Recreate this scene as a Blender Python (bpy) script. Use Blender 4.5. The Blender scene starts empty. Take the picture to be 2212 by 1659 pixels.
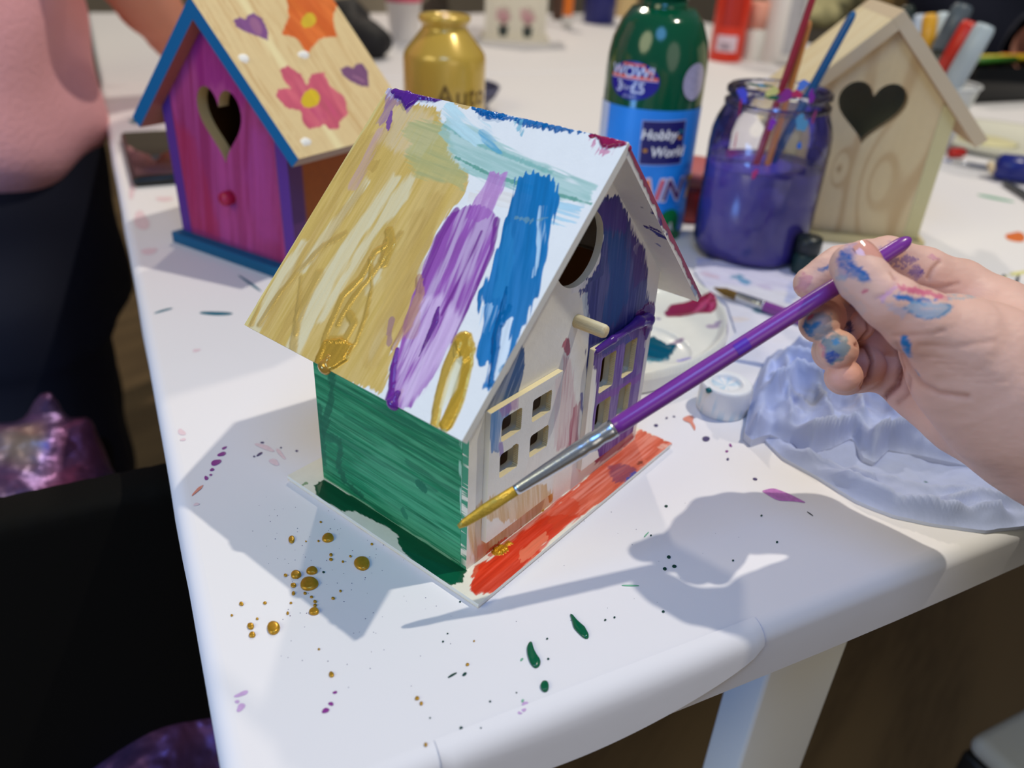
import bpy, bmesh, math, random
import numpy as np
from mathutils import Vector, Matrix

# ------------------------------------------------------------------ camera, world, lights
SC = bpy.context.scene
COL = SC.collection
W, H = 2212.0, 1659.0
FPX = 1708.033
CAM = np.array([-0.134658, -0.113789, 0.185627])
AZ, PI_, RO = 0.663739, 0.531433, 0.054408
FW = np.array([math.cos(AZ)*math.cos(PI_), math.sin(AZ)*math.cos(PI_), -math.sin(PI_)])
_rt = np.array([math.sin(AZ), -math.cos(AZ), 0.0])
_up = np.cross(_rt, FW)
RT = _rt*math.cos(RO) + _up*math.sin(RO)
UP = -_rt*math.sin(RO) + _up*math.cos(RO)
cd = bpy.data.cameras.new('camera')
cam = bpy.data.objects.new('camera', cd)
COL.objects.link(cam)
m = Matrix.Identity(4)
for i in range(3):
    m[i][0], m[i][1], m[i][2], m[i][3] = RT[i], UP[i], -FW[i], CAM[i]
cam.matrix_world = m
cd.sensor_width = 36.0
cd.lens = 36.0*FPX/W
cd.clip_start = 0.01
cd.dof.use_dof = True
cd.dof.focus_distance = 0.262
cd.dof.aperture_fstop = 8.2
SC.camera = cam
SC.view_settings.view_transform = 'Standard'
SC.view_settings.look = 'None'
SC.view_settings.exposure = 0.0
SC.view_settings.gamma = 1.0
SC.view_settings.use_curve_mapping = False

def lin(c):
    r = []
    for v in c[:3]:
        v = v/255.0
        r.append(v/12.92 if v <= 0.04045 else ((v+0.055)/1.055)**2.4)
    return np.array(r)

wd = bpy.data.worlds.new('room_light')
SC.world = wd
wd.use_nodes = True
wbg = wd.node_tree.nodes['Background']
wbg.inputs[0].default_value = (0.80, 0.88, 1.0, 1)
wbg.inputs[1].default_value = 0.13

def lamp(name, kind, loc, power, color, size=0.02, target=None, spread=None):
    ld = bpy.data.lights.new(name, kind)
    ld.energy = power
    ld.color = color
    o = bpy.data.objects.new(name, ld)
    o.location = loc
    if kind == 'POINT':
        ld.shadow_soft_size = size
    if kind == 'SPOT':
        ld.shadow_soft_size = size; ld.spot_size = spread; ld.spot_blend = 0.6
    if kind == 'AREA':
        ld.shape = 'DISK'; ld.size = size
    if target is not None:
        o.rotation_euler = (Vector(target)-Vector(loc)).to_track_quat('-Z', 'Y').to_euler()
    COL.objects.link(o)
    return o
lamp('ceiling_spot_key', 'POINT', (0.64, -0.40, 1.65), 67.0, (1.0, 0.93, 0.78), 0.016)
lamp('ceiling_spot_back', 'POINT', (1.6, 1.5, 1.75), 62.0, (1.0, 0.87, 0.70), 0.05)
lamp('warm_fill_left', 'AREA', (-1.3, 0.35, 0.95), 8.6, (1.0, 0.93, 0.56), 0.9, (0.0, 0.1, 0.05))  # fill added to warm the white roof panel, not a ceiling lamp
lamp('front_fill', 'AREA', (-0.45, -1.5, 0.55), 3.0, (1.0, 0.88, 0.72), 1.0, (0.1, 0.0, 0.05))  # fill added to brighten the gable and the palm
lamp('blue_fill_above', 'AREA', (-0.18, -0.14, 0.62), 1.5, (0.17, 0.42, 1.0), 0.30, (-0.02, 0.0, 0.0))  # fill added to tint the foreground shade blue, no stage fixture
lamp('blue_fill_low', 'AREA', (-0.8, 0.42, -0.04), 3.0, (0.18, 0.42, 1.0), 0.30, (-0.02, 0.08, -0.01))  # fill added below table height to turn the left rim blue

# ------------------------------------------------------------------ geometry helpers
def ray(x, y):
    d = FW*FPX + RT*(x-W/2) - UP*(y-H/2)
    return d/np.linalg.norm(d)
def at(x, y, t):
    return CAM + t*ray(x, y)
def zp(x, y, z=0.0):
    d = ray(x, y)
    return CAM + d*((z-CAM[2])/d[2])
def proj(P):
    d = np.asarray(P, float) - CAM
    z = d@FW
    return np.stack([W/2 + FPX*(d@RT)/z, H/2 - FPX*(d@UP)/z], -1)
def zat(y, bx, by):
    lo, hi = -1.0, 1.0
    for _ in range(50):
        mid = (lo+hi)/2
        if proj((bx, by, mid))[1] > y: lo = mid
        else: hi = mid
    return lo
E1 = np.array([0.418, 0.9085, 0.0]); E1 /= np.linalg.norm(E1)
E2 = np.array([E1[1], -E1[0], 0.0])
K0 = np.array([-0.0873, -0.0016, 0.0])
def tb(a, b, z=0.0):          # table frame: a away along the left edge, b right along the front edge
    return K0 + a*E1 + b*E2 + np.array([0, 0, z])

_rng = np.random.default_rng(7)
_TAB = _rng.random((64, 256, 256)).astype(np.float32)
def vn(x, y, seed=0):
    T = _TAB[seed % 64]
    x = np.asarray(x, float)+1000.3; y = np.asarray(y, float)+1000.7
    xi = np.floor(x).astype(int); yi = np.floor(y).astype(int)
    fx = x-xi; fy = y-yi
    fx = fx*fx*(3-2*fx); fy = fy*fy*(3-2*fy)
    a = T[xi & 255, yi & 255]; b = T[(xi+1) & 255, yi & 255]
    c = T[xi & 255, (yi+1) & 255]; d = T[(xi+1) & 255, (yi+1) & 255]
    return (a*(1-fx)+b*fx)*(1-fy) + (c*(1-fx)+d*fx)*fy
def fbm(x, y, seed=0, o=3):
    s = 0; am = 0.5; tot = 0
    for i in range(o):
        s = s + am*vn(x*2**i, y*2**i, seed+i*7); tot += am; am *= 0.55
    return s/tot
def sstep(x, a, b):
    t = np.clip((x-a)/(b-a), 0, 1)
    return t*t*(3-2*t)

# ------------------------------------------------------------------ materials
MATS = {}
def base_mat(name):
    mt = bpy.data.materials.new(name)
    mt.use_nodes = True
    nt = mt.node_tree
    b = nt.nodes['Principled BSDF']
    return mt, nt, b
def plain(name, rgb, rough=0.5, metal=0.0, spec=0.5, coat=0.0, var=0.0, scale=40.0, bump=0.0, bscale=200.0, sss=0.0, linear=False, trans=0.0, ior=1.45):
    if name in MATS: return MATS[name]
    mt, nt, b = base_mat(name)
    c = np.array(rgb, float) if linear else lin(rgb)
    b.inputs['Base Color'].default_value = (*c, 1)
    b.inputs['Roughness'].default_value = rough
    b.inputs['Metallic'].default_value = metal
    b.inputs['Specular IOR Level'].default_value = spec
    b.inputs['Coat Weight'].default_value = coat
    b.inputs['IOR'].default_value = ior
    b.inputs['Transmission Weight'].default_value = trans
    if sss:
        b.inputs['Subsurface Weight'].default_value = sss
        b.inputs['Subsurface Radius'].default_value = (0.006, 0.002, 0.001)
        b.inputs['Subsurface Scale'].default_value = 1.0
    tc = nt.nodes.new('ShaderNodeTexCoord')
    if var:
        n = nt.nodes.new('ShaderNodeTexNoise'); n.inputs['Scale'].default_value = scale
        n.inputs['Detail'].default_value = 4
        nt.links.new(tc.outputs['Object'], n.inputs['Vector'])
        mx = nt.nodes.new('ShaderNodeMix'); mx.data_type = 'RGBA'
        mx.inputs['A'].default_value = (*(c*(1-var)), 1)
        mx.inputs['B'].default_value = (*np.clip(c*(1+var), 0, 1), 1)
        nt.links.new(n.outputs['Fac'], mx.inputs['Factor'])
        nt.links.new(mx.outputs['Result'], b.inputs['Base Color'])
    if bump:
        n = nt.nodes.new('ShaderNodeTexNoise'); n.inputs['Scale'].default_value = bscale
        n.inputs['Detail'].default_value = 5
        nt.links.new(tc.outputs['Object'], n.inputs['Vector'])
        bp = nt.nodes.new('ShaderNodeBump'); bp.inputs['Strength'].default_value = 1.0
        bp.inputs['Distance'].default_value = bump
        nt.links.new(n.outputs['Fac'], bp.inputs['Height'])
        nt.links.new(bp.outputs['Normal'], b.inputs['Normal'])
    MATS[name] = mt
    return mt

def paint_mat(name='painted_wood', sss=0.0, rough=0.62, grain=0.00006, gscale=900):
    """hand painted surface: colour, wetness and glitter are stored on the mesh"""
    if name in MATS: return MATS[name]
    mt, nt, b = base_mat(name)
    L = nt.links.new
    def attr(n):
        a = nt.nodes.new('ShaderNodeAttribute'); a.attribute_name = n; return a
    L(attr('Col').outputs['Color'], b.inputs['Base Color'])
    wet = attr('Wet'); met = attr('Met')
    mr = nt.nodes.new('ShaderNodeMapRange')
    mr.inputs['To Min'].default_value = rough; mr.inputs['To Max'].default_value = 0.09
    L(wet.outputs['Fac'], mr.inputs['Value']); L(mr.outputs['Result'], b.inputs['Roughness'])
    tc = nt.nodes.new('ShaderNodeTexCoord')
    mm = nt.nodes.new('ShaderNodeMath'); mm.operation = 'MULTIPLY'; mm.inputs[1].default_value = 0.55
    L(met.outputs['Fac'], mm.inputs[0]); L(mm.outputs[0], b.inputs['Metallic'])
    n = nt.nodes.new('ShaderNodeTexNoise'); n.inputs['Scale'].default_value = gscale; n.inputs['Detail'].default_value = 3
    L(tc.outputs['Object'], n.inputs['Vector'])
    v = nt.nodes.new('ShaderNodeTexVoronoi'); v.inputs['Scale'].default_value = 2600
    L(tc.outputs['Object'], v.inputs['Vector'])
    hm = nt.nodes.new('ShaderNodeMath'); hm.operation = 'MULTIPLY'
    L(v.outputs['Distance'], hm.inputs[0]); L(met.outputs['Fac'], hm.inputs[1])
    ad = nt.nodes.new('ShaderNodeMath'); ad.operation = 'MULTIPLY_ADD'; ad.inputs[1].default_value = 1.6
    L(hm.outputs[0], ad.inputs[0])
    inv = nt.nodes.new('ShaderNodeMath'); inv.operation = 'SUBTRACT'; inv.inputs[0].default_value = 1.0
    L(wet.outputs['Fac'], inv.inputs[1])
    nm = nt.nodes.new('ShaderNodeMath'); nm.operation = 'MULTIPLY'
    L(n.outputs['Fac'], nm.inputs[0]); L(inv.outputs[0], nm.inputs[1]); L(nm.outputs[0], ad.inputs[2])
    bp = nt.nodes.new('ShaderNodeBump'); bp.inputs['Distance'].default_value = grain
    L(ad.outputs[0], bp.inputs['Height']); L(bp.outputs['Normal'], b.inputs['Normal'])
    b.inputs['Specular IOR Level'].default_value = 0.32
    if sss:
        b.inputs['Subsurface Weight'].default_value = sss
        b.inputs['Subsurface Radius'].default_value = (0.004, 0.0014, 0.0008)
        b.inputs['Subsurface Scale'].default_value = 1.0
    MATS[name] = mt
    return mt

def wood_mat(name, light, dark, scale=60.0, stretch=(1, 1, 0.08), dist=3.0, rough=0.6, rot=(0, 0, 0)):
    if name in MATS: return MATS[name]
    mt, nt, b = base_mat(name)
    L = nt.links.new
    tc = nt.nodes.new('ShaderNodeTexCoord')
    mp = nt.nodes.new('ShaderNodeMapping'); mp.inputs['Scale'].default_value = stretch
    mp.inputs['Rotation'].default_value = rot
    L(tc.outputs['Object'], mp.inputs['Vector'])
    n0 = nt.nodes.new('ShaderNodeTexNoise'); n0.inputs['Scale'].default_value = scale*0.3; n0.inputs['Detail'].default_value = 2
    L(mp.outputs['Vector'], n0.inputs['Vector'])
    mu = nt.nodes.new('ShaderNodeMath'); mu.operation = 'MULTIPLY'; mu.inputs[1].default_value = dist*6
    L(n0.outputs['Fac'], mu.inputs[0])
    sn = nt.nodes.new('ShaderNodeMath'); sn.operation = 'SINE'
    L(mu.outputs[0], sn.inputs[0])
    mr = nt.nodes.new('ShaderNodeMapRange'); mr.inputs['From Min'].default_value = -1
    L(sn.outputs[0], mr.inputs['Value'])
    n1 = nt.nodes.new('ShaderNodeTexNoise'); n1.inputs['Scale'].default_value = scale*6; n1.inputs['Detail'].default_value = 4
    L(mp.outputs['Vector'], n1.inputs['Vector'])
    mx = nt.nodes.new('ShaderNodeMath'); mx.operation = 'MULTIPLY'
    L(mr.outputs['Result'], mx.inputs[0]); L(n1.outputs['Fac'], mx.inputs[1])
    cr = nt.nodes.new('ShaderNodeMix'); cr.data_type = 'RGBA'
    cr.inputs['A'].default_value = (*lin(light), 1); cr.inputs['B'].default_value = (*lin(dark), 1)
    L(mx.outputs[0], cr.inputs['Factor']); L(cr.outputs['Result'], b.inputs['Base Color'])
    b.inputs['Roughness'].default_value = rough
    MATS[name] = mt
    return mt

# ------------------------------------------------------------------ objects
ROOTM = {}
def tag(o, label=None, cat=None, group=None, kind=None):
    if label: o['label'] = label
    if cat: o['category'] = cat
    if group: o['group'] = group
    if kind: o['kind'] = kind
    return o
def thing(name, label, cat, loc=(0, 0, 0), group=None):
    o = bpy.data.objects.new(name, None)
    COL.objects.link(o)
    o.location = loc
    o.empty_display_size = 0.02
    ROOTM[o.name] = Matrix.Translation(Vector(loc))
    return tag(o, label, cat, group)
def put(o, parent):
    COL.objects.link(o)
    if parent is not None:
        o.parent = parent
        o.matrix_parent_inverse = ROOTM.get(parent.name, Matrix.Identity(4)).inverted()
        ROOTM[o.name] = Matrix.Identity(4)
    else:
        ROOTM[o.name] = Matrix.Identity(4)
    return o
def mk(name, V, F, mat, parent=None, smooth=True, col=None, wet=None, met=None):
    me = bpy.data.meshes.new(name)
    V = np.asarray(V, np.float32)
    if isinstance(F, np.ndarray) and F.ndim == 2:
        n, k = F.shape
        me.vertices.add(len(V)); me.vertices.foreach_set('co', V.ravel())
        me.loops.add(n*k); me.loops.foreach_set('vertex_index', F.astype(np.int32).ravel())
        me.polygons.add(n)
        me.polygons.foreach_set('loop_start', np.arange(0, n*k, k, dtype=np.int32))
        me.polygons.foreach_set('loop_total', np.full(n, k, np.int32))
        me.update(calc_edges=True)
        me.validate()
    else:
        me.from_pydata([tuple(map(float, v)) for v in V], [], [tuple(int(i) for i in f) for f in F])
    me.polygons.foreach_set('use_smooth', np.full(len(me.polygons), smooth, bool))
    nV = len(me.vertices)
    if col is not None:
        a = me.color_attributes.new('Col', 'FLOAT_COLOR', 'POINT')
        c4 = np.ones((nV, 4), np.float32); c4[:, :3] = col
        a.data.foreach_set('color', c4.ravel())
    for nm, arr in (('Wet', wet), ('Met', met)):
        if arr is not None:
            a = me.attributes.new(nm, 'FLOAT', 'POINT')
            a.data.foreach_set('value', np.broadcast_to(np.asarray(arr, np.float32), (nV,)).copy())
    me.materials.append(mat)
    me.update()
    return put(bpy.data.objects.new(name, me), parent)

def box_vf(O, U, V, N, a0, a1, b0, b1, c0, c1):
    O, U, V, N = map(lambda q: np.asarray(q, float), (O, U, V, N))
    P = [O+U*a+V*b+N*c for c in (c0, c1) for b in (b0, b1) for a in (a0, a1)]
    F = [(0, 2, 3, 1), (4, 5, 7, 6), (0, 1, 5, 4), (2, 6, 7, 3), (0, 4, 6, 2), (1, 3, 7, 5)]
    return P, F
X3, Y3, Z3 = np.eye(3)
def box(name, mat, parent, O, U, V, N, a0, a1, b0, b1, c0, c1, bevel=0.0, seg=2, **kw):
    P, F = box_vf(O, U, V, N, a0, a1, b0, b1, c0, c1)
    o = mk(name, P, F, mat, parent, smooth=False, **kw)
    if bevel:
        bm = bmesh.new(); bm.from_mesh(o.data)
        bmesh.ops.bevel(bm, geom=list(bm.edges), offset=bevel, segments=seg, profile=0.5, affect='EDGES')
        for f in bm.faces: f.smooth = True
        bm.to_mesh(o.data); bm.free()
    return o
def lathe_vf(prof, O, axis=(0, 0, 1), n=48, cap0=True, cap1=True):
    ax = np.asarray(axis, float); ax /= np.linalg.norm(ax)
    t = np.array([1.0, 0, 0]) if abs(ax[0]) < 0.8 else np.array([0, 1.0, 0])
    u = np.cross(ax, t); u /= np.linalg.norm(u); v = np.cross(ax, u)
    V = []; F = []
    for r, z in prof:
        for k in range(n):
            a = 2*math.pi*k/n
            V.append(np.asarray(O)+ax*z+r*(u*math.cos(a)+v*math.sin(a)))
    for i in range(len(prof)-1):
        for k in range(n):
            a, b = i*n+k, i*n+(k+1) % n
            F.append((a, b, b+n, a+n))
    if cap0: F.append(tuple(range(n))[::-1])
    if cap1: F.append(tuple((len(prof)-1)*n+k for k in range(n)))
    return V, F
def lathe(name, mat, parent, prof, O, axis=(0, 0, 1), n=48, cap0=True, cap1=True, **kw):
    V, F = lathe_vf(prof, O, axis, n, cap0, cap1)
    return mk(name, V, F, mat, parent, **kw)
def rod(name, mat, parent, A, B, prof, n=24, flat=None, **kw):
    """prof: (t along A->B 0..1, radius)"""
    A = np.asarray(A, float); B = np.asarray(B, float); Ln = np.linalg.norm(B-A)
    V, F = lathe_vf([(r, t*Ln) for t, r in prof], A, (B-A)/Ln, n)
    return mk(name, V, F, mat, parent, **kw)

# ---- plates cut from a grid, painted per vertex
PAL = {}
class Sheet:
    def __init__(s, O, U, V, N):
        s.O, s.U, s.V, s.N = (np.asarray(q, float) for q in (O, U, V, N))
    def px(s, pts):            # photo pixel -> plane coordinates
        r = []
        for x, y in pts:
            d = ray(x, y); t = ((s.O-CAM)@s.N)/(d@s.N); P = CAM+t*d-s.O
            r.append((P@s.U, P@s.V))
        return np.array(r)
    def P(s, a, b, c=0.0):
        return s.O+np.multiply.outer(a, s.U)+np.multiply.outer(b, s.V)+np.multiply.outer(c, s.N)

def poly_sd(x, y, poly):
    d2 = np.full(x.shape, 1e9); ins = np.zeros(x.shape, bool)
    n = len(poly)
    for i in range(n):
        ax, ay = poly[i]; bx, by = poly[(i+1) % n]
        ex, ey = bx-ax, by-ay
        h = np.clip(((x-ax)*ex+(y-ay)*ey)/(ex*ex+ey*ey+1e-18), 0, 1)
        d2 = np.minimum(d2, (x-ax-h*ex)**2+(y-ay-h*ey)**2)
        c = (ay > y) != (by > y)
        ins ^= c & (x < ex*(y-ay)/(ey if abs(ey) > 1e-12 else 1e-12)+ax)
    d = np.sqrt(d2)
    return np.where(ins, d, -d)
def line_sd(x, y, pts, rad):
    best = np.full(x.shape, -1e9)
    for i in range(len(pts)-1):
        (ax, ay), (bx, by) = pts[i], pts[i+1]
        ex, ey = bx-ax, by-ay
        h = np.clip(((x-ax)*ex+(y-ay)*ey)/(ex*ex+ey*ey+1e-18), 0, 1)
        d = np.sqrt((x-ax-h*ex)**2+(y-ay-h*ey)**2)
        best = np.maximum(best, rad[i]*(1-h)+rad[i+1]*h-d)
    return best

class Paint:
    """layers of brushed paint on a Sheet; coordinates given as photo pixels or plane metres"""
    def __init__(s, sh, a, b, base, var=0.04, grain=None):
        s.sh, s.a, s.b = sh, a, b
        n = len(a)
        s.col = np.tile(lin(base), (n, 1))
        if var: s.col *= (1-var+2*var*fbm(a*300, b*300, 3)[:, None])
        s.wet = np.zeros(n); s.met = np.zeros(n); s.h = np.zeros(n)
        s.k = 0
    def dirv(s, d, metres):
        if metres: v = np.array(d, float)
        else:
            (x0, y0), (x1, y1) = d
            q = s.sh.px([(x0, y0), (x1, y1)]); v = q[1]-q[0]
        return v/np.linalg.norm(v)
    def add(s, pts, color, op=1.0, d=None, rag=0.0006, edge=0.0002, streak=0.0, wet=0.0, met=0.0, h=0.0, var=0.15, rad=None, metres=False, dry=0.0, rim=0.0, sx=1100, sl=70, dark=0.5, ragl=None):
        s.k += 1; k = s.k*5
        P = np.array(pts, float) if metres else s.sh.px(pts)
        if rad is not None:
            rad = [rad]*len(P) if np.isscalar(rad) else rad
            mr = max(rad)
        else: mr = 0
        pad = mr+0.002+rag*2
        bb = (s.a > P[:, 0].min()-pad) & (s.a < P[:, 0].max()+pad) & (s.b > P[:, 1].min()-pad) & (s.b < P[:, 1].max()+pad)
        if not bb.any(): return s
        a, b = s.a[bb], s.b[bb]
        if d is None: dv = np.array([0.0, 1.0])
        else: dv = s.dirv(d, metres)
        al = a*dv[0]+b*dv[1]; ac = -a*dv[1]+b*dv[0]
        sd = poly_sd(a, b, P) if rad is None else line_sd(a, b, P, rad)
        rn = vn(ac*(ragl or 1600), al*180, k)-0.5 + 0.7*(vn(ac*500, al*120, k+1)-0.5)
        sd = sd+rag*rn*1.6
        mk_ = np.clip(sd/edge+0.5, 0, 1)
        st = fbm(ac*sx, al*sl, k+2, 3)
        st2 = vn(ac*sx*0.28, al*sl*0.35, k+3)
        if dry:
            mk_ = mk_*sstep(st*0.6+st2*0.4, dry-0.1, dry+0.08)
        o = op*mk_*(1-streak*sstep(st*0.65+st2*0.35, 0.38, 0.66))
        c = lin(color)[None, :]*(1-var+2*var*st[:, None])
        if rim: c = c*(1-rim*np.exp(-(np.clip(sd, 0, 1)/0.0008)**2))[:, None]
        o3 = o[:, None]
        s.col[bb] = s.col[bb]*(1-o3)+c*o3
        s.wet[bb] = s.wet[bb]*(1-o)+wet*o
        s.met[bb] = s.met[bb]*(1-o)+met*o
        if h:
            s.h[bb] += h*sstep(sd, 0, 0.0009)*(0.75+0.5*st2)
        return s

def plate(name, sh, w, hgt, thick, res, mat, parent, sdf=None, paint=None, side=(225, 220, 200), back=None, a0=0.0, b0=0.0, sidefn=None):
    nu, nv = max(2, int(round(w/res))), max(2, int(round(hgt/res)))
    ua = np.linspace(a0, a0+w, nu+1); vb = np.linspace(b0, b0+hgt, nv+1)
    A, B = np.meshgrid(ua, vb, indexing='ij')
    A = A.ravel(); B = B.ravel()
    idx = np.arange((nu+1)*(nv+1)).reshape(nu+1, nv+1)
    q = np.stack([idx[:-1, :-1], idx[1:, :-1], idx[1:, 1:], idx[:-1, 1:]], -1).reshape(-1, 4)
    if sdf is not None:
        ca = A[q].mean(1); cb = B[q].mean(1)
        q = q[sdf(ca, cb) > 0]
        used = np.unique(q)
        e = res*0.2
        cnt = np.bincount(q.ravel(), minlength=len(A))
        bv = used[cnt[used] < 4]
        for _ in range(2):
            f0 = sdf(A[bv], B[bv])
            gx = (sdf(A[bv]+e, B[bv])-sdf(A[bv]-e, B[bv]))/(2*e)
            gy = (sdf(A[bv], B[bv]+e)-sdf(A[bv], B[bv]-e))/(2*e)
            g2 = gx*gx+gy*gy+1e-9
            mv = np.abs(f0) < res*1.1
            A[bv] -= np.where(mv, f0*gx/g2, 0); B[bv] -= np.where(mv, f0*gy/g2, 0)
    used = np.unique(q)
    re = np.full(len(A), -1); re[used] = np.arange(len(used))
    q = re[q]; A = A[used]; B = B[used]; n = len(A)
    p = Paint(sh, A, B, (232, 230, 222)) if paint is None else paint(sh, A, B)
    T = sh.P(A, B, p.h); Bk = sh.P(A, B, np.full(n, -thick))
    # boundary edges
    ed = np.concatenate([q[:, [0, 1]], q[:, [1, 2]], q[:, [2, 3]], q[:, [3, 0]]])
    key = np.sort(ed, 1); kk = key[:, 0].astype(np.int64)*n+key[:, 1]
    u, inv, c = np.unique(kk, return_inverse=True, return_counts=True)
    be = ed[c[inv] == 1]
    S = np.concatenate([T[be[:, 0]], T[be[:, 1]], Bk[be[:, 1]], Bk[be[:, 0]]])
    mB = len(be)
    i0 = 2*n+np.arange(mB)
    sf = np.stack([i0+mB, i0, i0+3*mB, i0+2*mB], -1)
    V = np.concatenate([T, Bk, S])
    F = np.concatenate([q, q[:, ::-1]+n, sf])
    sc_ = lin(side); bc = lin(back) if back is not None else sc_
    scol = np.tile(sc_, (4*mB, 1))
    if sidefn is not None: scol = sidefn(S, scol)
    col = np.concatenate([p.col, np.tile(bc, (n, 1)), scol])
    wet = np.concatenate([p.wet, np.zeros(n+4*mB)])
    met = np.concatenate([p.met, np.zeros(n+4*mB)])
    # orientation check
    f = F[0]; nn = np.cross(V[f[1]]-V[f[0]], V[f[2]]-V[f[0]])
    if nn@sh.N < 0: F = F[:, ::-1]
    return mk(name, V, F, mat, parent, True, col, wet, met)

# ---- implicit surfaces -> one continuous mesh (surface nets)
def sdf_mesh(fn, lo, hi, res):
    lo = np.asarray(lo, float); hi = np.asarray(hi, float)
    n = np.ceil((hi-lo)/res).astype(int)+1
    xs = [lo[i]+res*np.arange(n[i]) for i in range(3)]
    D = np.empty(tuple(n), np.float32)
    Yg, Zg = np.meshgrid(xs[1], xs[2], indexing='ij')
    st = 24
    for i in range(0, n[0], st):
        xx = xs[0][i:i+st]
        Xb = np.broadcast_to(xx[:, None, None], (len(xx), n[1], n[2]))
        P = np.stack([Xb, np.broadcast_to(Yg, Xb.shape), np.broadcast_to(Zg, Xb.shape)], -1)
        D[i:i+st] = fn(P)
    neg = D < 0
    c = [neg[dx:n[0]-1+dx, dy:n[1]-1+dy, dz:n[2]-1+dz] for dx in (0, 1) for dy in (0, 1) for dz in (0, 1)]
    sm = sum(x.astype(np.int8) for x in c)
    act = (sm > 0) & (sm < 8)
    I = np.argwhere(act)
    vid = np.full(act.shape, -1, np.int64); vid[act] = np.arange(len(I))
    acc = np.zeros((len(I), 3)); cnt = np.zeros(len(I))
    corners = [(dx, dy, dz) for dx in (0, 1) for dy in (0, 1) for dz in (0, 1)]
    vals = {cc: D[I[:, 0]+cc[0], I[:, 1]+cc[1], I[:, 2]+cc[2]] for cc in corners}
    for ca in corners:
        for ax in range(3):
            if ca[ax] == 0:
                cb = list(ca); cb[ax] = 1; cb = tuple(cb)
                va, vb = vals[ca], vals[cb]
                x = (va < 0) != (vb < 0)
                t = np.where(x, va/np.where(x, va-vb, 1), 0)
                p = np.array(ca, float)[None].repeat(len(I), 0); p[:, ax] += t
                acc[x] += p[x]; cnt[x] += 1
    V = lo+(I+acc/cnt[:, None])*res
    F = []
    for ax in range(3):
        o1, o2 = [(1, 2), (2, 0), (0, 1)][ax]
        s0 = [slice(1, n[0]-1)]*3
        s0 = [slice(1, n[k]-1) for k in range(3)]; s1 = list(s0)
        s0[ax] = slice(0, n[ax]-1); s1[ax] = slice(1, n[ax])
        A_, B_ = neg[tuple(s0)], neg[tuple(s1)]
        for flip, msk in ((0, A_ & ~B_), (1, ~A_ & B_)):
            J = np.argwhere(msk)
            if not len(J): continue
            J = J+np.array([0 if k == ax else 1 for k in range(3)])
            def cell(d1, d2):
                Q = J.copy(); Q[:, o1] -= d1; Q[:, o2] -= d2
                return vid[Q[:, 0], Q[:, 1], Q[:, 2]]
            q = np.stack([cell(1, 1), cell(0, 1), cell(0, 0), cell(1, 0)], -1)
            if flip: q = q[:, ::-1]
            F.append(q)
    F = np.concatenate(F)
    F = F[(F >= 0).all(1)]
    return V, F
def cap_sd(P, a, b, ra, rb):
    a = np.asarray(a); b = np.asarray(b); ba = b-a; pa = P-a
    h = np.clip((pa@ba)/(ba@ba+1e-12), 0, 1)
    return np.linalg.norm(pa-h[..., None]*ba, axis=-1)-(ra*(1-h)+rb*h)
def ell_sd(P, c, r):
    r = np.asarray(r, float); q = (P-np.asarray(c))/r
    k = np.linalg.norm(q, axis=-1)
    return (k-1)*r.min()
def smin(a, b, k):
    h = np.clip(0.5+0.5*(b-a)/k, 0, 1)
    return b*(1-h)+a*h-k*h*(1-h)
def chain(P, pts, k):
    d = None
    for i in range(len(pts)-1):
        (a, ra), (b, rb) = pts[i], pts[i+1]
        e = cap_sd(P, a, b, ra, rb)
        d = e if d is None else smin(d, e, k)
    return d
def vnormals(V, F):
    n = np.zeros_like(V)
    fn = np.cross(V[F[:, 2]]-V[F[:, 0]], V[F[:, 3]]-V[F[:, 1]])
    for k in range(4): np.add.at(n, F[:, k], fn)
    return n/(np.linalg.norm(n, axis=1)[:, None]+1e-12)

# ================================================================== room floor and tables
FLOOR = -0.74
fm = wood_mat('dark_floor_boards', (136, 112, 78), (84, 66, 44), 9.0, (0.25, 2.5, 1), 3.0, 0.55, (0, 0, 0.5))
P, F = box_vf((0, 0, 0), X3, Y3, Z3, -3, 6, -3, 6, FLOOR-0.05, FLOOR)
o = mk('floor', P, F, fm, None, False); tag(o, kind='structure')
wm = plain('room_wall_paint', (150, 140, 126), 0.85, var=0.05, scale=3)
for nm, (a0, a1, b0, b1) in {'wall_back': (5.2, 5.3, -3.2, 5.2), 'wall_right': (-3.0, 5.2, 5.2, 5.3)}.items():
    P, F = box_vf((0, 0, 0), E1, E2, Z3, a0, a1, b0, b1, FLOOR, 2.0)
    o = mk(nm, P, F, wm, None, False); tag(o, kind='structure')

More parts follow.
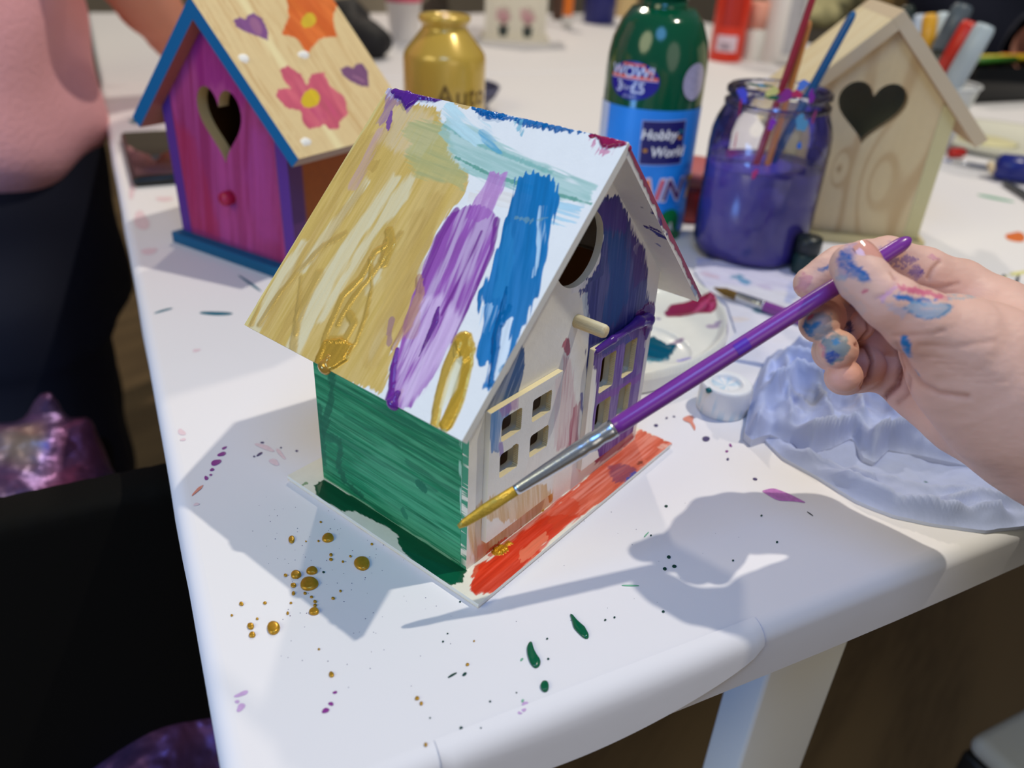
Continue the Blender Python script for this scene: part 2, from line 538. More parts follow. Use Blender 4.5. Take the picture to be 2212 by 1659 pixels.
paper = plain('white_paper', (232, 230, 234), 0.62, spec=0.3, bump=0.0006, bscale=14, var=0.01, scale=6)
legm = plain('white_table_paint', (236, 234, 226), 0.42)
def table(name, label, a0, a1, b0, b1, legs, plabel):
    t = thing(name, label, 'table', tuple(tb(a0, b0, FLOOR)))
    o = mk('tabletop', *box_vf(K0, E1, E2, Z3, a0+0.004, a1-0.004, b0+0.004, b1-0.004, -0.0215, -0.0012), legm, t, False)
    for (la, lb, sa, sb) in legs:
        box('leg', legm, t, K0, E1, E2, Z3, la, la+sa, lb, lb+sb, FLOOR, -0.0215, 0.002)
    # paper cover: rounded over the edge and hanging as a short skirt
    c = thing('paper_tablecloth', plabel, 'tablecloth', tuple(tb(a0, b0, 0)))
    RR_ = 0.006
    prof = []
    for k in range(9):
        an = math.pi/2*k/8
        prof.append((RR_*(1-math.sin(an)), -RR_*(1-math.cos(an))))
    prof += [(-0.0003, -0.014), (-0.0002, -0.0225)]
    ring = []
    V = []; F = []
    def corner_loop(ins, z, n=40):
        pts = []
        c4 = [(a0, b0), (a1, b0), (a1, b1), (a0, b1)]
        for i in range(4):
            pa = c4[i]; pb = c4[(i+1) % 4]
            for j in range(n):
                t_ = j/n
                a = pa[0]+(pb[0]-pa[0])*t_; b = pa[1]+(pb[1]-pa[1])*t_
                a = min(max(a, a0+ins), a1-ins); b = min(max(b, b0+ins), b1-ins)
                wob = 0.0006*math.sin(a*37+b*23) if z < -0.012 else 0
                pts.append(tb(a+wob, b+wob, z))
        return pts
    loops = [corner_loop(i_, z_) for i_, z_ in prof]
    n = len(loops[0])
    for lp in loops: V += lp
    for i in range(len(loops)-1):
        for k in range(n):
            p0, p1 = i*n+k, i*n+(k+1) % n
            F.append((p0, p1, p1+n, p0+n))
    i0 = len(V)
    V += [tb(a_, b_, 0.0) for a_, b_ in ((a0+RR_, b0+RR_), (a0+RR_, b1-RR_), (a1-RR_, b1-RR_), (a1-RR_, b0+RR_))]
    F.append((i0, i0+3, i0+2, i0+1))
    n_ = len(loops[0])
    V = np.array(V)
    nrm = np.cross(V[i0+3]-V[i0], V[i0+2]-V[i0])
    if nrm[2] < 0: F[-1] = F[-1][::-1]
    mk('paper_sheet', V, F, paper, c, True)
    return t, c
T1, C1 = table('table', 'white table in front covered in paint-splashed white paper, square leg at lower right', -0.005, 0.925, -0.0015, 1.28,
               [(0.022, 0.201, 0.020, 0.045), (0.85, 0.05, 0.045, 0.045), (0.02, 1.2, 0.045, 0.045), (0.85, 1.2, 0.045, 0.045)],
               'white paper cover on the near table, splashed with gold and green paint')
T2, C2 = table('table', 'white table behind, butted against the near table', 0.932, 1.66, 0.0, 1.28,
               [(0.98, 0.05, 0.045, 0.045), (1.58, 0.05, 0.045, 0.045), (0.98, 1.2, 0.045, 0.045), (1.58, 1.2, 0.045, 0.045)],
               'white paper cover on the far table behind the bottles')

# folded lip of the paper at the near edge
fv = []
for i in range(33):
    t_ = i/32
    b = 0.050+0.107*t_
    dep = 0.0145*(max(0.0, math.sin(math.pi*t_**0.8)))**0.55
    for j in range(9):
        s_ = j/8
        arc = s_*(0.0094+dep)
        if arc < 0.0094:
            an = arc/0.006; pa = -0.005+0.006*(1-math.sin(an)); pz = -0.006*(1-math.cos(an))
            off = 0.0004+0.0003*s_; pa -= off*math.sin(an); pz += off*math.cos(an)
        else:
            pa = -0.005-0.0007-0.0016*((arc-0.0094)/0.0145); pz = -0.006-(arc-0.0094)
        fv.append(tb(pa, b, pz))
ff = [(i*9+j, i*9+j+1, (i+1)*9+j+1, (i+1)*9+j) for i in range(32) for j in range(8)]
mk('paper_lip', fv, ff, paper, C1, True)

# ---- paint drops, smears and specks stuck to the paper
def wetpaint(name, rgb, rough=0.12, metal=0.0, var=0.12):
    return plain(name, rgb, rough, metal, 0.5, var=var, scale=700)
GOLD = wetpaint('wet_gold_paint', (186, 140, 40), 0.3, 0.45, 0.3)
GREEN = wetpaint('wet_green_paint', (8, 92, 62), 0.08)
DKGREEN = wetpaint('dried_green_paint', (14, 62, 54), 0.25)
LGREEN = wetpaint('thin_green_paint', (120, 180, 150), 0.5)
PURP = wetpaint('purple_paint_fleck', (138, 52, 140), 0.4)
LILAC = wetpaint('thin_lilac_paint', (200, 165, 212), 0.5)
MAUVE = wetpaint('mauve_paint_smear', (190, 120, 190), 0.35, var=0.35)
PINK = wetpaint('thin_pink_paint', (228, 204, 212), 0.55)
SALM = wetpaint('salmon_paint_smear', (222, 140, 120), 0.4)
TEAL = wetpaint('teal_paint_smear', (30, 110, 130), 0.3, var=0.4)
DARK = wetpaint('dark_violet_paint', (78, 66, 110), 0.35)
YELL = wetpaint('thin_yellow_paint', (226, 222, 150), 0.5)
BLAK = wetpaint('black_pen_mark', (40, 42, 50), 0.5)
ORNG = wetpaint('orange_paint_dab', (226, 120, 60), 0.4, var=0.3)
def blob(poly, h, mat, name='paint_drop', z0=0.00012, parent=None):
    P2 = np.array([zp(x, y, z0)[:2] for x, y in poly])
    bm_ = ((P2-K0[:2])@E2[:2]).min()
    if bm_ < 0.005: P2 = P2+E2[:2]*(0.005-bm_)
    # resample + smooth outline
    n = 28
    L_ = np.linalg.norm(np.roll(P2, -1, 0)-P2, axis=1); cs = np.concatenate([[0], np.cumsum(L_)])
    tt = np.linspace(0, cs[-1], n, endpoint=False)
    Pc = np.vstack([P2, P2[:1]])
    R = np.stack([np.interp(tt, cs, Pc[:, k]) for k in (0, 1)], 1)
    R = 0.5*R+0.25*(np.roll(R, 1, 0)+np.roll(R, -1, 0))
    c = R.mean(0)
    # centreline pull (keeps bent drops bent)
    V = []; F = []
    for s_, hh in ((1.0, 0.0), (0.985, 0.4), (0.9, 0.78), (0.7, 0.96), (0.35, 1.0)):
        for p in R: V.append((*(c+(p-c)*s_), z0+h*hh))
    V.append((*c, z0+h))
    for i in range(4):
        for k in range(n):
            a, b = i*n+k, i*n+(k+1) % n
            F.append((a, b, b+n, a+n))
    for k in range(n): F.append((4*n+k, 4*n+(k+1) % n, 5*n))
    ar = 0.5*np.sum(R[:, 0]*np.roll(R[:, 1], -1)-np.roll(R[:, 0], -1)*R[:, 1])
    if ar < 0: F = [f[::-1] for f in F]
    return mk(name, V, F, mat, parent or C1, True)
def ell(x, y, rx, ry, rot=0.0, n=18, wob=0.06, seed=0):
    r_ = random.Random(int(x*7+y*13)+seed)
    ph = r_.random()*6
    out = []
    for k in range(n):
        a = 2*math.pi*k/n; w = 1+wob*math.sin(2*a+ph)+wob*0.6*math.sin(3*a+ph*2)
        ex, ey = rx*w*math.cos(a), ry*w*math.sin(a)
        out.append((x+ex*math.cos(rot)-ey*math.sin(rot), y+ex*math.sin(rot)+ey*math.cos(rot)))
    return out
for (x, y, rx, ry) in [(708.5, 1163, 13, 9.5), (630, 1166, 6.5, 8.5), (782, 1218, 18.5, 14), (674, 1234, 12.5, 8), (639.5, 1242.5, 12, 8), (668, 1262, 21, 14),
        (634, 1265, 6, 5), (617, 1243, 4, 3), (634, 1282, 4, 4), (659, 1282, 3.6, 3), (673, 1290, 3.6, 2.5), (680.6, 1300, 4, 3), (680.6, 1308, 4, 3), (678.5, 1322, 11, 8),
        (521.5, 1305, 5, 4), (572.4, 1303, 4, 3), (628.6, 1303, 3, 2.2), (621.5, 1325, 3, 3.5), (500.8, 1329.5, 3, 2.2), (555.7, 1337, 3, 2.5), (591, 1357.4, 15, 13.5),
        (541.6, 1353.4, 8, 6.5), (545, 1372, 7.2, 6.3), (715, 1199, 4, 3), (715, 1209, 4, 3), (757, 1202, 3, 2), (740.8, 1213.6, 3, 2), (719.6, 1293, 4, 3), (735.5, 1277, 3, 2.4),
        (803.4, 1175.7, 3.2, 2.2), (693, 1128, 2.6, 2), (689, 1402.7, 2.6, 2.2), (716, 1457.7, 5.6, 6.4), (661, 1169.6, 2, 1.5), (688, 1169, 2.6, 2),
        (1009.7, 1436, 4, 3), (901, 1509, 5, 4), (910, 1520, 4, 3.8), (919.7, 1609, 4, 4), (1024, 1385, 2, 2)]:
    blob(ell(x, y, rx, ry), 0.00008*min(rx, 12)+0.0001, GOLD)
blob([(1148, 1384.6), (1142, 1387.5), (1137.4, 1399.5), (1138.6, 1414), (1144.6, 1433), (1155.4, 1445.7), (1165, 1441.6), (1169.4, 1428.4), (1161.4, 1418.7), (1153.5, 1404.3)], 0.0009, GREEN)
blob([(1230, 1325), (1234, 1326), (1244.4, 1339.4), (1258.9, 1352.6), (1264.9, 1356.2), (1267.3, 1363.4), (1273.3, 1373), (1269.7, 1382.7), (1258.9, 1377.8), (1249.2, 1368.2), (1238.4, 1356.2), (1236, 1344.2)], 0.0009, GREEN)
blob(ell(1176.6, 1483.7, 10, 11.5), 0.001, GREEN)
for x, y, rx, ry, r in [(977, 1458.5, 12, 2.2, -0.53), (1003.4, 1456.5, 6, 3, -0.7)]: blob(ell(x, y, rx, ry, r), 0.0002, DKGREEN)
for x, y, rx, ry, r in [(1127, 1424.7, 4.5, 2.4, -0.9), (1129, 1513.7, 2.6, 4, 0.3), (1362, 1265, 22, 1.6, 0.02), (1396, 1155, 9, 1.4, -0.8), (2150, 428, 42, 3, 0.19)]: blob(ell(x, y, rx, ry, r), 0.0001, LGREEN, 'paint_smear')
for x, y, r in [(1307.4, 1339.4, 2.4), (1327.4, 1333.8, 2.3), (1181.9, 1380, 2.2), (1184.3, 1423.5, 2.5), (957, 1386, 2.2), (1058.8, 1515.4, 2.3), (996, 1572.6, 3.6), (929, 1551, 1.8), (1038.8, 1572.6, 1.8),
        (1115.7, 1496.4, 1.6), (993.8, 1300, 2), (966.9, 1368.7, 1.8), (1444.7, 1203.4, 4), (1456.6, 1223.5, 4.3), (1436, 1228.8, 4), (1432.8, 1321.3, 3), (1583.4, 1210.8, 2.2), (1678.4, 1171, 2.5),
        (1439, 1093.4, 3.2), (1644.8, 1113.8, 2.2), (1406, 1156.8, 2), (699, 1236, 2.6)]:
    blob(ell(x, y, r*1.1, r*0.9), 0.0002, DKGREEN)
blob(ell(1787, 1018, 13, 6.5, 0.2, wob=0.2), 0.0004, PURP)
blob([(1643, 1060), (1671, 1053.7), (1707.8, 1068), (1744.7, 1087.2), (1716, 1083), (1679.2, 1081.5)], 0.0002, MAUVE, 'paint_smear')
for x, y, rx, ry, r in [(723.6, 1495.9, 6, 2.4, -0.3), (714.9, 1520.5, 6.5, 3.6, 0), (703.2, 1535, 9, 5, -0.6), (479.3, 981, 9, 4.5, -0.2), (466.6, 999, 11, 6.5, -0.5), (458.3, 1014.6, 5, 3, 0),
        (445.6, 1032.7, 4, 5, 0), (455.5, 1026, 3, 2, 0), (484.7, 967.6, 7, 2, -0.4), (1570, 975, 4, 2, 0), (1578, 962, 5, 2.2, 1)]: blob(ell(x, y, rx, ry, r, wob=0.15), 0.0002, PURP)
for x, y, rx, ry, r in [(482, 1512, 15, 5, -0.3), (490, 1523, 6, 3, -0.2), (484, 1540, 11, 7, -0.5), (1133.8, 1519.7, 8, 3.4, -0.1), (1131, 1533, 5, 5, 0.3), (1122.5, 1540, 4.5, 3, 0)]: blob(ell(x, y, rx, ry, r, wob=0.2), 0.0001, LILAC, 'paint_smear')
for x, y, rx, ry, r in [(571.5, 966, 24, 4.5, 0.3), (606, 980, 14, 4, 0.8), (592, 998, 12, 6, 0.2), (365, 939, 8, 7, 0.2), (368, 955, 6, 3, 0), (387, 1098, 7, 3, -0.4), (424, 757, 8, 3.4, -0.3), (275, 480, 16, 22, 0.2),
        (262, 400, 9, 30, 0.1), (300, 545, 22, 6, -0.1), (355, 430, 16, 6, 0), (330, 380, 14, 6, 0)]: blob(ell(x, y, rx, ry, r, wob=0.2), 0.0001, PINK, 'paint_smear')
blob([(408, 1054), (396, 1060), (382, 1076), (381, 1080), (392, 1072), (404, 1062)], 0.0002, SALM, 'paint_smear')
for x, y, rx, ry, r in [(467, 677, 34, 4.5, 0.03), (345, 672, 22, 2, -0.25), (540, 612, 34, 2.5, 0.6), (292, 262, 14, 5, 0), (360, 340, 10, 3, 0)]: blob(ell(x, y, rx, ry, r, wob=0.12), 0.0002, TEAL, 'paint_smear')
blob([(1474, 903), (1490, 896), (1500, 900), (1496, 910), (1503, 922), (1501, 932), (1490, 913), (1476, 909)], 0.0002, SALM, 'paint_smear')
for x, y, rx, ry, r in [(1525, 948, 9, 5.5, 0), (1440, 903, 3, 2, -0.5), (1456, 900, 3, 1.6, 0.3), (1417, 919, 5, 3, 0), (1631, 1035, 5, 3, 0.2), (1572, 992, 3, 3, 0), (566.5, 956, 4, 1.8, 0), (560.7, 981, 8, 2.4, -0.6), (549, 986, 2.6, 1.6, 0),
        (641, 974, 3, 2, 0), (607, 967, 2, 1.6, 0)]: blob(ell(x, y, rx, ry, r), 0.0002, DARK)
for x, y, rx, ry, r in [(2150, 610, 26, 7, -0.5), (2190, 640, 24, 7, 0.4), (2200, 590, 18, 5, -0.2), (2170, 655, 26, 5, 0.1)]: blob(ell(x, y, rx, ry, r, wob=0.2), 0.0001, YELL, 'paint_smear')
for x, y, rx, ry, r in [(2165, 622, 34, 2, 0.55), (2195, 612, 4, 22, 0.3), (2200, 650, 20, 2, 0.3), (2168, 597, 5, 4, 0), (1750, 1110, 9, 1, 0.6)]: blob(ell(x, y, rx, ry, r), 0.00015, BLAK, 'paint_smear')
blob(ell(2195, 512, 20, 12, 0.3, wob=0.2), 0.0003, ORNG, 'paint_smear')
# uncountable tiny specks
V = []; F = []
rr = random.Random(5)
for k in range(210):
    if k < 90: x, y = rr.gauss(690, 90), rr.gauss(1230, 90)
    else: x, y = rr.uniform(430, 1700), rr.uniform(1080, 1620)
    c = zp(x, y, 0.0)
    a_ = (c-K0)@E1; b_ = (c-K0)@E2
    if a_ < 0.018 or b_ < 0.018: continue
    r = rr.uniform(0.00008, 0.00019)
    i0 = len(V)
    V.append((c[0], c[1], 0.0002))
    for j in range(6): V.append((c[0]+r*math.cos(j*1.047), c[1]+r*math.sin(j*1.047), 0.00008))
    for j in range(6): F.append((i0, i0+1+j, i0+1+(j+1) % 6))
tag(mk('paint_speck', V, F, DARK, C1), kind='stuff')

# ================================================================== the bird house being painted
Lx, Ly, TP = 0.12, 0.095738, 0.002431
WX0, WY0, WY1 = 0.008392, 0.012843, 0.084863
ZR, XE, ZE, YR0, YR1 = 0.133188, -0.006569, 0.066026, 0.002097, 0.09983
XR = Lx/2; TR = 0.0028; R2 = math.sqrt(2)
PM = paint_mat()
WHITE = (236, 235, 228)
HH = thing('birdhouse', 'white wooden birdhouse half painted gold, purple, blue, green and red, brush at its corner', 'birdhouse', (XR, Ly/2, 0))
cream = plain('bare_plywood_edge', (228, 222, 196), 0.6, var=0.06, scale=500)
whitewood = plain('white_primed_wood', WHITE, 0.6, var=0.02, scale=200, bump=0.00006, bscale=1200)
brownin = plain('brown_board_inside', (176, 124, 72), 0.7, var=0.06, scale=90)
DN = ((836, 192), (527, 707))          # brush direction down the roof
GLD = (214, 184, 112); GLD2 = (205, 168, 82); GLDW = (206, 160, 58)

# --- base: two boards, the upper one painted green and orange
box('base_board', whitewood, HH, (0, 0, 0), X3, Y3, Z3, 0.0004, Lx-0.0004, 0.0004, Ly-0.0004, 0.0, 0.00105, 0.0002)
def base_paint(sh, A, B):
    p = Paint(sh, A, B, (232, 228, 212))
    # green pool on the left strip
    p.add([(680, 1048), (700, 1034), (730, 1052), (770, 1074), (850, 1124), (905, 1158), (960, 1192), (1008, 1226), (998, 1255), (975, 1265), (940, 1248), (900, 1222), (872, 1195), (866, 1178), (862, 1160), (840, 1142), (800, 1122), (765, 1105), (735, 1102), (705, 1088), (682, 1068)],
          (10, 82, 52), 1, ((680, 1048), (1000, 1250)), 0.0008, 0.0003, wet=0.55, h=0.00012, var=0.18)
    p.add([(868, 1185), (960, 1222), (1000, 1240), (995, 1258), (972, 1264), (900, 1222)], (6, 86, 60), 0.8, None, 0.0003, wet=0.9, h=0.0001)
    p.add([(655, 1047), (662, 1043)], (90, 140, 80), 0.8, None, rad=0.0005)
    # orange band along the front strip
    p.add([(1008, 1280), (1030, 1225), (1060, 1205), (1100, 1170), (1180, 1110), (1260, 1040), (1310, 990), (1386, 929), (1449, 955), (1446, 968), (1400, 1000), (1340, 1060), (1248, 1118), (1190, 1165), (1130, 1225), (1065, 1280), (1030, 1284)],
          (214, 92, 62), 1, ((1030, 1270), (1430, 950)), 0.0012, 0.0003, streak=0.18, wet=0.1, var=0.3)
    p.add([(1010, 1280), (1035, 1222), (1090, 1180), (1180, 1112), (1250, 1115), (1190, 1165), (1130, 1225), (1065, 1280), (1030, 1284)],
          (212, 48, 12), 0.95, ((1030, 1270), (1200, 1120)), 0.001, 0.0004, streak=0.2, wet=0.45, h=0.0001, var=0.3)
    p.add([(1120, 1190), (1180, 1150), (1190, 1165), (1150, 1205), (1125, 1215)], (232, 130, 96), 0.75, ((1120, 1210), (1190, 1150)), 0.001, streak=0.3)
    p.add([(1270, 1110), (1330, 1050), (1400, 1000), (1390, 985), (1320, 1030), (1270, 1075)], (226, 118, 88), 0.6, ((1260, 1110), (1400, 990)), 0.001, 0.0006, streak=0.4)
    p.add([(1180, 1112), (1230, 1075), (1250, 1085), (1248, 1118), (1200, 1150)], (205, 60, 20), 0.8, ((1180, 1140), (1250, 1090)), 0.001, 0.0006, streak=0.3)
    p.add([(1060, 1200), (1110, 1160), (1180, 1105), (1260, 1035)], (196, 62, 28), 0.8, ((1060, 1200), (1260, 1035)), 0.0006, rad=[0.0008, 0.0009, 0.0008, 0.0004], wet=0.4, h=0.00015)
    p.add([(1310, 1005), (1350, 1000), (1375, 1015), (1360, 1035), (1330, 1045), (1315, 1025)], (118, 58, 92), 0.75, ((1310, 1040), (1380, 1000)), 0.001, 0.0008, streak=0.3)
    p.add([(1355, 1040), (1372, 1022)], (70, 80, 160), 0.9, None, rad=0.0008)
    p.add([(1378, 1003), (1386, 997)], (110, 50, 34), 0.8, None, rad=0.001)
    p.add([(1428, 966), (1438, 962)], (226, 170, 150), 0.8, None, rad=0.0012)
    p.add([(1075, 1192), (1084, 1186)], (200, 150, 30), 1, None, rad=0.0022, wet=0.5, met=1, h=0.0008)
    p.add([(1090, 1180), (1100, 1174)], (200, 150, 40), 1, None, rad=0.001, wet=0.5, met=1, h=0.0004)
    p.add([(1000, 1296), (1033, 1308)], (240, 240, 232), 0.0)
    return p
def base_side(Sv, c):
    m_ = (Sv[:, 0] > Lx-0.0006)
    c[m_] = lin((214, 100, 78))
    return c
plate('base_plate', Sheet((0, 0, TP), X3, Y3, Z3), Lx, Ly, TP-0.0013, 0.0003, PM, HH, paint=base_paint, side=(230, 232, 228), sidefn=base_side)

# --- gable front with round entry hole
zun = lambda x: ZR-TR*R2-abs(x-XR)
CH = (0.0572, 0.1000, 0.0125)
TW = 0.0025
def front_sdf(a, b, hole=True):
    x, z = a, b
    d = np.minimum.reduce([x-WX0, Lx-WX0-x, z-TP, (ZR-TR*R2-np.abs(x-XR)-z)/R2])
    if hole:
        d = np.minimum(d, np.hypot(x-CH[0], z-CH[1])-CH[2])
        for (x0, x1, z0, z1) in WIN: d = np.minimum(d, -rbox(x, z, x0-0.0004, x1+0.0004, z0-0.0004, z1+0.0004, 0.0012))
    return d
def rbox(x, z, x0, x1, z0, z1, r):
    qx = np.abs(x-(x0+x1)/2)-(x1-x0)/2+r; qz = np.abs(z-(z0+z1)/2)-(z1-z0)/2+r
    return -(np.hypot(np.maximum(qx, 0), np.maximum(qz, 0))+np.minimum(np.maximum(qx, qz), 0)-r)
WL = [(0.0207, 0.0304, 0.0476, 0.0562), (0.0358, 0.0457, 0.0476, 0.0560), (0.0206, 0.0297, 0.0338, 0.0430), (0.0357, 0.0455, 0.0338, 0.0425)]
WR = [(0.0743, 0.0835, 0.0415, 0.0560), (0.0893, 0.0975, 0.0415, 0.0560), (0.0743, 0.0835, 0.0228, 0.0370), (0.0893, 0.0975, 0.0228, 0.0370)]
WIN = WL+WR
VB = ((1320, 470), (1290, 760))
def front_paint(sh, A, B):
    p = Paint(sh, A, B, WHITE)
    d = VB
    p.add([(1278, 440), (1300, 425), (1335, 425), (1358, 465), (1368, 505), (1395, 545), (1398, 600), (1400, 650), (1412, 660), (1425, 690), (1418, 715), (1400, 712), (1385, 735), (1380, 800), (1300, 860), (1270, 870), (1268, 770), (1268, 700), (1262, 640), (1248, 620), (1275, 600), (1292, 570), (1303, 510), (1290, 465), (1275, 455)],
          (46, 52, 128), 1, d, 0.0014, 0.0003, streak=0.08, wet=0.35, h=0.0001, var=0.35)
    p.add([(1290, 440), (1335, 428), (1355, 470), (1350, 500), (1300, 500)], (78, 58, 140), 0.8, d, 0.001, 0.001, streak=0.35)
    p.add([(1310, 500), (1350, 505), (1360, 640), (1330, 700), (1300, 700), (1315, 600)], (24, 84, 150), 0.75, d, 0.002, 0.0018, streak=0.4)
    p.add([(1360, 480), (1395, 545), (1398, 600), (1370, 620)], (86, 62, 130), 0.8, d, 0.001, 0.001, streak=0.4)
    p.add([(1375, 535), (1392, 560)], (190, 180, 205), 0.5, d, rad=0.002, dry=0.55)
    p.add([(1400, 650), (1412, 655), (1427, 690), (1420, 718), (1400, 714), (1385, 700), (1370, 680)], (96, 40, 116), 1, d, 0.0006, 0.0005, wet=0.9, h=0.0003)
    p.add([(1265, 610), (1300, 590), (1300, 560)], (40, 50, 120), 1, d, rad=0.0012, wet=0.6)
    p.add([(1240, 625), (1262, 612)], (235, 235, 235), 0.9, d, rad=0.0014)
    p.add([(1262, 640), (1268, 690)], (196, 210, 222), 0.8, d, rad=0.0012, dry=0.3)
    # blue patch under the eave on the left
    p.add([(1128, 745), (1134, 770), (1132, 805), (1118, 850), (1095, 880), (1062, 892), (1040, 890), (1070, 850), (1100, 800)], (48, 92, 152), 1, ((1130, 745), (1080, 880)), 0.0006, 0.0004, streak=0.3, wet=0.4, var=0.3)
    # thin magenta washes below the perch
    p.add([(1222, 742), (1228, 760)], (176, 66, 96), 0.85, d, rad=[0.0016, 0.0012])
    p.add([(1218, 770), (1232, 775), (1250, 900), (1246, 960), (1200, 975), (1210, 850)], (205, 150, 160), 0.75, d, 0.001, 0.001, streak=0.55)
    p.add([(1238, 880), (1252, 870), (1250, 955), (1225, 975), (1228, 930)], (168, 62, 92), 0.8, d, 0.0012, 0.0006, streak=0.5)
    p.add([(1256, 850), (1262, 955)], (90, 90, 160), 0.8, d, rad=0.0006, dry=0.35)
    # crimson streak at lower right below the brush
    p.add([(1365, 925), (1369, 945), (1350, 965), (1320, 985), (1290, 1002), (1275, 1000), (1268, 985), (1290, 965), (1330, 940)], (150, 38, 84), 1, ((1290, 1000), (1365, 930)), 0.0012, 0.0003, streak=0.3, wet=0.5)
    p.add([(1296, 978), (1318, 964)], (236, 225, 228), 0.9, None, rad=0.001)
    p.add([(1255, 1010), (1300, 975)], (214, 160, 180), 0.5, None, rad=0.002, dry=0.4)
    # gold wash along the bottom left
    p.add([(1010, 1130), (1040, 1080), (1060, 1065), (1075, 1085), (1150, 1046), (1185, 1046), (1195, 1065), (1188, 1110), (1150, 1140), (1100, 1185), (1075, 1220), (1030, 1230), (1018, 1200), (1012, 1160)],
          (214, 176, 122), 0.85, ((1060, 1080), (1070, 1200)), 0.0012, 0.0008, streak=0.35, var=0.15)
    p.add([(1030, 1180), (1055, 1170), (1075, 1215), (1050, 1235), (1030, 1225)], (216, 120, 84), 0.6, None, 0.001, 0.001)
    p.add([(1078, 1098), (1110, 1085), (1150, 1055), (1185, 1055), (1190, 1080)], (198, 150, 66), 0.9, None, 0.0004, rad=[0.0008, 0.001, 0.001, 0.0012, 0.0012], met=0.6, wet=0.4, h=0.0002)
    p.add([(1045, 1090), (1058, 1110), (1080, 1120)], (200, 150, 66), 0.9, None, rad=0.001, met=0.6, wet=0.4)
    p.add([(1150, 1130), (1172, 1108)], (196, 158, 50), 1, None, rad=[0.0014, 0.0012], met=0.8, wet=0.6, h=0.0004)
    p.add([(1060, 1190), (1100, 1160), (1140, 1130)], (210, 62, 24), 0.9, None, 0.0008, rad=[0.0016, 0.0008, 0.0004], wet=0.4)
    return p
plate('front_wall', Sheet((0, WY0, 0), X3, Z3, -Y3), Lx-2*WX0, ZR-TR*R2-TP, TW, 0.0003, PM, HH, sdf=front_sdf, paint=front_paint, side=(232, 226, 204), back=(176, 124, 72), a0=WX0, b0=TP, sidefn=lambda S_, c_: np.where(((S_[:, 0] < WX0+0.0004) & (fbm(S_[:, 2]*500, S_[:, 1]*200, 4) < 0.60))[:, None], lin((70, 150, 112)), c_))
plate('back_wall', Sheet((0, WY1-TW, 0), X3, Z3, -Y3), Lx-2*WX0-TW, ZR-TR*R2-TP, TW, 0.0015, PM, HH, sdf=lambda a, b: np.minimum(front_sdf(a, b, False), np.minimum(a-WX0-TW-0.0002, Lx-WX0-a)), paint=lambda sh, A, B: Paint(sh, A, B, (176, 124, 72)), side=(200, 190, 165), back=(225, 222, 210), a0=WX0+TW, b0=TP)

# --- window frames (raised)
def frame(x0, x1, z0, z1, holes, pnt):
    def sd(a, b):
        d = rbox(a, b, x0, x1, z0, z1, 0.0004)
        for h_ in holes: d = np.minimum(d, -rbox(a, b, *h_, 0.0011)+0.00012*np.sin(b*9000)*(np.abs(a-h_[1]) < 0.003))
        return d
    return plate('window_frame', Sheet((0, WY0-0.0021, 0), X3, Z3, -Y3), x1-x0, z1-z0, 0.002, 0.00022, PM, HH, sdf=sd, paint=pnt, side=(236, 228, 202), a0=x0, b0=z0, sidefn=lambda S_, c_: np.where(((S_[:, 0] < x0+0.0003) & (x0 < 0.03))[:, None], lin(WHITE), np.where((S_[:, 2] > z1-0.0003)[:, None], lin((242, 226, 176)), np.where(((S_[:, 0] > x0+.001) & (S_[:, 0] < x1-.001) & (S_[:, 2] > z0+.001))[:, None], lin((226, 208, 160)), c_))))
def wl_paint(sh, A, B):
    p = Paint(sh, A, B, WHITE)
    d = ((1070, 890), (1066, 980))
    p.add([(1058, 888), (1100, 866), (1104, 882), (1080, 930), (1076, 975), (1062, 978), (1058, 940)], (92, 142, 200), 1, d, 0.0008, 0.0004, streak=0.3, wet=0.5, h=0.0001)
    p.add([(1075, 885), (1120, 858), (1118, 880), (1085, 900)], (176, 110, 176), 0.6, d, 0.001, 0.0008, streak=0.4)
    p.add([(1082, 960), (1084, 980)], (150, 130, 196), 0.8, d, rad=0.0008)
    p.add([(1200, 820), (1214, 806), (1205, 960), (1196, 970)], (222, 178, 186), 0.3, d, 0.0006, 0.001)
    p.add([(1200, 845), (1182, 905), (1140, 1040), (1100, 1080)], (236, 224, 214), 0.2, d, rad=0.004)
    p.add([(1040, 1120), (1055, 1080), (1066, 1066), (1080, 1095), (1140, 1052), (1180, 1046), (1190, 1075), (1140, 1130)], (216, 180, 126), 0.85, ((1060, 1080), (1070, 1200)), 0.001, 0.0006, streak=0.35)
    return p
def wr_paint(sh, A, B):
    p = Paint(sh, A, B, WHITE)
    d = ((1340, 730), (1320, 900))
    p.add([(1268, 790), (1295, 742), (1330, 722), (1400, 690), (1425, 680), (1425, 720), (1405, 760), (1398, 800), (1380, 880), (1368, 945), (1300, 990), (1274, 960), (1283, 880), (1290, 800)],
          (92, 50, 140), 1, d, 0.0008, 0.0004, streak=0.12, wet=0.6, h=0.00015, var=0.3)
    p.add([(1290, 745), (1350, 712), (1362, 735), (1300, 770)], (66, 66, 150), 0.85, d, 0.001, 0.0008, streak=0.3, wet=0.8)
    p.add([(1385, 700), (1405, 720), (1392, 800), (1380, 870)], (110, 44, 130), 0.9, d, 0.001, rad=0.002, wet=0.7)
    p.add([(1296, 860), (1330, 845), (1380, 815)], (128, 76, 160), 0.7, d, rad=0.0018)
    p.add([(1395, 740), (1400, 760), (1392, 790)], (226, 220, 218), 0.7, d, rad=0.0012)
    p.add([(1270, 800), (1283, 790), (1278, 900), (1268, 960), (1262, 900)], (240, 236, 222), 0.8, d, 0.0006)
    return p
frame(0.0153, 0.0512, 0.0105, 0.0606, WL, wl_paint)
FRM = frame(0.0688, 0.1047, 0.0105, 0.0612, WR, wr_paint)
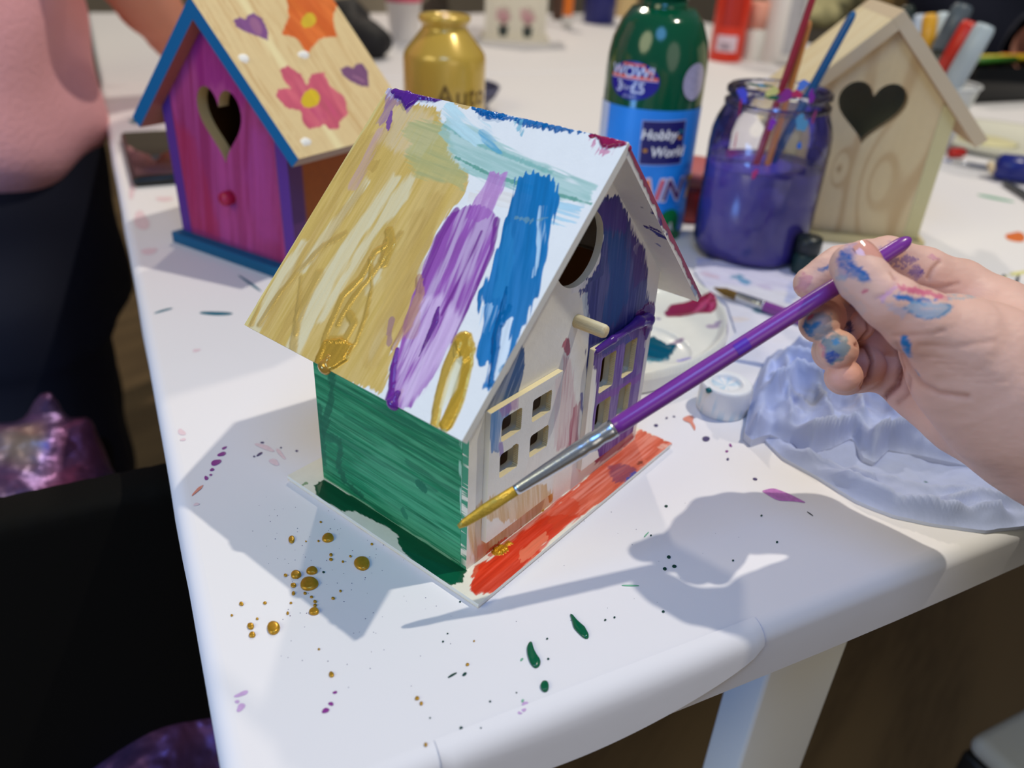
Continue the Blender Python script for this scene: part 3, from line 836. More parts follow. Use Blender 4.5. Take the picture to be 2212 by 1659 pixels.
# ridge of wet paint on the top edge of the right frame
lump = sdf_mesh(lambda P_: chain(P_, [((0.0705, WY0-0.0018, 0.0602), 0.0012), ((0.080, WY0-0.0020, 0.0612), 0.0015), ((0.090, WY0-0.0018, 0.0614), 0.0013), ((0.097, WY0-0.0022, 0.0622), 0.0022), ((0.1035, WY0-0.0022, 0.0610), 0.0024), ((0.104, WY0-0.0018, 0.0530), 0.001)], 0.001),
                (0.066, WY0-0.006, 0.048), (0.109, WY0+0.002, 0.067), 0.0004)
mk('wet_paint', lump[0], lump[1], plain('wet_violet_paint', (82, 44, 134), 0.08, var=0.2, scale=300), FRM)

# --- perch
pm = wood_mat('bare_dowel_wood', (240, 226, 180), (196, 168, 112), 90, (8, 0.6, 8), 3.0)
rod('perch', pm, HH, (0.0591, WY0+0.001, 0.0750), (0.0591, WY0-0.0115, 0.0750), [(0, 0.0023), (0.93, 0.00225), (1.0, 0.0019)], 28)

# --- green side wall and plain far side wall
def green_paint(sh, A, B):
    p = Paint(sh, A, B, (22, 116, 74), var=0.1)
    d = ((700, 880), (1000, 1060))
    p.add([(650, 760), (1030, 940), (1030, 1260), (680, 1060)], (20, 122, 78), 1, d, 0, var=0.45, sx=1500, sl=60)
    p.add([(650, 760), (1030, 940), (1030, 1260), (680, 1060)], (66, 160, 112), 0.55, d, 0, dry=0.52, sx=1300, sl=45, var=0.3)
    p.add([(650, 760), (1030, 940), (1030, 1260), (680, 1060)], (104, 190, 142), 0.3, d, 0, dry=0.6, sx=2400, sl=80)
    p.add([(760, 1010), (840, 960), (1000, 1140), (990, 1200), (880, 1140)], (86, 170, 126), 0.45, d, 0.002, 0.004, dry=0.42, sx=1500, sl=40)
    for pts in ([(720, 800), (715, 860), (700, 930)], [(700, 940), (735, 955), (732, 1010), (745, 1040), (780, 1070)], [(690, 880), (700, 1000)]):
        p.add(pts, (18, 96, 66), 0.75, ((0, 0), (0, 1)), 0.001, 0.0008, rad=0.0016)
    for pts in ([(720, 830), (830, 890), (990, 965)], [(745, 900), (900, 975), (1000, 1020)], [(740, 950), (820, 1000), (940, 1060)], [(880, 1000), (1005, 1075)]):
        p.add(pts, (20, 104, 72), 0.6, d, 0.001, 0.0008, rad=0.0011, streak=0.3)
    p.add([(905, 1045), (915, 1055)], (22, 110, 78), 0.9, None, rad=0.0016); p.add([(872, 1105), (876, 1115)], (34, 122, 86), 0.9, None, rad=0.0014)
    p.add([(700, 1032), (820, 1110), (1005, 1225)], (150, 200, 160), 0.6, d, 0.0006, rad=0.0005, dry=0.4)
    p.add([(996, 960), (998, 1050), (1004, 1150), (1008, 1225)], (178, 220, 196), 0.7, ((1000, 960), (1008, 1200)), 0.001, rad=0.0008, dry=0.45)
    return p
zs = zun(WX0)
plate('side_wall', Sheet((WX0, 0, 0), Y3, Z3, -X3), WY1-WY0-TW-0.0001, zs-TP, TW, 0.0003, PM, HH, paint=green_paint, side=(150, 205, 180), back=(176, 124, 72), a0=WY0+TW+0.0001, b0=TP)
plate('side_wall', Sheet((Lx-WX0, 0, 0), Y3, Z3, X3), WY1-WY0-2*TW-0.0004, zs-TP, TW, 0.003, PM, HH, paint=lambda sh, A, B: Paint(sh, A, B, WHITE), side=WHITE, back=(176, 124, 72), a0=WY0+TW+0.0002, b0=TP)

# --- roof
Ls = (ZR-ZE)*R2
sl = np.array([XR-XE, 0, ZR-ZE]); sl /= np.linalg.norm(sl)
nl = np.array([-sl[2], 0, sl[0]])
def roof_paint(sh, A, B):
    p = Paint(sh, A, B, (238, 238, 234), var=0.02)
    G = DN
    # big gold wash
    p.add([(826, 196), (842, 212), (905, 226), (948, 238), (966, 290), (975, 345), (1012, 372), (1005, 420), (975, 450), (945, 500), (905, 590), (910, 650), (880, 700), (850, 760), (826, 850), (700, 812), (520, 720), (520, 690)],
          (218, 184, 100), 1, G, 0.0012, 0.0006, streak=0.06, met=0.25, var=0.12, wet=0.15)
    p.add([(845, 230), (930, 240), (960, 300), (900, 340), (850, 330), (810, 300)], (228, 206, 166), 0.7, G, 0.002, 0.002, streak=0.5, met=0.2)
    # pale uncovered streaks
    for poly in ([(818, 420), (850, 372), (866, 385), (840, 430), (780, 520), (725, 610), (690, 680), (668, 720), (640, 780), (610, 762), (650, 680), (700, 590), (760, 500)],
                 [(742, 445), (790, 380), (800, 395), (760, 450), (700, 530), (660, 590), (640, 585), (690, 510)],
                 [(600, 590), (650, 520), (668, 520), (600, 640), (560, 722), (535, 712)],
                 [(888, 372), (895, 385), (880, 430), (820, 500), (760, 590), (700, 690), (680, 700), (735, 600), (800, 500), (850, 420)],
                 [(832, 540), (820, 600), (790, 640), (780, 622), (800, 560)], [(745, 690), (760, 700), (750, 722), (730, 722)],
                 [(830, 690), (850, 660), (845, 700), (815, 760), (800, 790), (798, 760)]):
        p.add(poly, (232, 222, 184), 0.8, G, 0.0008, 0.0012, streak=0.2, met=0.2, var=0.05)
    # darker gold strokes
    for pts, r in (([(800, 300), (740, 400), (650, 560), (575, 700)], 0.0022), ([(838, 270), (770, 420), (680, 560), (640, 660), (600, 745)], 0.0018), ([(850, 480), (790, 560), (720, 700), (690, 790)], 0.0016),
                   ([(905, 470), (880, 560), (860, 640), (800, 780)], 0.003), ([(940, 430), (900, 560), (850, 700)], 0.003), ([(780, 300), (720, 380)], 0.0024)):
        p.add(pts, (204, 168, 92), 0.6, G, 0.0012, 0.0014, rad=r, streak=0.4, met=0.5)
    for pts, r in (([(745, 505), (700, 530), (640, 590), (600, 640), (560, 700)], 0.0009), ([(690, 590), (660, 650), (640, 700), (632, 760)], 0.0012), ([(650, 600), (640, 690), (640, 720)], 0.0007),
                   ([(600, 560), (560, 650), (545, 700)], 0.0008), ([(866, 505), (840, 540), (825, 560)], 0.0009)):
        p.add(pts, (208, 172, 92), 0.75, G, 0.0004, 0.0008, rad=r*1.5, wet=0.65, met=0.5, h=0.00012)
    # glossy gold loops and pool near the eave
    p.add([(838, 520), (800, 580), (765, 640), (735, 720), (705, 780)], (212, 178, 96), 0.65, G, 0.0008, 0.0014, rad=[0.0012, 0.0030, 0.0036, 0.0044, 0.0040], streak=0.25, met=0.4, wet=0.4)
    p.add([(860, 560), (850, 640), (800, 760)], (214, 180, 104), 0.6, G, 0.0008, 0.0014, rad=0.0036, streak=0.25, met=0.4)
    for pts, r in (([(835, 530), (810, 545), (780, 600), (740, 640), (705, 720), (690, 790)], 0.0012), ([(835, 520), (828, 560), (800, 600), (765, 640), (740, 680), (730, 700)], 0.0011),
                   ([(840, 500), (845, 530), (830, 570)], 0.0016), ([(800, 560), (803, 620), (790, 680), (770, 740), (745, 770)], 0.0008), ([(755, 680), (765, 700), (745, 735), (715, 735)], 0.0014)):
        p.add(pts, (210, 170, 78), 0.85, G, 0.0003, 0.0007, rad=r*1.15, wet=0.85, met=0.5, h=0.0002)
    p.add([(700, 735), (740, 730), (765, 745), (752, 780), (728, 796), (700, 806), (676, 798), (682, 770)], (205, 160, 60), 0.95, G, 0.0002, 0.0003, wet=0.95, met=0.65, h=0.0007, var=0.2)
    # green wash over gold, teal over white
    p.add([(880, 270), (905, 262), (960, 268), (975, 300), (985, 345), (1010, 372), (1000, 410), (950, 392), (900, 380), (876, 340), (890, 310), (870, 285)], (176, 180, 124), 0.85, ((880, 280), (1010, 330)), 0.0014, 0.0012, streak=0.25)
    p.add([(965, 250), (990, 262), (1050, 290), (1120, 330), (1190, 368), (1275, 398), (1290, 402), (1272, 440), (1200, 425), (1130, 412), (1060, 395), (1010, 372), (975, 330), (950, 290)],
          (158, 200, 190), 0.9, ((960, 260), (1280, 400)), 0.0012, 0.0008, streak=0.22, var=0.10)
    p.add([(985, 340), (1060, 378), (1150, 405), (1275, 440)], (96, 160, 142), 0.9, None, 0.0003, 0.0003, rad=[0.0003, 0.0005, 0.0006, 0.0004], wet=0.3)
    p.add([(960, 270), (1030, 310), (1120, 345), (1190, 372)], (110, 176, 166), 0.7, None, 0.0003, 0.0006, rad=0.0007)
    p.add([(970, 240), (1010, 275), (1040, 290)], (190, 222, 226), 0.9, ((970, 240), (1030, 290)), 0.001, rad=0.004, dry=0.35)
    p.add([(1030, 285), (1045, 275), (1075, 310), (1090, 330), (1060, 330), (1040, 310)], (70, 165, 205), 0.8, ((1030, 280), (1090, 330)), 0.0012, 0.0006, streak=0.5)
    p.add([(1010, 410), (1110, 420), (1150, 440), (1150, 460), (1010, 440)], (236, 226, 214), 0.6, ((1010, 410), (1150, 450)), 0.001, streak=0.5)
    p.add([(1190, 430), (1260, 445), (1245, 480), (1185, 480)], (170, 210, 224), 0.9, ((1190, 430), (1260, 450)), 0.0016, 0.0004, dry=0.48)
    # purple strokes
    p.add([(1058, 372), (1092, 374), (1086, 410), (1062, 465), (1030, 480), (1005, 470), (1035, 420)], (188, 130, 196), 0.9, ((1070, 370), (1030, 470)), 0.0008, 0.0004, streak=0.2)
    p.add([(1000, 448), (1030, 440), (1070, 462), (1076, 475), (1066, 530), (1040, 600), (1005, 680), (975, 740), (935, 810), (890, 880), (850, 888), (830, 880), (835, 850), (858, 770), (880, 680), (908, 600), (935, 520), (965, 470)],
          (158, 88, 176), 1, ((1040, 450), (900, 800)), 0.0008, 0.0004, streak=0.34, var=0.22, wet=0.2)
    p.add([(905, 640), (960, 640), (1000, 690), (960, 770), (900, 860), (870, 880), (862, 800)], (226, 198, 228), 0.75, ((1000, 640), (890, 860)), 0.001, 0.002, dry=0.42, streak=0.1)
    p.add([(840, 860), (900, 860), (870, 900), (830, 890)], (240, 236, 240), 0.0)
    for pts, r in (([(985, 455), (950, 510), (915, 600), (905, 650)], [0.0012, 0.0014, 0.0010, 0.0004]), ([(1073, 475), (1062, 540), (1030, 620), (1000, 690), (975, 740)], [0.0010, 0.0009, 0.0006, 0.0005, 0.0002]),
                   ([(1040, 500), (1000, 590), (955, 680)], 0.0003)):
        p.add(pts, (122, 48, 142), 0.85, ((1040, 450), (900, 800)), 0.0003, 0.0004, rad=r, wet=0.6, h=0.0001)
    p.add([(947, 665), (940, 695), (925, 730), (905, 770)], (100, 34, 130), 0.95, None, 0.0002, rad=[0.0005, 0.0012, 0.0008, 0.0002], wet=0.9, h=0.0004)
    p.add([(858, 755), (850, 790), (846, 840), (842, 880)], (110, 44, 140), 1, None, 0.0002, rad=[0.0008, 0.0012, 0.0011, 0.0022], wet=0.9, h=0.0006)
    p.add([(905, 600), (908, 640), (880, 700), (850, 750)], (190, 140, 110), 0.7, G, 0.0006, 0.0004, rad=[0.0012, 0.0016, 0.0018, 0.0012], wet=0.6, met=0.4, h=0.0002)
    p.add([(845, 690), (840, 740)], (140, 90, 130), 0.6, G, rad=0.001, dry=0.4)
    # blue strokes
    p.add([(1110, 420), (1118, 385), (1150, 372), (1185, 378), (1205, 400), (1198, 470), (1190, 520), (1178, 560), (1160, 640), (1140, 690), (1110, 740), (1090, 800), (1060, 842), (1052, 835), (1054, 790), (1030, 782), (1026, 770), (1044, 700), (1038, 660), (1036, 630), (1060, 580), (1085, 500)],
          (0, 116, 178), 1, ((1150, 400), (1090, 740)), 0.0014, 0.0003, streak=0.02, var=0.25, wet=0.35, h=0.00008)
    p.add([(1168, 445), (1180, 445), (1176, 520), (1160, 600), (1150, 600), (1162, 500)], (190, 220, 236), 0.85, ((1175, 440), (1155, 600)), 0.0008, dry=0.42)
    p.add([(1040, 660), (1075, 660), (1060, 720), (1035, 715)], (170, 205, 230), 0.7, ((1070, 650), (1050, 720)), 0.001, dry=0.45)
    p.add([(1085, 700), (1105, 690), (1100, 760), (1070, 830), (1062, 800)], (225, 236, 242), 0.95, ((1100, 690), (1070, 820)), 0.001, dry=0.35)
    p.add([(1085, 500), (1075, 600), (1062, 640), (1090, 650), (1110, 560), (1105, 480)], (30, 136, 194), 0.5, ((1100, 480), (1070, 640)), 0.001, streak=0.5)
    p.add([(1095, 620), (1082, 680), (1072, 730), (1068, 780), (1058, 832)], (0, 92, 150), 0.95, None, 0.0003, rad=[0.0005, 0.0011, 0.0013, 0.0011, 0.0006], wet=0.95, h=0.0005)
    p.add([(1100, 660), (1085, 700)], (0, 100, 160), 0.8, None, rad=0.0008, wet=0.8, h=0.0002)
    p.add([(1115, 470), (1150, 478), (1180, 470)], (120, 160, 160), 0.5, None, 0.001, rad=0.0006)
    p.add([(1082, 800), (1102, 770)], (30, 130, 170), 0.8, None, 0.001, rad=0.0006, dry=0.4)
    # gold horseshoe
    p.add([(1000, 738), (1003, 760)], (212, 176, 84), 1, None, 0.0002, 0.0004, rad=[0.0032, 0.0036], wet=0.6, met=0.5, h=0.0003)
    p.add([(988, 745), (965, 800), (946, 870), (938, 922)], (210, 172, 78), 1, None, 0.0002, 0.0003, rad=[0.0020, 0.0019, 0.0017, 0.0015], wet=0.75, met=0.5, h=0.00035)
    p.add([(1000, 735), (1010, 780), (990, 860), (965, 915)], (206, 164, 58), 1, None, 0.0002, 0.0003, rad=[0.0026, 0.0019, 0.0023, 0.0023], wet=0.8, met=0.5, h=0.0004)
    p.add([(985, 775), (1002, 772), (985, 840), (955, 895), (950, 880), (968, 820)], (228, 220, 180), 0.85, ((990, 770), (955, 890)), 0.0006, 0.0006, streak=0.3)
    # ridge: purple, blue and crimson wet paint
    p.add([(836, 190), (858, 194), (905, 203), (948, 214), (935, 220), (905, 218), (890, 232), (878, 243), (868, 222), (850, 228), (842, 250), (820, 272), (812, 268), (826, 240), (832, 215)],
          (130, 84, 160), 0.75, G, 0.001, 0.0006, streak=0.3)
    p.add([(850, 196), (885, 200), (925, 208), (955, 216), (940, 220), (905, 216), (888, 230), (876, 238), (866, 216), (852, 212)], (86, 36, 134), 1, G, 0.0003, 0.0003, wet=0.9, h=0.0007)
    p.add([(845, 240), (842, 262), (838, 280)], (112, 56, 150), 0.9, None, rad=[0.0005, 0.0012, 0.0004])
    p.add([(875, 205), (850, 235)], (240, 238, 236), 0.0)
    p.add([(1020, 232), (1040, 235), (1085, 246), (1130, 256), (1180, 266), (1240, 280), (1292, 290), (1260, 288), (1225, 284), (1185, 280), (1140, 275), (1110, 262), (1090, 258), (1060, 256), (1042, 254), (1035, 244)],
          (12, 104, 168), 1, G, 0.001, 0.0003, streak=0.05, wet=0.9, h=0.0004)
    p.add([(1045, 244), (1085, 252)], (0, 98, 165), 1, None, rad=0.0013, wet=0.95, h=0.0006)
    p.add([(1110, 256), (1135, 262), (1128, 300), (1115, 285)], (110, 180, 200), 0.8, G, 0.001, dry=0.4)
    p.add([(1276, 287), (1300, 292), (1356, 306), (1357, 316), (1335, 318), (1318, 322), (1300, 318), (1290, 300)], (150, 30, 78), 1, G, 0.0004, 0.0003, wet=0.95, h=0.0006)
    p.add([(1280, 298), (1300, 318), (1325, 322), (1322, 334), (1295, 338), (1284, 325)], (206, 120, 156), 0.8, G, 0.0018, 0.0004, dry=0.42)
    p.add([(985, 222), (1010, 230)], (212, 172, 90), 0.9, None, rad=0.0010, wet=0.3)
    # warm paint at the back edge
    p.add([(828, 205), (700, 410), (600, 575), (530, 700)], (226, 208, 140), 0.8, G, 0.0004, 0.0006, rad=0.0012, met=0.2)
    p.add([(820, 285), (790, 350), (765, 400)], (196, 156, 170), 0.6, G, 0.001, 0.0008, rad=0.0018, streak=0.4)
    p.add([(808, 355), (806, 360)], (196, 160, 80), 0.8, None, rad=0.002)
    p.add([(890, 720), (900, 650)], (196, 150, 110), 0.3, G, rad=0.002)
    return p
def roof_side(Sv, c):
    # eave edge of the gold end carries paint, rest bare white
    e = (np.abs((Sv-np.array([XE, 0, ZE]))@sl) < 0.0004) & (Sv[:, 1] > 0.045)
    c[e] = lin((206, 178, 110))
    return c
shL = Sheet((XE, YR0, ZE), Y3, sl, nl)
RPL = plate('roof_panel', shL, YR1-YR0, Ls, TR, 0.00022, PM, HH, paint=roof_paint, side=(232, 230, 218), back=(228, 226, 216), sidefn=roof_side)
sr = np.array([-sl[0], 0, sl[2]]); nr = np.array([sl[2], 0, sl[0]])
ER = np.array([2*XR-XE, YR0, ZE])
def under_paint(sh, A, B):
    p = Paint(sh, A, B, (226, 224, 216))
    p.add([(1402, 487), (1425, 498), (1440, 512), (1430, 505), (1405, 492)], (70, 50, 130), 1, None, 0.0004, 0.0003)
    p.add([(1393, 490), (1408, 497), (1425, 508), (1450, 520)], (56, 58, 140), 1, None, 0.0003, rad=[0.0003, 0.0006, 0.0014, 0.001])
    p.add([(1392, 488), (1420, 498)], (70, 50, 120), 1, None, rad=0.0004)
    p.add([(1409, 452), (1412, 462)], (56, 56, 130), 1, None, rad=0.0008)
    p.add([(1420, 527), (1426, 532)], (110, 120, 170), 0.9, None, rad=0.0006)
    p.add([(1416, 629), (1440, 635), (1466, 641)], (96, 66, 150), 1, None, 0.0004, rad=0.0014)
    p.add([(1388, 448), (1389, 450)], (90, 90, 110), 0.8, None, rad=0.0003)
    p.add([(1440, 500), (1460, 520), (1475, 560), (1455, 545)], (120, 50, 100), 0.6, None, 0.0008)
    return p
def edge_r(Sv, c):
    # front edge: crimson on its outer half
    f_ = Sv[:, 1] < YR0+0.0002
    d_ = (Sv-ER)@nr                 # 0 at outer face, -TR inside
    t_ = (Sv-ER)@sr
    c[:] = lin((232, 230, 220))
    c[f_ & (d_ > -TR*0.5)] = lin((150, 40, 80))
    return c
RPR = plate('roof_panel', Sheet(ER-nr*TR, Y3, sr, -nr), YR1-YR0, Ls-TR-0.0001, TR-0.0001, 0.0005, PM, HH, paint=under_paint, side=(232, 230, 220), back=(226, 224, 216))
# crimson paint along the front arris of the right panel
def edge_paint(sh, A, B):
    p = Paint(sh, A, B, (234, 232, 222))
    # plane coordinates: a up the slope, b thickness
    n0 = fbm(A*260, B*0+3.1, 9)-0.5
    lim = TR*(0.46+0.55*n0)
    msk = sstep(B, lim-0.0002, lim+0.0001)
    c = lin((150, 42, 82))*(0.8+0.4*fbm(A*900, B*900, 5)[:, None])
    p.col = p.col*(1-msk[:, None])+c*msk[:, None]
    m2 = sstep(fbm(A*160, B*300, 21), 0.55, 0.62)*sstep(A, 0.028, 0.034)*(1-sstep(A, 0.056, 0.062))*sstep(B, 0, 0.0002)
    p.col = p.col*(1-m2[:, None])+lin((84, 56, 124))*m2[:, None]
    m3 = (1-sstep(np.abs(A-0.008), 0.0035, 0.0045))*(B < lim)
    p.col = p.col*(1-0.6*m3[:, None])+lin((96, 140, 190))*0.6*m3[:, None]
    p.wet = msk*0.35; p.h = msk*0.00015
    return p
plate('painted_edge', Sheet(ER-nr*TR-Y3*0.00005, sr, nr, -Y3), Ls-TR-0.0001, TR, 0.00012, 0.00014, PM, RPR, paint=edge_paint, side=(150, 42, 82))
mk('ridge_paint', *sdf_mesh(lambda P_: chain(P_, [((XR+0.0012, YR0+0.0004, ZR-0.0016), 0.0010), ((XR+0.0004, YR0+0.012, ZR-0.0008), 0.0009), ((XR+0.0004, YR0+0.02, ZR-0.0009), 0.0005)], 0.001), (XR-0.003, YR0-0.002, ZR-0.005), (XR+0.004, YR0+0.023, ZR+0.002), 0.0003), plain('wet_crimson_paint', (150, 30, 78), 0.08), RPL)
mk('ridge_paint', *sdf_mesh(lambda P_: chain(P_, [((XR+0.0003, YR0+0.022, ZR-0.0008), 0.0005), ((XR+0.0003, YR0+0.04, ZR-0.0008), 0.0008), ((XR+0.0003, YR0+0.055, ZR-0.0007), 0.0009), ((XR+0.0003, YR0+0.063, ZR-0.0010), 0.0007)], 0.001), (XR-0.003, YR0+0.018, ZR-0.004), (XR+0.004, YR0+0.067, ZR+0.002), 0.0003), plain('wet_blue_paint', (10, 100, 166), 0.08), RPL)
mk('ridge_paint', *sdf_mesh(lambda P_: chain(P_, [((XR+0.0003, YR0+0.080, ZR-0.0009), 0.0007), ((XR+0.0003, YR0+0.088, ZR-0.0006), 0.0012), ((XR+0.0003, YR0+0.094, ZR-0.0008), 0.0012), ((XR+0.0003, YR0+0.097, ZR-0.0010), 0.0006)], 0.001), (XR-0.003, YR0+0.076, ZR-0.004), (XR+0.004, YR0+0.101, ZR+0.003), 0.0003), plain('wet_purple_paint', (92, 40, 140), 0.08), RPL)
# drips hanging from the eave
for (x, y, mt_, r) in ((697, 798, 'wet_gold_drip', 0.0021), (843, 880, 'wet_purple_drip', 0.0018)):
    q = shL.px([(x, y)])[0]
    c = shL.P(np.array([q[0]]), np.array([0.0004]))[0]
    dr = sdf_mesh(lambda P_: smin(ell_sd(P_, c+np.array([-0.0002, 0, -0.0006]), (r*0.6, r*1.3, r)), cap_sd(P_, c+sl*0.003+nl*0.0002, c, r*0.5, r*0.6), 0.001), c-0.006, c+0.006, 0.0003)
    mk('paint_drip', *dr, plain(mt_, (196, 150, 66) if 'gold' in mt_ else (104, 44, 140), 0.12, 0.4 if 'gold' in mt_ else 0.0), RPL)

# ================================================================== two pine bird houses behind
pine = wood_mat('pale_pine_wood', (232, 216, 184), (202, 164, 112), 26, (1, 1, 0.1), 2.4)
def kit(root, pose, dm, depth, res, mat, paints, cols, heart, name_knob=None):
    Wi, ts, E_, s_, Zr, tr, o_, tp, g, Wp2 = dm
    X, Y, a = pose
    U = np.array([math.cos(a), math.sin(a), 0]); Vd = np.array([-math.sin(a), math.cos(a), 0])
    O = np.array([X, Y, 0.0])
    ct = math.sqrt(1+s_*s_)
    drop = tr*ct
    zu = lambda u: Zr-drop-abs(u)*s_
    wd_ = depth-2*o_                     # wall box depth
    fT = 0.007
    front_sdf_ = lambda u, z: np.minimum.reduce([u+Wi, Wi-u, z-tp, (Zr-drop-np.abs(u)*s_-z)/ct])
    def fs(u, z):
        d = front_sdf_(u, z)
        if heart:
            cu, cz, sc, hh = heart
            hp = [(cu+sc*math.sin(t)**3, cz+hh*(13*math.cos(t)-5*math.cos(2*t)-2*math.cos(3*t)-math.cos(4*t))/15) for t in [2*math.pi*k/44 for k in range(44)]]
            h_ = poly_sd(u, z, hp)
            d = np.minimum(d, -h_)
        return d
    plate('front_wall', Sheet(O, U, Z3, -Vd), 2*Wi, Zr-drop-tp, fT, res, mat, root, sdf=fs, paint=paints.get('front'), side=cols['edge'], back=cols['inside'], a0=-Wi, b0=tp)
    plate('back_wall', Sheet(O+Vd*(wd_-fT), U, Z3, -Vd), 2*Wi, Zr-drop-tp, fT, 0.003, mat, root, sdf=front_sdf_, paint=lambda sh, A, B: Paint(sh, A, B, cols['inside']), side=cols['edge'], back=cols['edge'], a0=-Wi, b0=tp)
    for sg in (-1, 1):
        # side panels: front edge flush with the front
        zt = zu(Wi+ts)+0.0085
        base = O+U*(sg*(Wi+ts))
        plate('side_wall', Sheet(base, Vd, Z3, U*sg), wd_, zt-tp, ts-0.0002, res*1.6, mat, root, paint=paints.get('side'), side=cols['post'], back=cols['inside'], a0=0.0, b0=tp)
    plate('base_plate', Sheet((O[0], O[1], tp), U, Vd, Z3), 2*Wp2, wd_+2*g, tp, 0.002, mat, root, paint=paints.get('base'), side=cols['base'], a0=-Wp2, b0=-g)
    for sg in (-1, 1):
        L_ = E_*ct
        sv = np.array([0, 0, s_])-sg*U*1.0; sv /= np.linalg.norm(sv)
        nv = np.array([0, 0, 1.0])+sg*U*s_; nv /= np.linalg.norm(nv)
        org = O+U*(sg*E_)-Vd*o_+np.array([0, 0, Zr-E_*s_])
        ln = L_ if sg > 0 else L_-tr-0.0001
        plate('roof_panel', Sheet(org, Vd, sv, nv), depth, ln, tr, res*1.4, mat, root, paint=paints.get('roof_r' if sg > 0 else 'roof_l'), side=cols['eave'], back=cols['under'], sidefn=cols.get('roofside'))
    return O, U, Vd

# ---- pink, orange and blue painted house with flowers on the roof
PH = thing('birdhouse', 'pink bird house with heart opening, blue-edged roof painted with flowers and hearts', 'birdhouse', (0.1137, 0.296, 0))
PK = [0.0416, 0.0087, 0.0684, 1.0233, 0.1442, 0.0076, 0.0084, 0.0067, 0.0069, 0.0525]
BLU = (0, 98, 148)
def pk_front(sh, A, B):
    p = Paint(sh, A, B, (160, 52, 104), var=0.1)
    d = ((480, 60), (500, 560))
    allp = [(300, -60), (700, 200), (680, 640), (350, 560)]
    p.add(allp, (178, 66, 128), 0.8, d, 0, dry=0.48, sx=260, sl=12)
    p.add(allp, (140, 24, 72), 0.7, d, 0, dry=0.55, sx=300, sl=14)
    p.add([(400, 70), (470, 60), (540, 200), (520, 230), (480, 180), (430, 190), (420, 130)], (152, 24, 112), 0.8, d, 0.002, 0.004, streak=0.3)
    p.add([(360, 240), (420, 300), (470, 480), (480, 560), (420, 520), (380, 360)], (178, 34, 66), 0.6, d, 0.002, 0.006, streak=0.4)
    p.add([(540, 280), (580, 280), (600, 520), (560, 520), (530, 380)], (172, 66, 140), 0.5, d, 0.002, 0.006, streak=0.4)
    p.add([(352, 235), (380, 400), (412, 505)], (120, 16, 80), 0.7, d, rad=0.002, streak=0.3)
    p.add([(395, 490), (608, 568)], (110, 40, 96), 0.5, None, rad=0.002)
    return p
def pk_side(sh, A, B):
    p = Paint(sh, A, B, (150, 74, 12), var=0.12)
    m_ = (1-sstep(A, 0.009, 0.0115))[:, None]
    p.col = p.col*(1-m_)+lin((84, 44, 96))*m_
    return p
def pk_base(sh, A, B):
    p = Paint(sh, A, B, (0, 88, 132), var=0.12); return p
def flower(p, c, rx, pet, col1, col2, n, spk, rot=0.0, lobes=None):
    cx, cy = c
    pts = []
    for k in range(n*10):
        a = 2*math.pi*k/(n*10)
        r = 1-spk*(abs(math.sin(n*a/2))**0.8)
        ex, ey = rx[0]*r*math.cos(a+0.3), rx[1]*r*math.sin(a+0.3)
        pts.append((cx+ex*math.cos(rot)-ey*math.sin(rot), cy+ex*math.sin(rot)+ey*math.cos(rot)))
    p.add(pts, col1, 1, ((cx, cy), (cx+10, cy+12)), 0.0006, 0.0004, streak=0.06, var=0.3, sx=300, sl=60)
    p.add(pts, col2, 0.5, ((cx, cy), (cx+10, cy+12)), 0.0006, 0.001, dry=0.5, sx=260, sl=50)
def heartpoly(cx, cy, rx, ry, rot):
    o = []
    for k in range(40):
        t = 2*math.pi*k/40
        x = math.sin(t)**3*rx; y = -(13*math.cos(t)-5*math.cos(2*t)-2*math.cos(3*t)-math.cos(4*t))/15*ry
        o.append((cx+x*math.cos(rot)-y*math.sin(rot), cy+x*math.sin(rot)+y*math.cos(rot)))
    return o
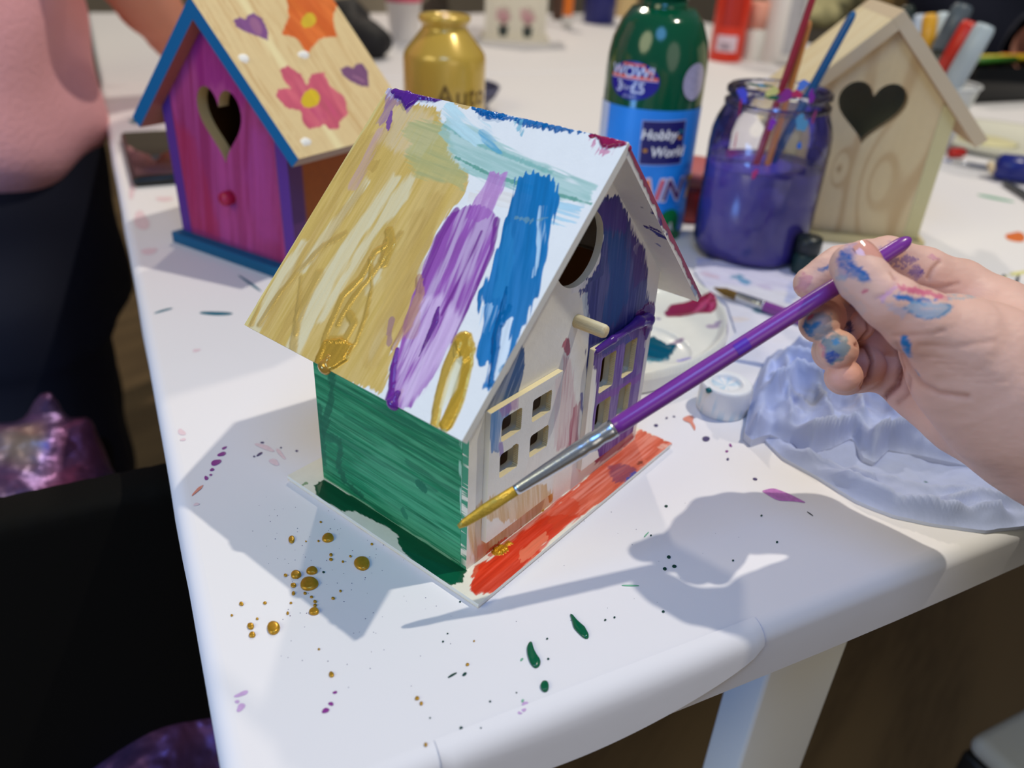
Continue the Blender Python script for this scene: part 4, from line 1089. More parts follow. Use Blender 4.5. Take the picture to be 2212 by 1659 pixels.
def pk_roof(sh, A, B):
    p = Paint(sh, A, B, (226, 200, 148), var=0.03)
    ac = (A*1.0)                       # grain runs down the slope
    g_ = fbm(A*140+0.35*np.sin(B*40), B*7, 11, 3)
    ln = 0.5+0.5*np.sin(g_*46)
    p.col = p.col*(1-0.55*(sstep(ln, 0.55, 1.0)*sstep(fbm(A*30, B*6, 17), 0.35, 0.6))[:, None])+lin((196, 150, 92))*0.55*(sstep(ln, 0.55, 1.0)*sstep(fbm(A*30, B*6, 17), 0.35, 0.6))[:, None]
    lt = sstep(np.abs(A-0.030-0.0006*np.sin(B*80)), 0.0, 0.006)
    p.col = p.col*lt[:, None]+lin((238, 222, 170))*(1-lt)[:, None]
    flower(p, (672, 36), (68, 82), 0, (222, 104, 20), (206, 84, 14), 6, 0.30, 0.3)
    p.add(ell(667, 44, 15, 17, 0.5), (214, 178, 34), 1, None, 0.0003)
    p.add([(622, 142), (650, 160), (662, 185), (672, 160), (700, 155), (712, 185), (745, 210), (752, 245), (735, 262), (732, 278), (712, 280), (700, 268), (688, 275), (668, 280), (655, 268), (650, 240), (618, 232), (596, 208), (602, 192), (628, 190), (612, 175), (606, 150)],
          (206, 86, 112), 1, ((640, 150), (720, 270)), 0.0006, 0.0004, streak=0.08, var=0.25, sx=300)
    p.add([(640, 170), (700, 200), (730, 250), (690, 260), (650, 215)], (196, 66, 116), 0.5, ((640, 150), (720, 270)), 0.001, 0.003, dry=0.45, sx=300, sl=40)
    p.add(ell(671, 213, 20, 21, 0.6), (216, 182, 24), 1, None, 0.0003)
    p.add([(504, 44), (516, 37), (530, 42), (536, 32), (548, 29), (566, 40), (577, 62), (580, 88), (560, 80), (530, 68), (510, 58)], (126, 72, 134), 1, None, 0.0003, var=0.15)
    p.add(ell(553, 56, 11, 20, -0.5), (162, 104, 142), 0.7, None, 0.0003, 0.001)
    p.add([(735, 150), (750, 142), (764, 148), (770, 138), (784, 138), (795, 155), (797, 188), (780, 186), (758, 176), (742, 164)], (122, 76, 118), 1, None, 0.0003, var=0.15)
    p.add([(765, 165), (785, 175)], (160, 108, 142), 0.8, None, rad=0.001)
    for x, y in ((527, 126), (656, 118), (661, 306)):
        p.add(ell(x, y, 12, 8, 0.3), (240, 238, 232), 1, None, 0.0003, h=0.0008)
    return p
def pk_rside(Sv, c):
    f_ = (Sv-PHO)@PHV
    fr = f_ < f_.min()+0.0004
    c[:] = lin((150, 126, 112)); c[fr] = lin(BLU)
    return c
PHO = np.array([0.1137, 0.296, 0.0]); PHV = np.array([-math.sin(-1.4535), math.cos(-1.4535), 0])
plain_in = lambda c: (lambda sh, A, B: Paint(sh, A, B, c))
def pk_rl(sh, A, B): return Paint(sh, A, B, (214, 190, 140))
kit(PH, (0.1137, 0.296, -1.4535), PK, 0.097, 0.0005, PM, {'front': pk_front, 'side': pk_side, 'base': pk_base, 'roof_r': pk_roof, 'roof_l': pk_rl},
    {'edge': (196, 166, 112), 'inside': (120, 84, 50), 'post': (92, 44, 130), 'base': (0, 84, 122), 'eave': BLU, 'under': (168, 96, 84), 'roofside': pk_rside}, (0.0, 0.0815, 0.0180, 0.0215))
ku = np.array([math.cos(-1.4535), math.sin(-1.4535), 0])
kb = PHO+np.array([0, 0, 0.038])
rod('perch', plain('crimson_painted_peg', (176, 24, 66), 0.4), PH, kb+PHV*0.002, kb-PHV*0.006, [(0, 0.0042), (0.8, 0.0042), (1, 0.0036)], 24)

# ---- bare pine house behind the jar
WH = thing('birdhouse', 'unpainted pine bird house with heart opening, behind the jar of purple water', 'birdhouse', (0.4297, 0.0417, 0))
WD = [0.0412, 0.0100, 0.071, 0.9978, 0.1494, 0.0078, 0.0095, 0.0069, 0.006, 0.055]
def pine_paint(base, gr, fac=0.6, rotated=False, seed=0, knots=()):
    def f(sh, A, B):
        p = Paint(sh, A, B, base, var=0.03)
        g_ = A*26+0.9*fbm(A*22, B*9, 13+seed, 2)
        for (ka, kb_, kr) in knots:
            r_ = np.hypot((A-ka)*1.0, (B-kb_)*0.42)
            g_ = g_+0.9*np.exp(-(r_/kr)**2)
        ln = 0.5+0.5*np.sin(g_*2*math.pi*1.6)
        k_ = fac*sstep(ln, 0.62, 1.0)*(0.5+0.5*sstep(fbm(A*25, B*8, 17+seed), 0.35, 0.6))
        fine = 0.12*fbm(A*900, B*30, 3+seed)
        p.col = p.col*(1-k_-fine)[:, None]+lin(gr)*(k_+fine)[:, None]
        for (ka, kb_, kr) in knots:
            m_ = (0.5 if kr < 0.006 else 0.0)*np.exp(-(np.hypot(A-ka, B-kb_)/(kr*0.35))**2)
            p.col = p.col*(1-m_)[:, None]+lin((120, 96, 70))*m_[:, None]
        return p
    return f
kit(WH, (0.4297, 0.0417, -1.05), WD, 0.095, 0.0006, PM,
    {'front': pine_paint((216, 196, 156), (176, 138, 94), 0.5, knots=((-0.012, 0.050, 0.0045), (0.014, 0.044, 0.011))), 'side': pine_paint((214, 204, 160), (190, 170, 120), 0.3, seed=3),
     'base': pine_paint((206, 190, 140), (180, 150, 100), 0.3, seed=5), 'roof_r': pine_paint((216, 196, 162), (184, 146, 100), 0.5, seed=7), 'roof_l': pine_paint((228, 214, 178), (210, 180, 130), 0.4, seed=9)},
    {'edge': (176, 150, 110), 'inside': (226, 230, 218), 'post': (206, 196, 150), 'base': (204, 190, 142), 'eave': (206, 186, 156), 'under': (180, 146, 110)}, (-0.0020, 0.0900, 0.0215, 0.0205))

# ================================================================== brushes
def brush(name, label, tip, tail, hr, hcol, ferr=0.28, bris=0.08, bcol=(190, 150, 60), group=None, met=0.0, flat=0.45, hm=None, nrm=None, tipcol=None):
    tip = np.asarray(tip, float); tail = np.asarray(tail, float)
    Ln = np.linalg.norm(tail-tip); ax = (tail-tip)/Ln
    t = thing(name, label, 'paintbrush', tuple(tip), group)
    v = np.array(nrm if nrm is not None else (0, 0, 1.0)); v = v-(v@ax)*ax; v /= np.linalg.norm(v); u = np.cross(ax, v)
    def sec(prof, nm, mat, n=28, **kw):     # prof (s, ru, rv)
        V = []; F = []
        for s_, ru, rv in prof:
            for k in range(n):
                a = 2*math.pi*k/n
                V.append(tip+ax*s_+u*ru*math.cos(a)+v*rv*math.sin(a))
        for i in range(len(prof)-1):
            for k in range(n):
                a, b = i*n+k, i*n+(k+1) % n
                F.append((a, b, b+n, a+n))
        F.append(tuple(range(n))[::-1]); F.append(tuple((len(prof)-1)*n+k for k in range(n)))
        return mk(nm, V, F, mat, t, **kw)
    fs = Ln*bris; fe = Ln*ferr
    mat = hm or plain('lacquer_%d_%d_%d' % hcol, hcol, 0.28, coat=0.3, var=0.06, scale=120, bump=0.00003, bscale=500)
    hp = [(fe-0.001, hr*0.93, hr*0.93), (fe+0.02*Ln, hr*1.02, hr*1.02), (fe+0.2*Ln, hr*1.06, hr*1.06), (fe+0.45*Ln, hr*0.98, hr*0.98), (Ln*0.97, hr*0.86, hr*0.86)]
    for k in range(1, 8):
        a = math.pi/2*k/7; hp.append((Ln*0.97+Ln*0.03*math.sin(a), hr*0.86*math.cos(a)+1e-5, hr*0.86*math.cos(a)+1e-5))
    sec(hp, 'handle', mat)
    sm = plain('brushed_ferrule_metal', (205, 208, 214), 0.26, 0.95, bump=0.00004, bscale=700)
    fl = []
    for k in range(25):
        s_ = k/24; q = fs+(fe+0.001-fs)*s_
        rr_ = hr*(0.62+0.38*min(1, s_*1.5))*1.02
        fv_ = hr*(flat+(1-flat)*min(1, s_*1.45))*1.02
        if 0.70 < s_ < 0.74 or 0.80 < s_ < 0.84 or 0.86 < s_ < 0.9: rr_ *= 0.94; fv_ *= 0.94
        elif s_ > 0.68: rr_ *= 1.04; fv_ *= 1.04
        fl.append((q, rr_, fv_))
    sec(fl, 'ferrule', sm)
    bp = [(0.0, hr*0.25, hr*0.16), (fs*0.12, hr*0.5, hr*0.26), (fs*0.5, hr*0.7, hr*flat*0.9), (fs*1.02, hr*0.62, hr*flat*0.92)]
    o = sec(bp, 'bristles', plain('bristle_%d_%d_%d' % bcol, bcol, 0.35 if met else 0.8, met, var=0.35, scale=260, bump=0.0002, bscale=1500))
    return t, o, ax, u, v
BT = at(990, 1138, 0.2296); BE = at(1968, 515, 0.2589)
HB = brush('paintbrush', 'purple-handled brush in the hand, tip loaded with gold paint', BT, BE, 0.00255, (126, 52, 150), ferr=0.335, bris=0.125, bcol=(196, 160, 58), met=0.5, flat=0.42, nrm=-FW)
# dark blue smudge on the handle
bx_ = HB[2]; L0 = np.linalg.norm(BE-BT)
sm_ = lathe_vf([(0.00274, -0.0022), (0.00276, -0.001), (0.00276, 0.001), (0.00274, 0.0022)], BT+bx_*L0*0.62, bx_, 28, False, False)
# small partial patch facing the viewer
Vp = np.array(sm_[0]); cen = BT+bx_*L0*0.62
kf = [f for f in sm_[1] if ((Vp[list(f)].mean(0)-cen)@(-FW)) > 0.0021]
mk('paint_smudge', Vp, kf, plain('blue_violet_smudge', (92, 40, 166), 0.3), bpy.data.objects[HB[0].name])
brush('paintbrush', 'purple-handled brush with brown bristles lying on the paint-stained tissue', zp(1543, 622, 0.006), zp(1880, 745, 0.006), 0.0030, (134, 66, 150), ferr=0.34, bris=0.16, bcol=(112, 84, 30), flat=0.9)

# ================================================================== hand holding the brush
def Q(x, y, t): return at(x, y, t)
SK = {
 'thumb': [(Q(1842, 573, .2405), .0062), (Q(1866, 603, .2392), .0066), (Q(1904, 640, .2380), .0064), (Q(1925, 655, .2382), .0072), (Q(1985, 695, .2420), .0088), (Q(2065, 740, .250), .0125)],
 'index': [(Q(1750, 612, .2530), .0049), (Q(1790, 590, .2550), .0055), (Q(1815, 575, .2575), .0058), (Q(1870, 565, .2630), .0062), (Q(1915, 562, .2680), .0069), (Q(1990, 592, .2760), .0080), (Q(2060, 630, .2850), .0100)],
 'middle': [(Q(1770, 698, .2545), .0060), (Q(1776, 688, .2620), .0064), (Q(1800, 662, .2730), .0066), (Q(1826, 645, .2840), .0070), (Q(1880, 640, .2900), .0076), (Q(2040, 665, .3000), .0100)],
 'ring': [(Q(1809, 754, .2535), .0057), (Q(1806, 757, .2620), .0060), (Q(1800, 758, .2720), .0061), (Q(1808, 752, .2880), .0068), (Q(1880, 728, .2960), .0078), (Q(2020, 735, .3040), .0100)],
 'little': [(Q(1822, 812, .2570), .0049), (Q(1822, 814, .2660), .0052), (Q(1828, 814, .2800), .0056), (Q(1852, 806, .2930), .0064), (Q(1900, 800, .2980), .0072), (Q(2000, 810, .3040), .0095)],
}
PALM = [
 [(Q(2060, 640, .2900), .0115), (Q(2140, 715, .2880), .0150), (Q(2260, 830, .2860), .0200), (Q(2480, 960, .2900), .0250)],
 [(Q(2040, 675, .2990), .0105), (Q(2160, 790, .2900), .0160), (Q(2300, 880, .2850), .0200)],
 [(Q(2015, 745, .3030), .0105), (Q(2130, 830, .2930), .0160), (Q(2300, 920, .2850), .0190)],
 [(Q(1975, 820, .3020), .0105), (Q(2010, 835, .3000), .0120), (Q(2100, 880, .2930), .0150), (Q(2220, 935, .2850), .0170), (Q(2400, 1010, .2850), .0220)],
 [(Q(2050, 735, .2520), .0130), (Q(2110, 790, .2600), .0175), (Q(2190, 860, .2680), .0200), (Q(2330, 940, .2760), .0210)],
 [(Q(2330, 920, .2850), .0230), (Q(2620, 1090, .2950), .0260), (Q(3000, 1320, .3150), .0330)],
]
BUMPS = [(Q(1850, 700, .2770), .0058), (Q(1868, 790, .2880), .0066)]
def hand_fn(P_):
    pd = None
    for c in PALM:
        e = chain(P_, c, 0.006); pd = e if pd is None else smin(pd, e, 0.008)
    th = chain(P_, SK['thumb'], 0.0022)
    fd = None
    for nm in ('index', 'middle', 'ring', 'little'):
        e = chain(P_, SK[nm], 0.002)
        fd = e if fd is None else smin(fd, e, 0.0003)
    for c, r in BUMPS: fd = smin(fd, np.linalg.norm(P_-c, axis=-1)-r, 0.0022)
    d = smin(pd, fd, 0.0035)
    d = smin(d, th, 0.0016)
    # keep clear of the handle
    return np.maximum(d, -(cap_sd(P_, BT, BE, .0024, .0024)))
allp = np.array([p for c in list(SK.values())+PALM[:5] for p, r in c]+[PALM[5][0][0]])
lo = allp.min(0)-0.014; hi = allp.max(0)+0.026
Vh, Fh = sdf_mesh(hand_fn, lo, hi, 0.0007)
Nh = vnormals(Vh, Fh)
if ((Nh*(Vh-Vh.mean(0))).sum(1)).mean() < 0: Fh = Fh[:, ::-1]; Nh = -Nh
ph = proj(Vh); hx, hy = ph[:, 0], ph[:, 1]
fc = -(Nh*((Vh-CAM)/np.linalg.norm(Vh-CAM, axis=1)[:, None])).sum(1)
dep = np.linalg.norm(Vh-CAM, axis=1)
vis = (fc > 0.0)
skin = lin((220, 176, 158)); hc = np.tile(skin, (len(Vh), 1))
n1 = fbm(hx/60, hy/60, 2)[:, None]; n2 = fbm(hx/14, hy/10, 8)[:, None]
hc = hc*(0.92+0.10*n1+0.06*n2)
def redden_or_shade(w, c=(206, 128, 108)):
    global hc
    hc = hc*(1-w[:, None])+lin(c)*w[:, None]
redden_or_shade(0.45*np.exp(-(((hx-1930)/90)**2+((hy-770)/110)**2)), (220, 150, 122))
redden_or_shade(0.35*np.exp(-(((hx-1820)/40)**2+((hy-815)/36)**2)), (226, 140, 128))
redden_or_shade(0.5*np.exp(-(((hx-1870)/60)**2+((hy-650)/40)**2))*(dep > 0.256), (190, 100, 70))  # shade behind the thumb painted into the skin colour
hwet = np.zeros(len(Vh))
disp = np.zeros(len(Vh))
def shaded_crease(pts, w=5.0, depth=0.0006, c=(140, 72, 54), a=0.75, dmin=0, dmax=9):  # cuts the fold and paints its shade, also between the fingers
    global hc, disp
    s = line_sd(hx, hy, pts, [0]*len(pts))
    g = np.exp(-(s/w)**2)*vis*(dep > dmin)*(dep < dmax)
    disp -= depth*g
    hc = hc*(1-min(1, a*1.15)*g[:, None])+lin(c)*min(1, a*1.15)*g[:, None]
shaded_crease([(1940, 742), (1948, 780), (1938, 830), (1905, 866), (1882, 862)], 6, .0014, a=.8, dmin=.25)
shaded_crease([(1856, 746), (1870, 746), (1884, 780), (1878, 815), (1862, 835)], 5, .0010, a=.75, dmin=.25)
shaded_crease([(1812, 745), (1850, 745), (1876, 715), (1872, 680)], 3.5, .0007, a=.6, dmin=.25)
shaded_crease([(1965, 800), (1960, 850), (1940, 870)], 6, .0005, a=.35, dmin=.25)
shaded_crease([(1935, 745), (1960, 790), (1990, 830), (2030, 850), (2090, 858)], 7, .0006, a=.30)
shaded_crease([(1930, 725), (2000, 722), (2040, 715)], 5, .0003, a=.18)
shaded_crease([(1985, 745), (2060, 750), (2150, 735)], 6, .0003, a=.12)
shaded_crease([(2005, 600), (2015, 580), (2030, 565)], 5, .0006, a=.4)
shaded_crease([(1990, 618), (2030, 622), (2070, 612)], 5, .0004, a=.25)
shaded_crease([(1935, 598), (1930, 615), (1915, 635), (1890, 645)], 4, .0004, (190, 140, 150), a=.4, dmax=.25)
shaded_crease([(1925, 590), (1932, 600)], 4, .0003, a=.3, dmax=.25)
shaded_crease([(1830, 640), (1870, 690), (1895, 700)], 12, .0, (120, 60, 46), a=.45, dmin=.256)  # no fold cut here, only painted shade under the thumb
shaded_crease([(1935, 700), (1900, 690), (1870, 665)], 9, .0006, (110, 54, 40), a=.6, dmin=.25)
shaded_crease([(1806, 718), (1830, 722)], 5, .0003, a=.6, dmin=.257)
shaded_crease([(1798, 790), (1835, 782)], 5, .0003, a=.5, dmin=.256)
for k in range(5): shaded_crease([(1990+k*30, 770+k*14), (2060+k*30, 775+k*12)], 3, .00015, a=.10)
def smear(pts, c, op=0.9, rad=None, d=None, rag=6, dmin=0, dmax=9, wet=0.0, dry=0.0):
    global hc, hwet
    sd = poly_sd(hx, hy, pts) if rad is None else line_sd(hx, hy, pts, [rad]*len(pts) if np.isscalar(rad) else rad)
    sd = sd+rag*(fbm(hx/9, hy/9, 31)-0.5)*2
    if d is None: al, ac = hx/30, hy/5
    else:
        n_ = math.hypot(*d); al = (hx*d[0]+hy*d[1])/n_/26; ac = (-hx*d[1]+hy*d[0])/n_/3.5
    st = fbm(al, ac, 17)
    m_ = np.clip(sd/3+0.5, 0, 1)*vis*(dep > dmin)*(dep < dmax)*op
    if dry: m_ = m_*sstep(st, dry-0.06, dry+0.06)
    else: m_ = m_*(1-0.35*sstep(st, 0.5, 0.7))
    hc = hc*(1-m_[:, None])+lin(c)*m_[:, None]
    hwet = hwet*(1-m_)+wet*m_
BL = (28, 112, 170); GB = (110, 130, 150); PU = (112, 72, 140); RE = (196, 78, 104)
# thumb
smear([(1806, 560), (1830, 525), (1860, 522), (1865, 540), (1840, 560), (1835, 600), (1815, 600)], (150, 120, 160), .6, dmax=.247)
smear([(1812, 545), (1822, 540), (1850, 575), (1875, 590), (1880, 605), (1850, 600), (1830, 590), (1815, 575)], (60, 100, 160), .75, d=(1, .8), dmax=.247, dry=.42)
smear([(1850, 600), (1868, 580), (1882, 600), (1862, 612)], (24, 108, 168), .95, dmax=.247)
smear([(1830, 560), (1845, 568), (1840, 572)], (110, 50, 110), .9, dmax=.247)
smear([(1806, 600), (1830, 590), (1825, 608), (1808, 608)], (110, 150, 180), .6, dmax=.247)
smear([(1864, 632), (1872, 628)], RE, .8, rad=4, dmax=.247, rag=2)
smear([(1900, 645), (1935, 615), (1938, 622), (1905, 652)], (196, 140, 190), .6, dmax=.25)
smear([(1938, 612), (1980, 622), (2030, 632), (2050, 640), (2048, 648), (2000, 642), (1950, 628)], (205, 104, 130), .75, d=(1, .25), dmax=.262, dry=.4)
smear([(1930, 640), (1945, 632), (1975, 648), (2000, 652), (2005, 660), (1960, 655)], BL, .85, d=(1, .35), dmax=.262, dry=.38)
smear([(1955, 660), (1975, 648), (2030, 655), (2058, 658), (2055, 672), (2030, 686), (2000, 690), (1975, 680)], (120, 160, 186), .7, dmax=.262, rag=4)
smear([(1953, 665), (1975, 680), (2000, 690), (2030, 684), (2058, 662), (2040, 656)], (50, 120, 160), .8, rad=2.0, dmax=.262, rag=1.5)
smear([(2045, 636), (2100, 632), (2105, 642), (2050, 648)], (130, 168, 180), .6, d=(1, 0), dmax=.268, dry=.36)
smear([(1910, 650), (1960, 670), (1950, 690), (1920, 670)], (150, 175, 205), .35, dmax=.262)
smear([(1944, 728), (1956, 724), (1970, 745), (1968, 770), (1960, 774), (1948, 755)], (0, 112, 172), 1, rag=2, wet=.4)
smear([(1976, 800), (1984, 812)], (60, 130, 170), .7, rad=2, rag=1)
smear([(1815, 545), (1835, 530), (1862, 590), (1880, 602), (1866, 614), (1838, 600), (1820, 575)], (92, 116, 160), .45, dmax=.247)
smear([(1822, 548), (1840, 560), (1836, 572), (1855, 582), (1876, 596)], (30, 86, 156), .85, rad=4.5, dmax=.247, rag=7)
smear([(1945, 622), (1985, 628), (2040, 640)], (196, 84, 116), .75, rad=5, dmax=.262, rag=7)
smear([(1940, 640), (1975, 646), (2020, 650)], (16, 100, 166), .85, rad=4, dmax=.262, rag=6)
smear([(1815, 590), (1812, 620), (1835, 650), (1860, 668)], (186, 176, 176), .35, rad=12, dmax=.247, rag=4)
# index and knuckle
smear([(1715, 625), (1735, 590), (1760, 600), (1740, 635)], (196, 110, 140), .5, dmin=.247)
smear([(1760, 585), (1790, 572), (1805, 573), (1780, 588)], (30, 90, 150), .9, dmin=.247, rag=3)
smear([(1880, 540), (1925, 530), (1940, 540), (1900, 560)], (150, 130, 165), .6, d=(1, -.3), dmin=.25, dry=.4)
smear([(1915, 562), (1960, 548), (1985, 560), (1950, 580), (1925, 575)], (110, 80, 140), .7, d=(1, -.3), dmin=.25, dry=.38)
smear([(1970, 575), (1985, 568), (2000, 590), (1980, 605), (1962, 590)], (120, 90, 150), .75, dmin=.25)
smear([(1985, 590), (1996, 580)], (90, 60, 140), .8, rad=3, dmin=.25)
smear([(2010, 548), (2030, 560), (2000, 560)], (196, 120, 150), .6, dmin=.25)
smear([(1920, 522), (1945, 525), (1940, 532)], (150, 90, 150), .6, dmin=.25)
# middle, ring tips
smear([(1740, 680), (1760, 672), (1795, 680), (1800, 715), (1780, 735), (1750, 730), (1736, 705)], (120, 140, 158), .75, dmin=.2435, wet=.2)
smear([(1738, 690), (1748, 700), (1760, 725), (1745, 728), (1734, 705)], (20, 110, 170), .9, dmin=.2435, rag=4)
smear([(1755, 706), (1772, 696)], (16, 104, 164), .95, rad=5, dmin=.2435, rag=3)
smear([(1745, 688), (1756, 681)], (190, 60, 90), .8, rad=3, dmin=.2435, rag=2)
smear([(1768, 690), (1790, 680), (1795, 700), (1775, 705)], (190, 160, 160), .5, dmin=.2435)
smear([(1775, 740), (1800, 718), (1830, 725), (1838, 755), (1820, 780), (1795, 788), (1780, 770)], (104, 134, 146), .85, dmin=.2435, wet=.25)
smear([(1782, 765), (1800, 755), (1815, 770), (1795, 786), (1784, 780)], (40, 70, 150), .9, dmin=.2435, rag=3, wet=.3)
smear([(1798, 735), (1812, 728), (1815, 742), (1800, 748)], (60, 130, 180), .9, dmin=.2435, rag=3)
smear([(1772, 745), (1780, 752), (1778, 770)], (214, 130, 140), .7, rad=3, dmin=.2435, rag=2)
smear([(1815, 655), (1850, 640), (1860, 665), (1830, 690), (1812, 680)], (120, 110, 120), .55, dmin=.262)
smear([(1826, 700), (1838, 690), (1842, 715), (1832, 725)], (50, 50, 100), .85, dmin=.262, rag=3)
smear([(1838, 660), (1860, 668)], (70, 60, 120), .6, rad=2, dmin=.262, rag=2)
smear([(1758, 745), (1768, 765)], (90, 140, 170), .6, rad=4, dmin=.262, rag=2)
# gently carry away folds
fold = 0.00022*(fbm(hx/18+hy/60, hy/5, 44)-0.5)*vis
Vh = Vh+Nh*(disp+fold)[:, None]
hm_ = paint_mat('skin_with_paint', 0.12, 0.52, 0.00009, 700)
PR = thing('person', 'paint-smeared right hand and forearm reaching in from the right, holding the purple brush', 'person', tuple(Vh.mean(0)))
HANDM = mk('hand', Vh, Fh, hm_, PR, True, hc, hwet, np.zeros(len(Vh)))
# nails
def nail(c, ux, vy, n_, a, b, mat):
    V = []; F = []
    for i in range(9):
        for j in range(9):
            s = (i/8-.5)*2; t = (j/8-.5)*2
            rr_ = 1-0.25*abs(s)**3
            V.append(c+ux*a*t*rr_+vy*b*s+n_*(-0.0011*t*t-0.0005*s*s))
    for i in range(8):
        for j in range(8): F.append((i*9+j, i*9+j+1, (i+1)*9+j+1, (i+1)*9+j))
    return mk('nail', V, F, mat, HANDM, True)
nm_ = plain('glossy_finger_nail', (226, 160, 140), 0.12, coat=0.8, bump=0.00012, bscale=420)
cn = Q(1867, 556, .2405-.0053); ax_ = Q(1846, 530, .2365)-Q(1886, 584, .2355); ax_ /= np.linalg.norm(ax_)
nn_ = -ray(1860, 556)+0.95*UP*1.0+0.35*RT; nn_ -= (nn_@ax_)*ax_; nn_ /= np.linalg.norm(nn_); ux_ = np.cross(ax_, nn_)
cnail = Q(1860, 566, .2400)+nn_*0.0052
nail(cnail, ux_, ax_, nn_, 0.0034, 0.0042, nm_)

slv = [(Q(2470, 1020, .288), .0300), (Q(2620, 1100, .297), .0330), (Q(3050, 1350, .330), .0400), (Q(3700, 1750, .42), .0440)]
sp_ = np.array([q_[0] for q_ in slv])
Vs, Fs = sdf_mesh(lambda P_: chain(P_, slv, .006)+.0012*np.sin(P_[..., 0]*180+P_[..., 1]*120), sp_.min(0)-.06, sp_.max(0)+.06, .003)
Ns = vnormals(Vs, Fs)
if ((Ns*(Vs-Vs.mean(0))).sum(1)).mean() < 0: Fs = Fs[:, ::-1]
mk('sleeve', Vs, Fs, plain('dark_sleeve_knit', (40, 44, 60), .9, bump=.0006, bscale=300), PR)

# ================================================================== text helper
def text_vf(body, size, shear=0.0, bold=0.0):
    cu = bpy.data.curves.new('lettering', 'FONT')
    cu.body = body; cu.size = size; cu.shear = shear; cu.offset = bold; cu.resolution_u = 3
    cu.align_x = 'CENTER'; cu.align_y = 'CENTER'
    ob = bpy.data.objects.new('lettering', cu); COL.objects.link(ob)
    bpy.context.view_layer.update()
    me = bpy.data.meshes.new_from_object(ob.evaluated_get(bpy.context.evaluated_depsgraph_get()))
    V = np.array([tuple(v.co) for v in me.vertices]).reshape(-1, 3); F = [tuple(p.vertices) for p in me.polygons]
    bpy.data.objects.remove(ob); bpy.data.curves.remove(cu); bpy.data.meshes.remove(me)
    return V, F
def on_cyl(V, c, R, ang, z0, off=0.0003, rot=0.0):
    out = []
    for v in V:
        x = v[0]*math.cos(rot)-v[1]*math.sin(rot); y = v[0]*math.sin(rot)+v[1]*math.cos(rot)
        a = ang+x/R
        out.append((c[0]+(R+off)*math.cos(a), c[1]+(R+off)*math.sin(a), z0+y))
    return out
def patch(name, mat, parent, c, R, ang, z0, w, h, off=0.00015, rot=0.0, shape='rect', n=16, m_=6, wob=0.0, **kw):
    V = []; F = []
    if shape == 'rect':
        for j in range(m_+1):
            for i in range(n+1): V.append(((i/n-.5)*w, (j/m_-.5)*h, 0))
        for j in range(m_):
            for i in range(n): F.append((j*(n+1)+i, j*(n+1)+i+1, (j+1)*(n+1)+i+1, (j+1)*(n+1)+i))
    else:
        V.append((0, 0, 0))
        for r in (0.5, 1.0):
            for i in range(36):
                wb = 1+wob*(math.sin(i*math.pi/9+ang*50)+.6*math.sin(i*math.pi/6+z0*900)+.4*math.sin(i*math.pi/3.6))
                V.append((w/2*r*wb*math.cos(i*math.pi/18), h/2*r*wb*math.sin(i*math.pi/18), 0))
        for i in range(36):
            F.append((0, 1+i, 1+(i+1) % 36)); F.append((1+i, 37+i, 37+(i+1) % 36, 1+(i+1) % 36))
    return mk(name, on_cyl(V, c, R, ang, z0, off, rot), F, mat, parent, True, **kw)
def letters(name, body, size, mat, parent, c, R, ang, z0, off=0.0006, rot=0.0, shear=0.0, bold=0.0):
    V, F = text_vf(body, size, shear, bold)
    return mk(name, on_cyl(V, c, R, ang, z0, off, rot), F, mat, parent, False)

# ================================================================== green paint bottle
gp = at(1406, 240, 0.562); GR = 0.0322; gc = np.array([gp[0], gp[1], 0.0])
GBt = thing('paint_bottle', 'tall green paint bottle with blue label and round offer sticker', 'paint bottle', tuple(gc))
gplast = plain('green_bottle_plastic', (4, 78, 52), 0.14, coat=0.4)
zs_ = zat(105, *gc[:2]); zn_ = zat(28, *gc[:2])
prof = [(GR*.90, 0.0), (GR*.98, .002), (GR, .006), (GR, zs_-0.012), (GR*.985, zs_-.004), (GR*.93, zs_+.006), (GR*.80, zs_+.016), (GR*.62, zs_+.024), (GR*.46, zn_+0.001), (GR*.43, zn_+.004), (GR*.43, zn_+.008)]
lathe('bottle_body', gplast, GBt, prof, gc, n=72)
lathe('cap', plain('green_cap_plastic', (6, 84, 60), 0.2), GBt, [(GR*.44, zn_+.0081), (GR*.44, zn_+.03), (GR*.40, zn_+.033)], gc, n=48)
va = math.atan2(CAM[1]-gc[1], CAM[0]-gc[0])      # angle that faces the camera
zl1 = zat(238, gc[0]+GR*math.cos(va), gc[1]+GR*math.sin(va)); zl0 = zat(512, gc[0]+GR*math.cos(va), gc[1]+GR*math.sin(va))
def z_at(px, py): # height on bottle front for a pixel
    lo_, hi_ = 0, .3
    return zat(py, gc[0]+GR*math.cos(va), gc[1]+GR*math.sin(va))
def ang_at(c, R, x, y, z):
    best = (1e9, 0)
    for k in range(-80, 81):
        a = va+math.radians(k)
        q = proj((c[0]+R*math.cos(a), c[1]+R*math.sin(a), z)); best = min(best, (abs(q[0]-x), a))
    return best[1]
lab = plain('blue_bottle_label', (30, 130, 226), 0.35, var=0.22, scale=22)
LBL = patch('label', lab, GBt, gc, GR, va, (zl0+zl1)/2, GR*2*1.56, zl1-zl0, n=60)
patch('label_back', plain('pale_label_panel', (182, 200, 236), 0.4), GBt, gc, GR, ang_at(gc, GR, 1308, 290, .09), (zl0+zl1)/2+.004, GR*.55, zl1-zl0-.008, .0003, n=12)
navy = plain('navy_print', (22, 22, 98), 0.4); whitep = plain('white_print', (232, 232, 236), 0.4)
zc_ = z_at(1430, 308); ac_ = ang_at(gc, GR, 1433, 308, zc_)
patch('logo_panel', plain('logo_outline', (150, 160, 215), 0.4), LBL, gc, GR, ac_, zc_, .0297, .0282, .0004, rot=0.03)
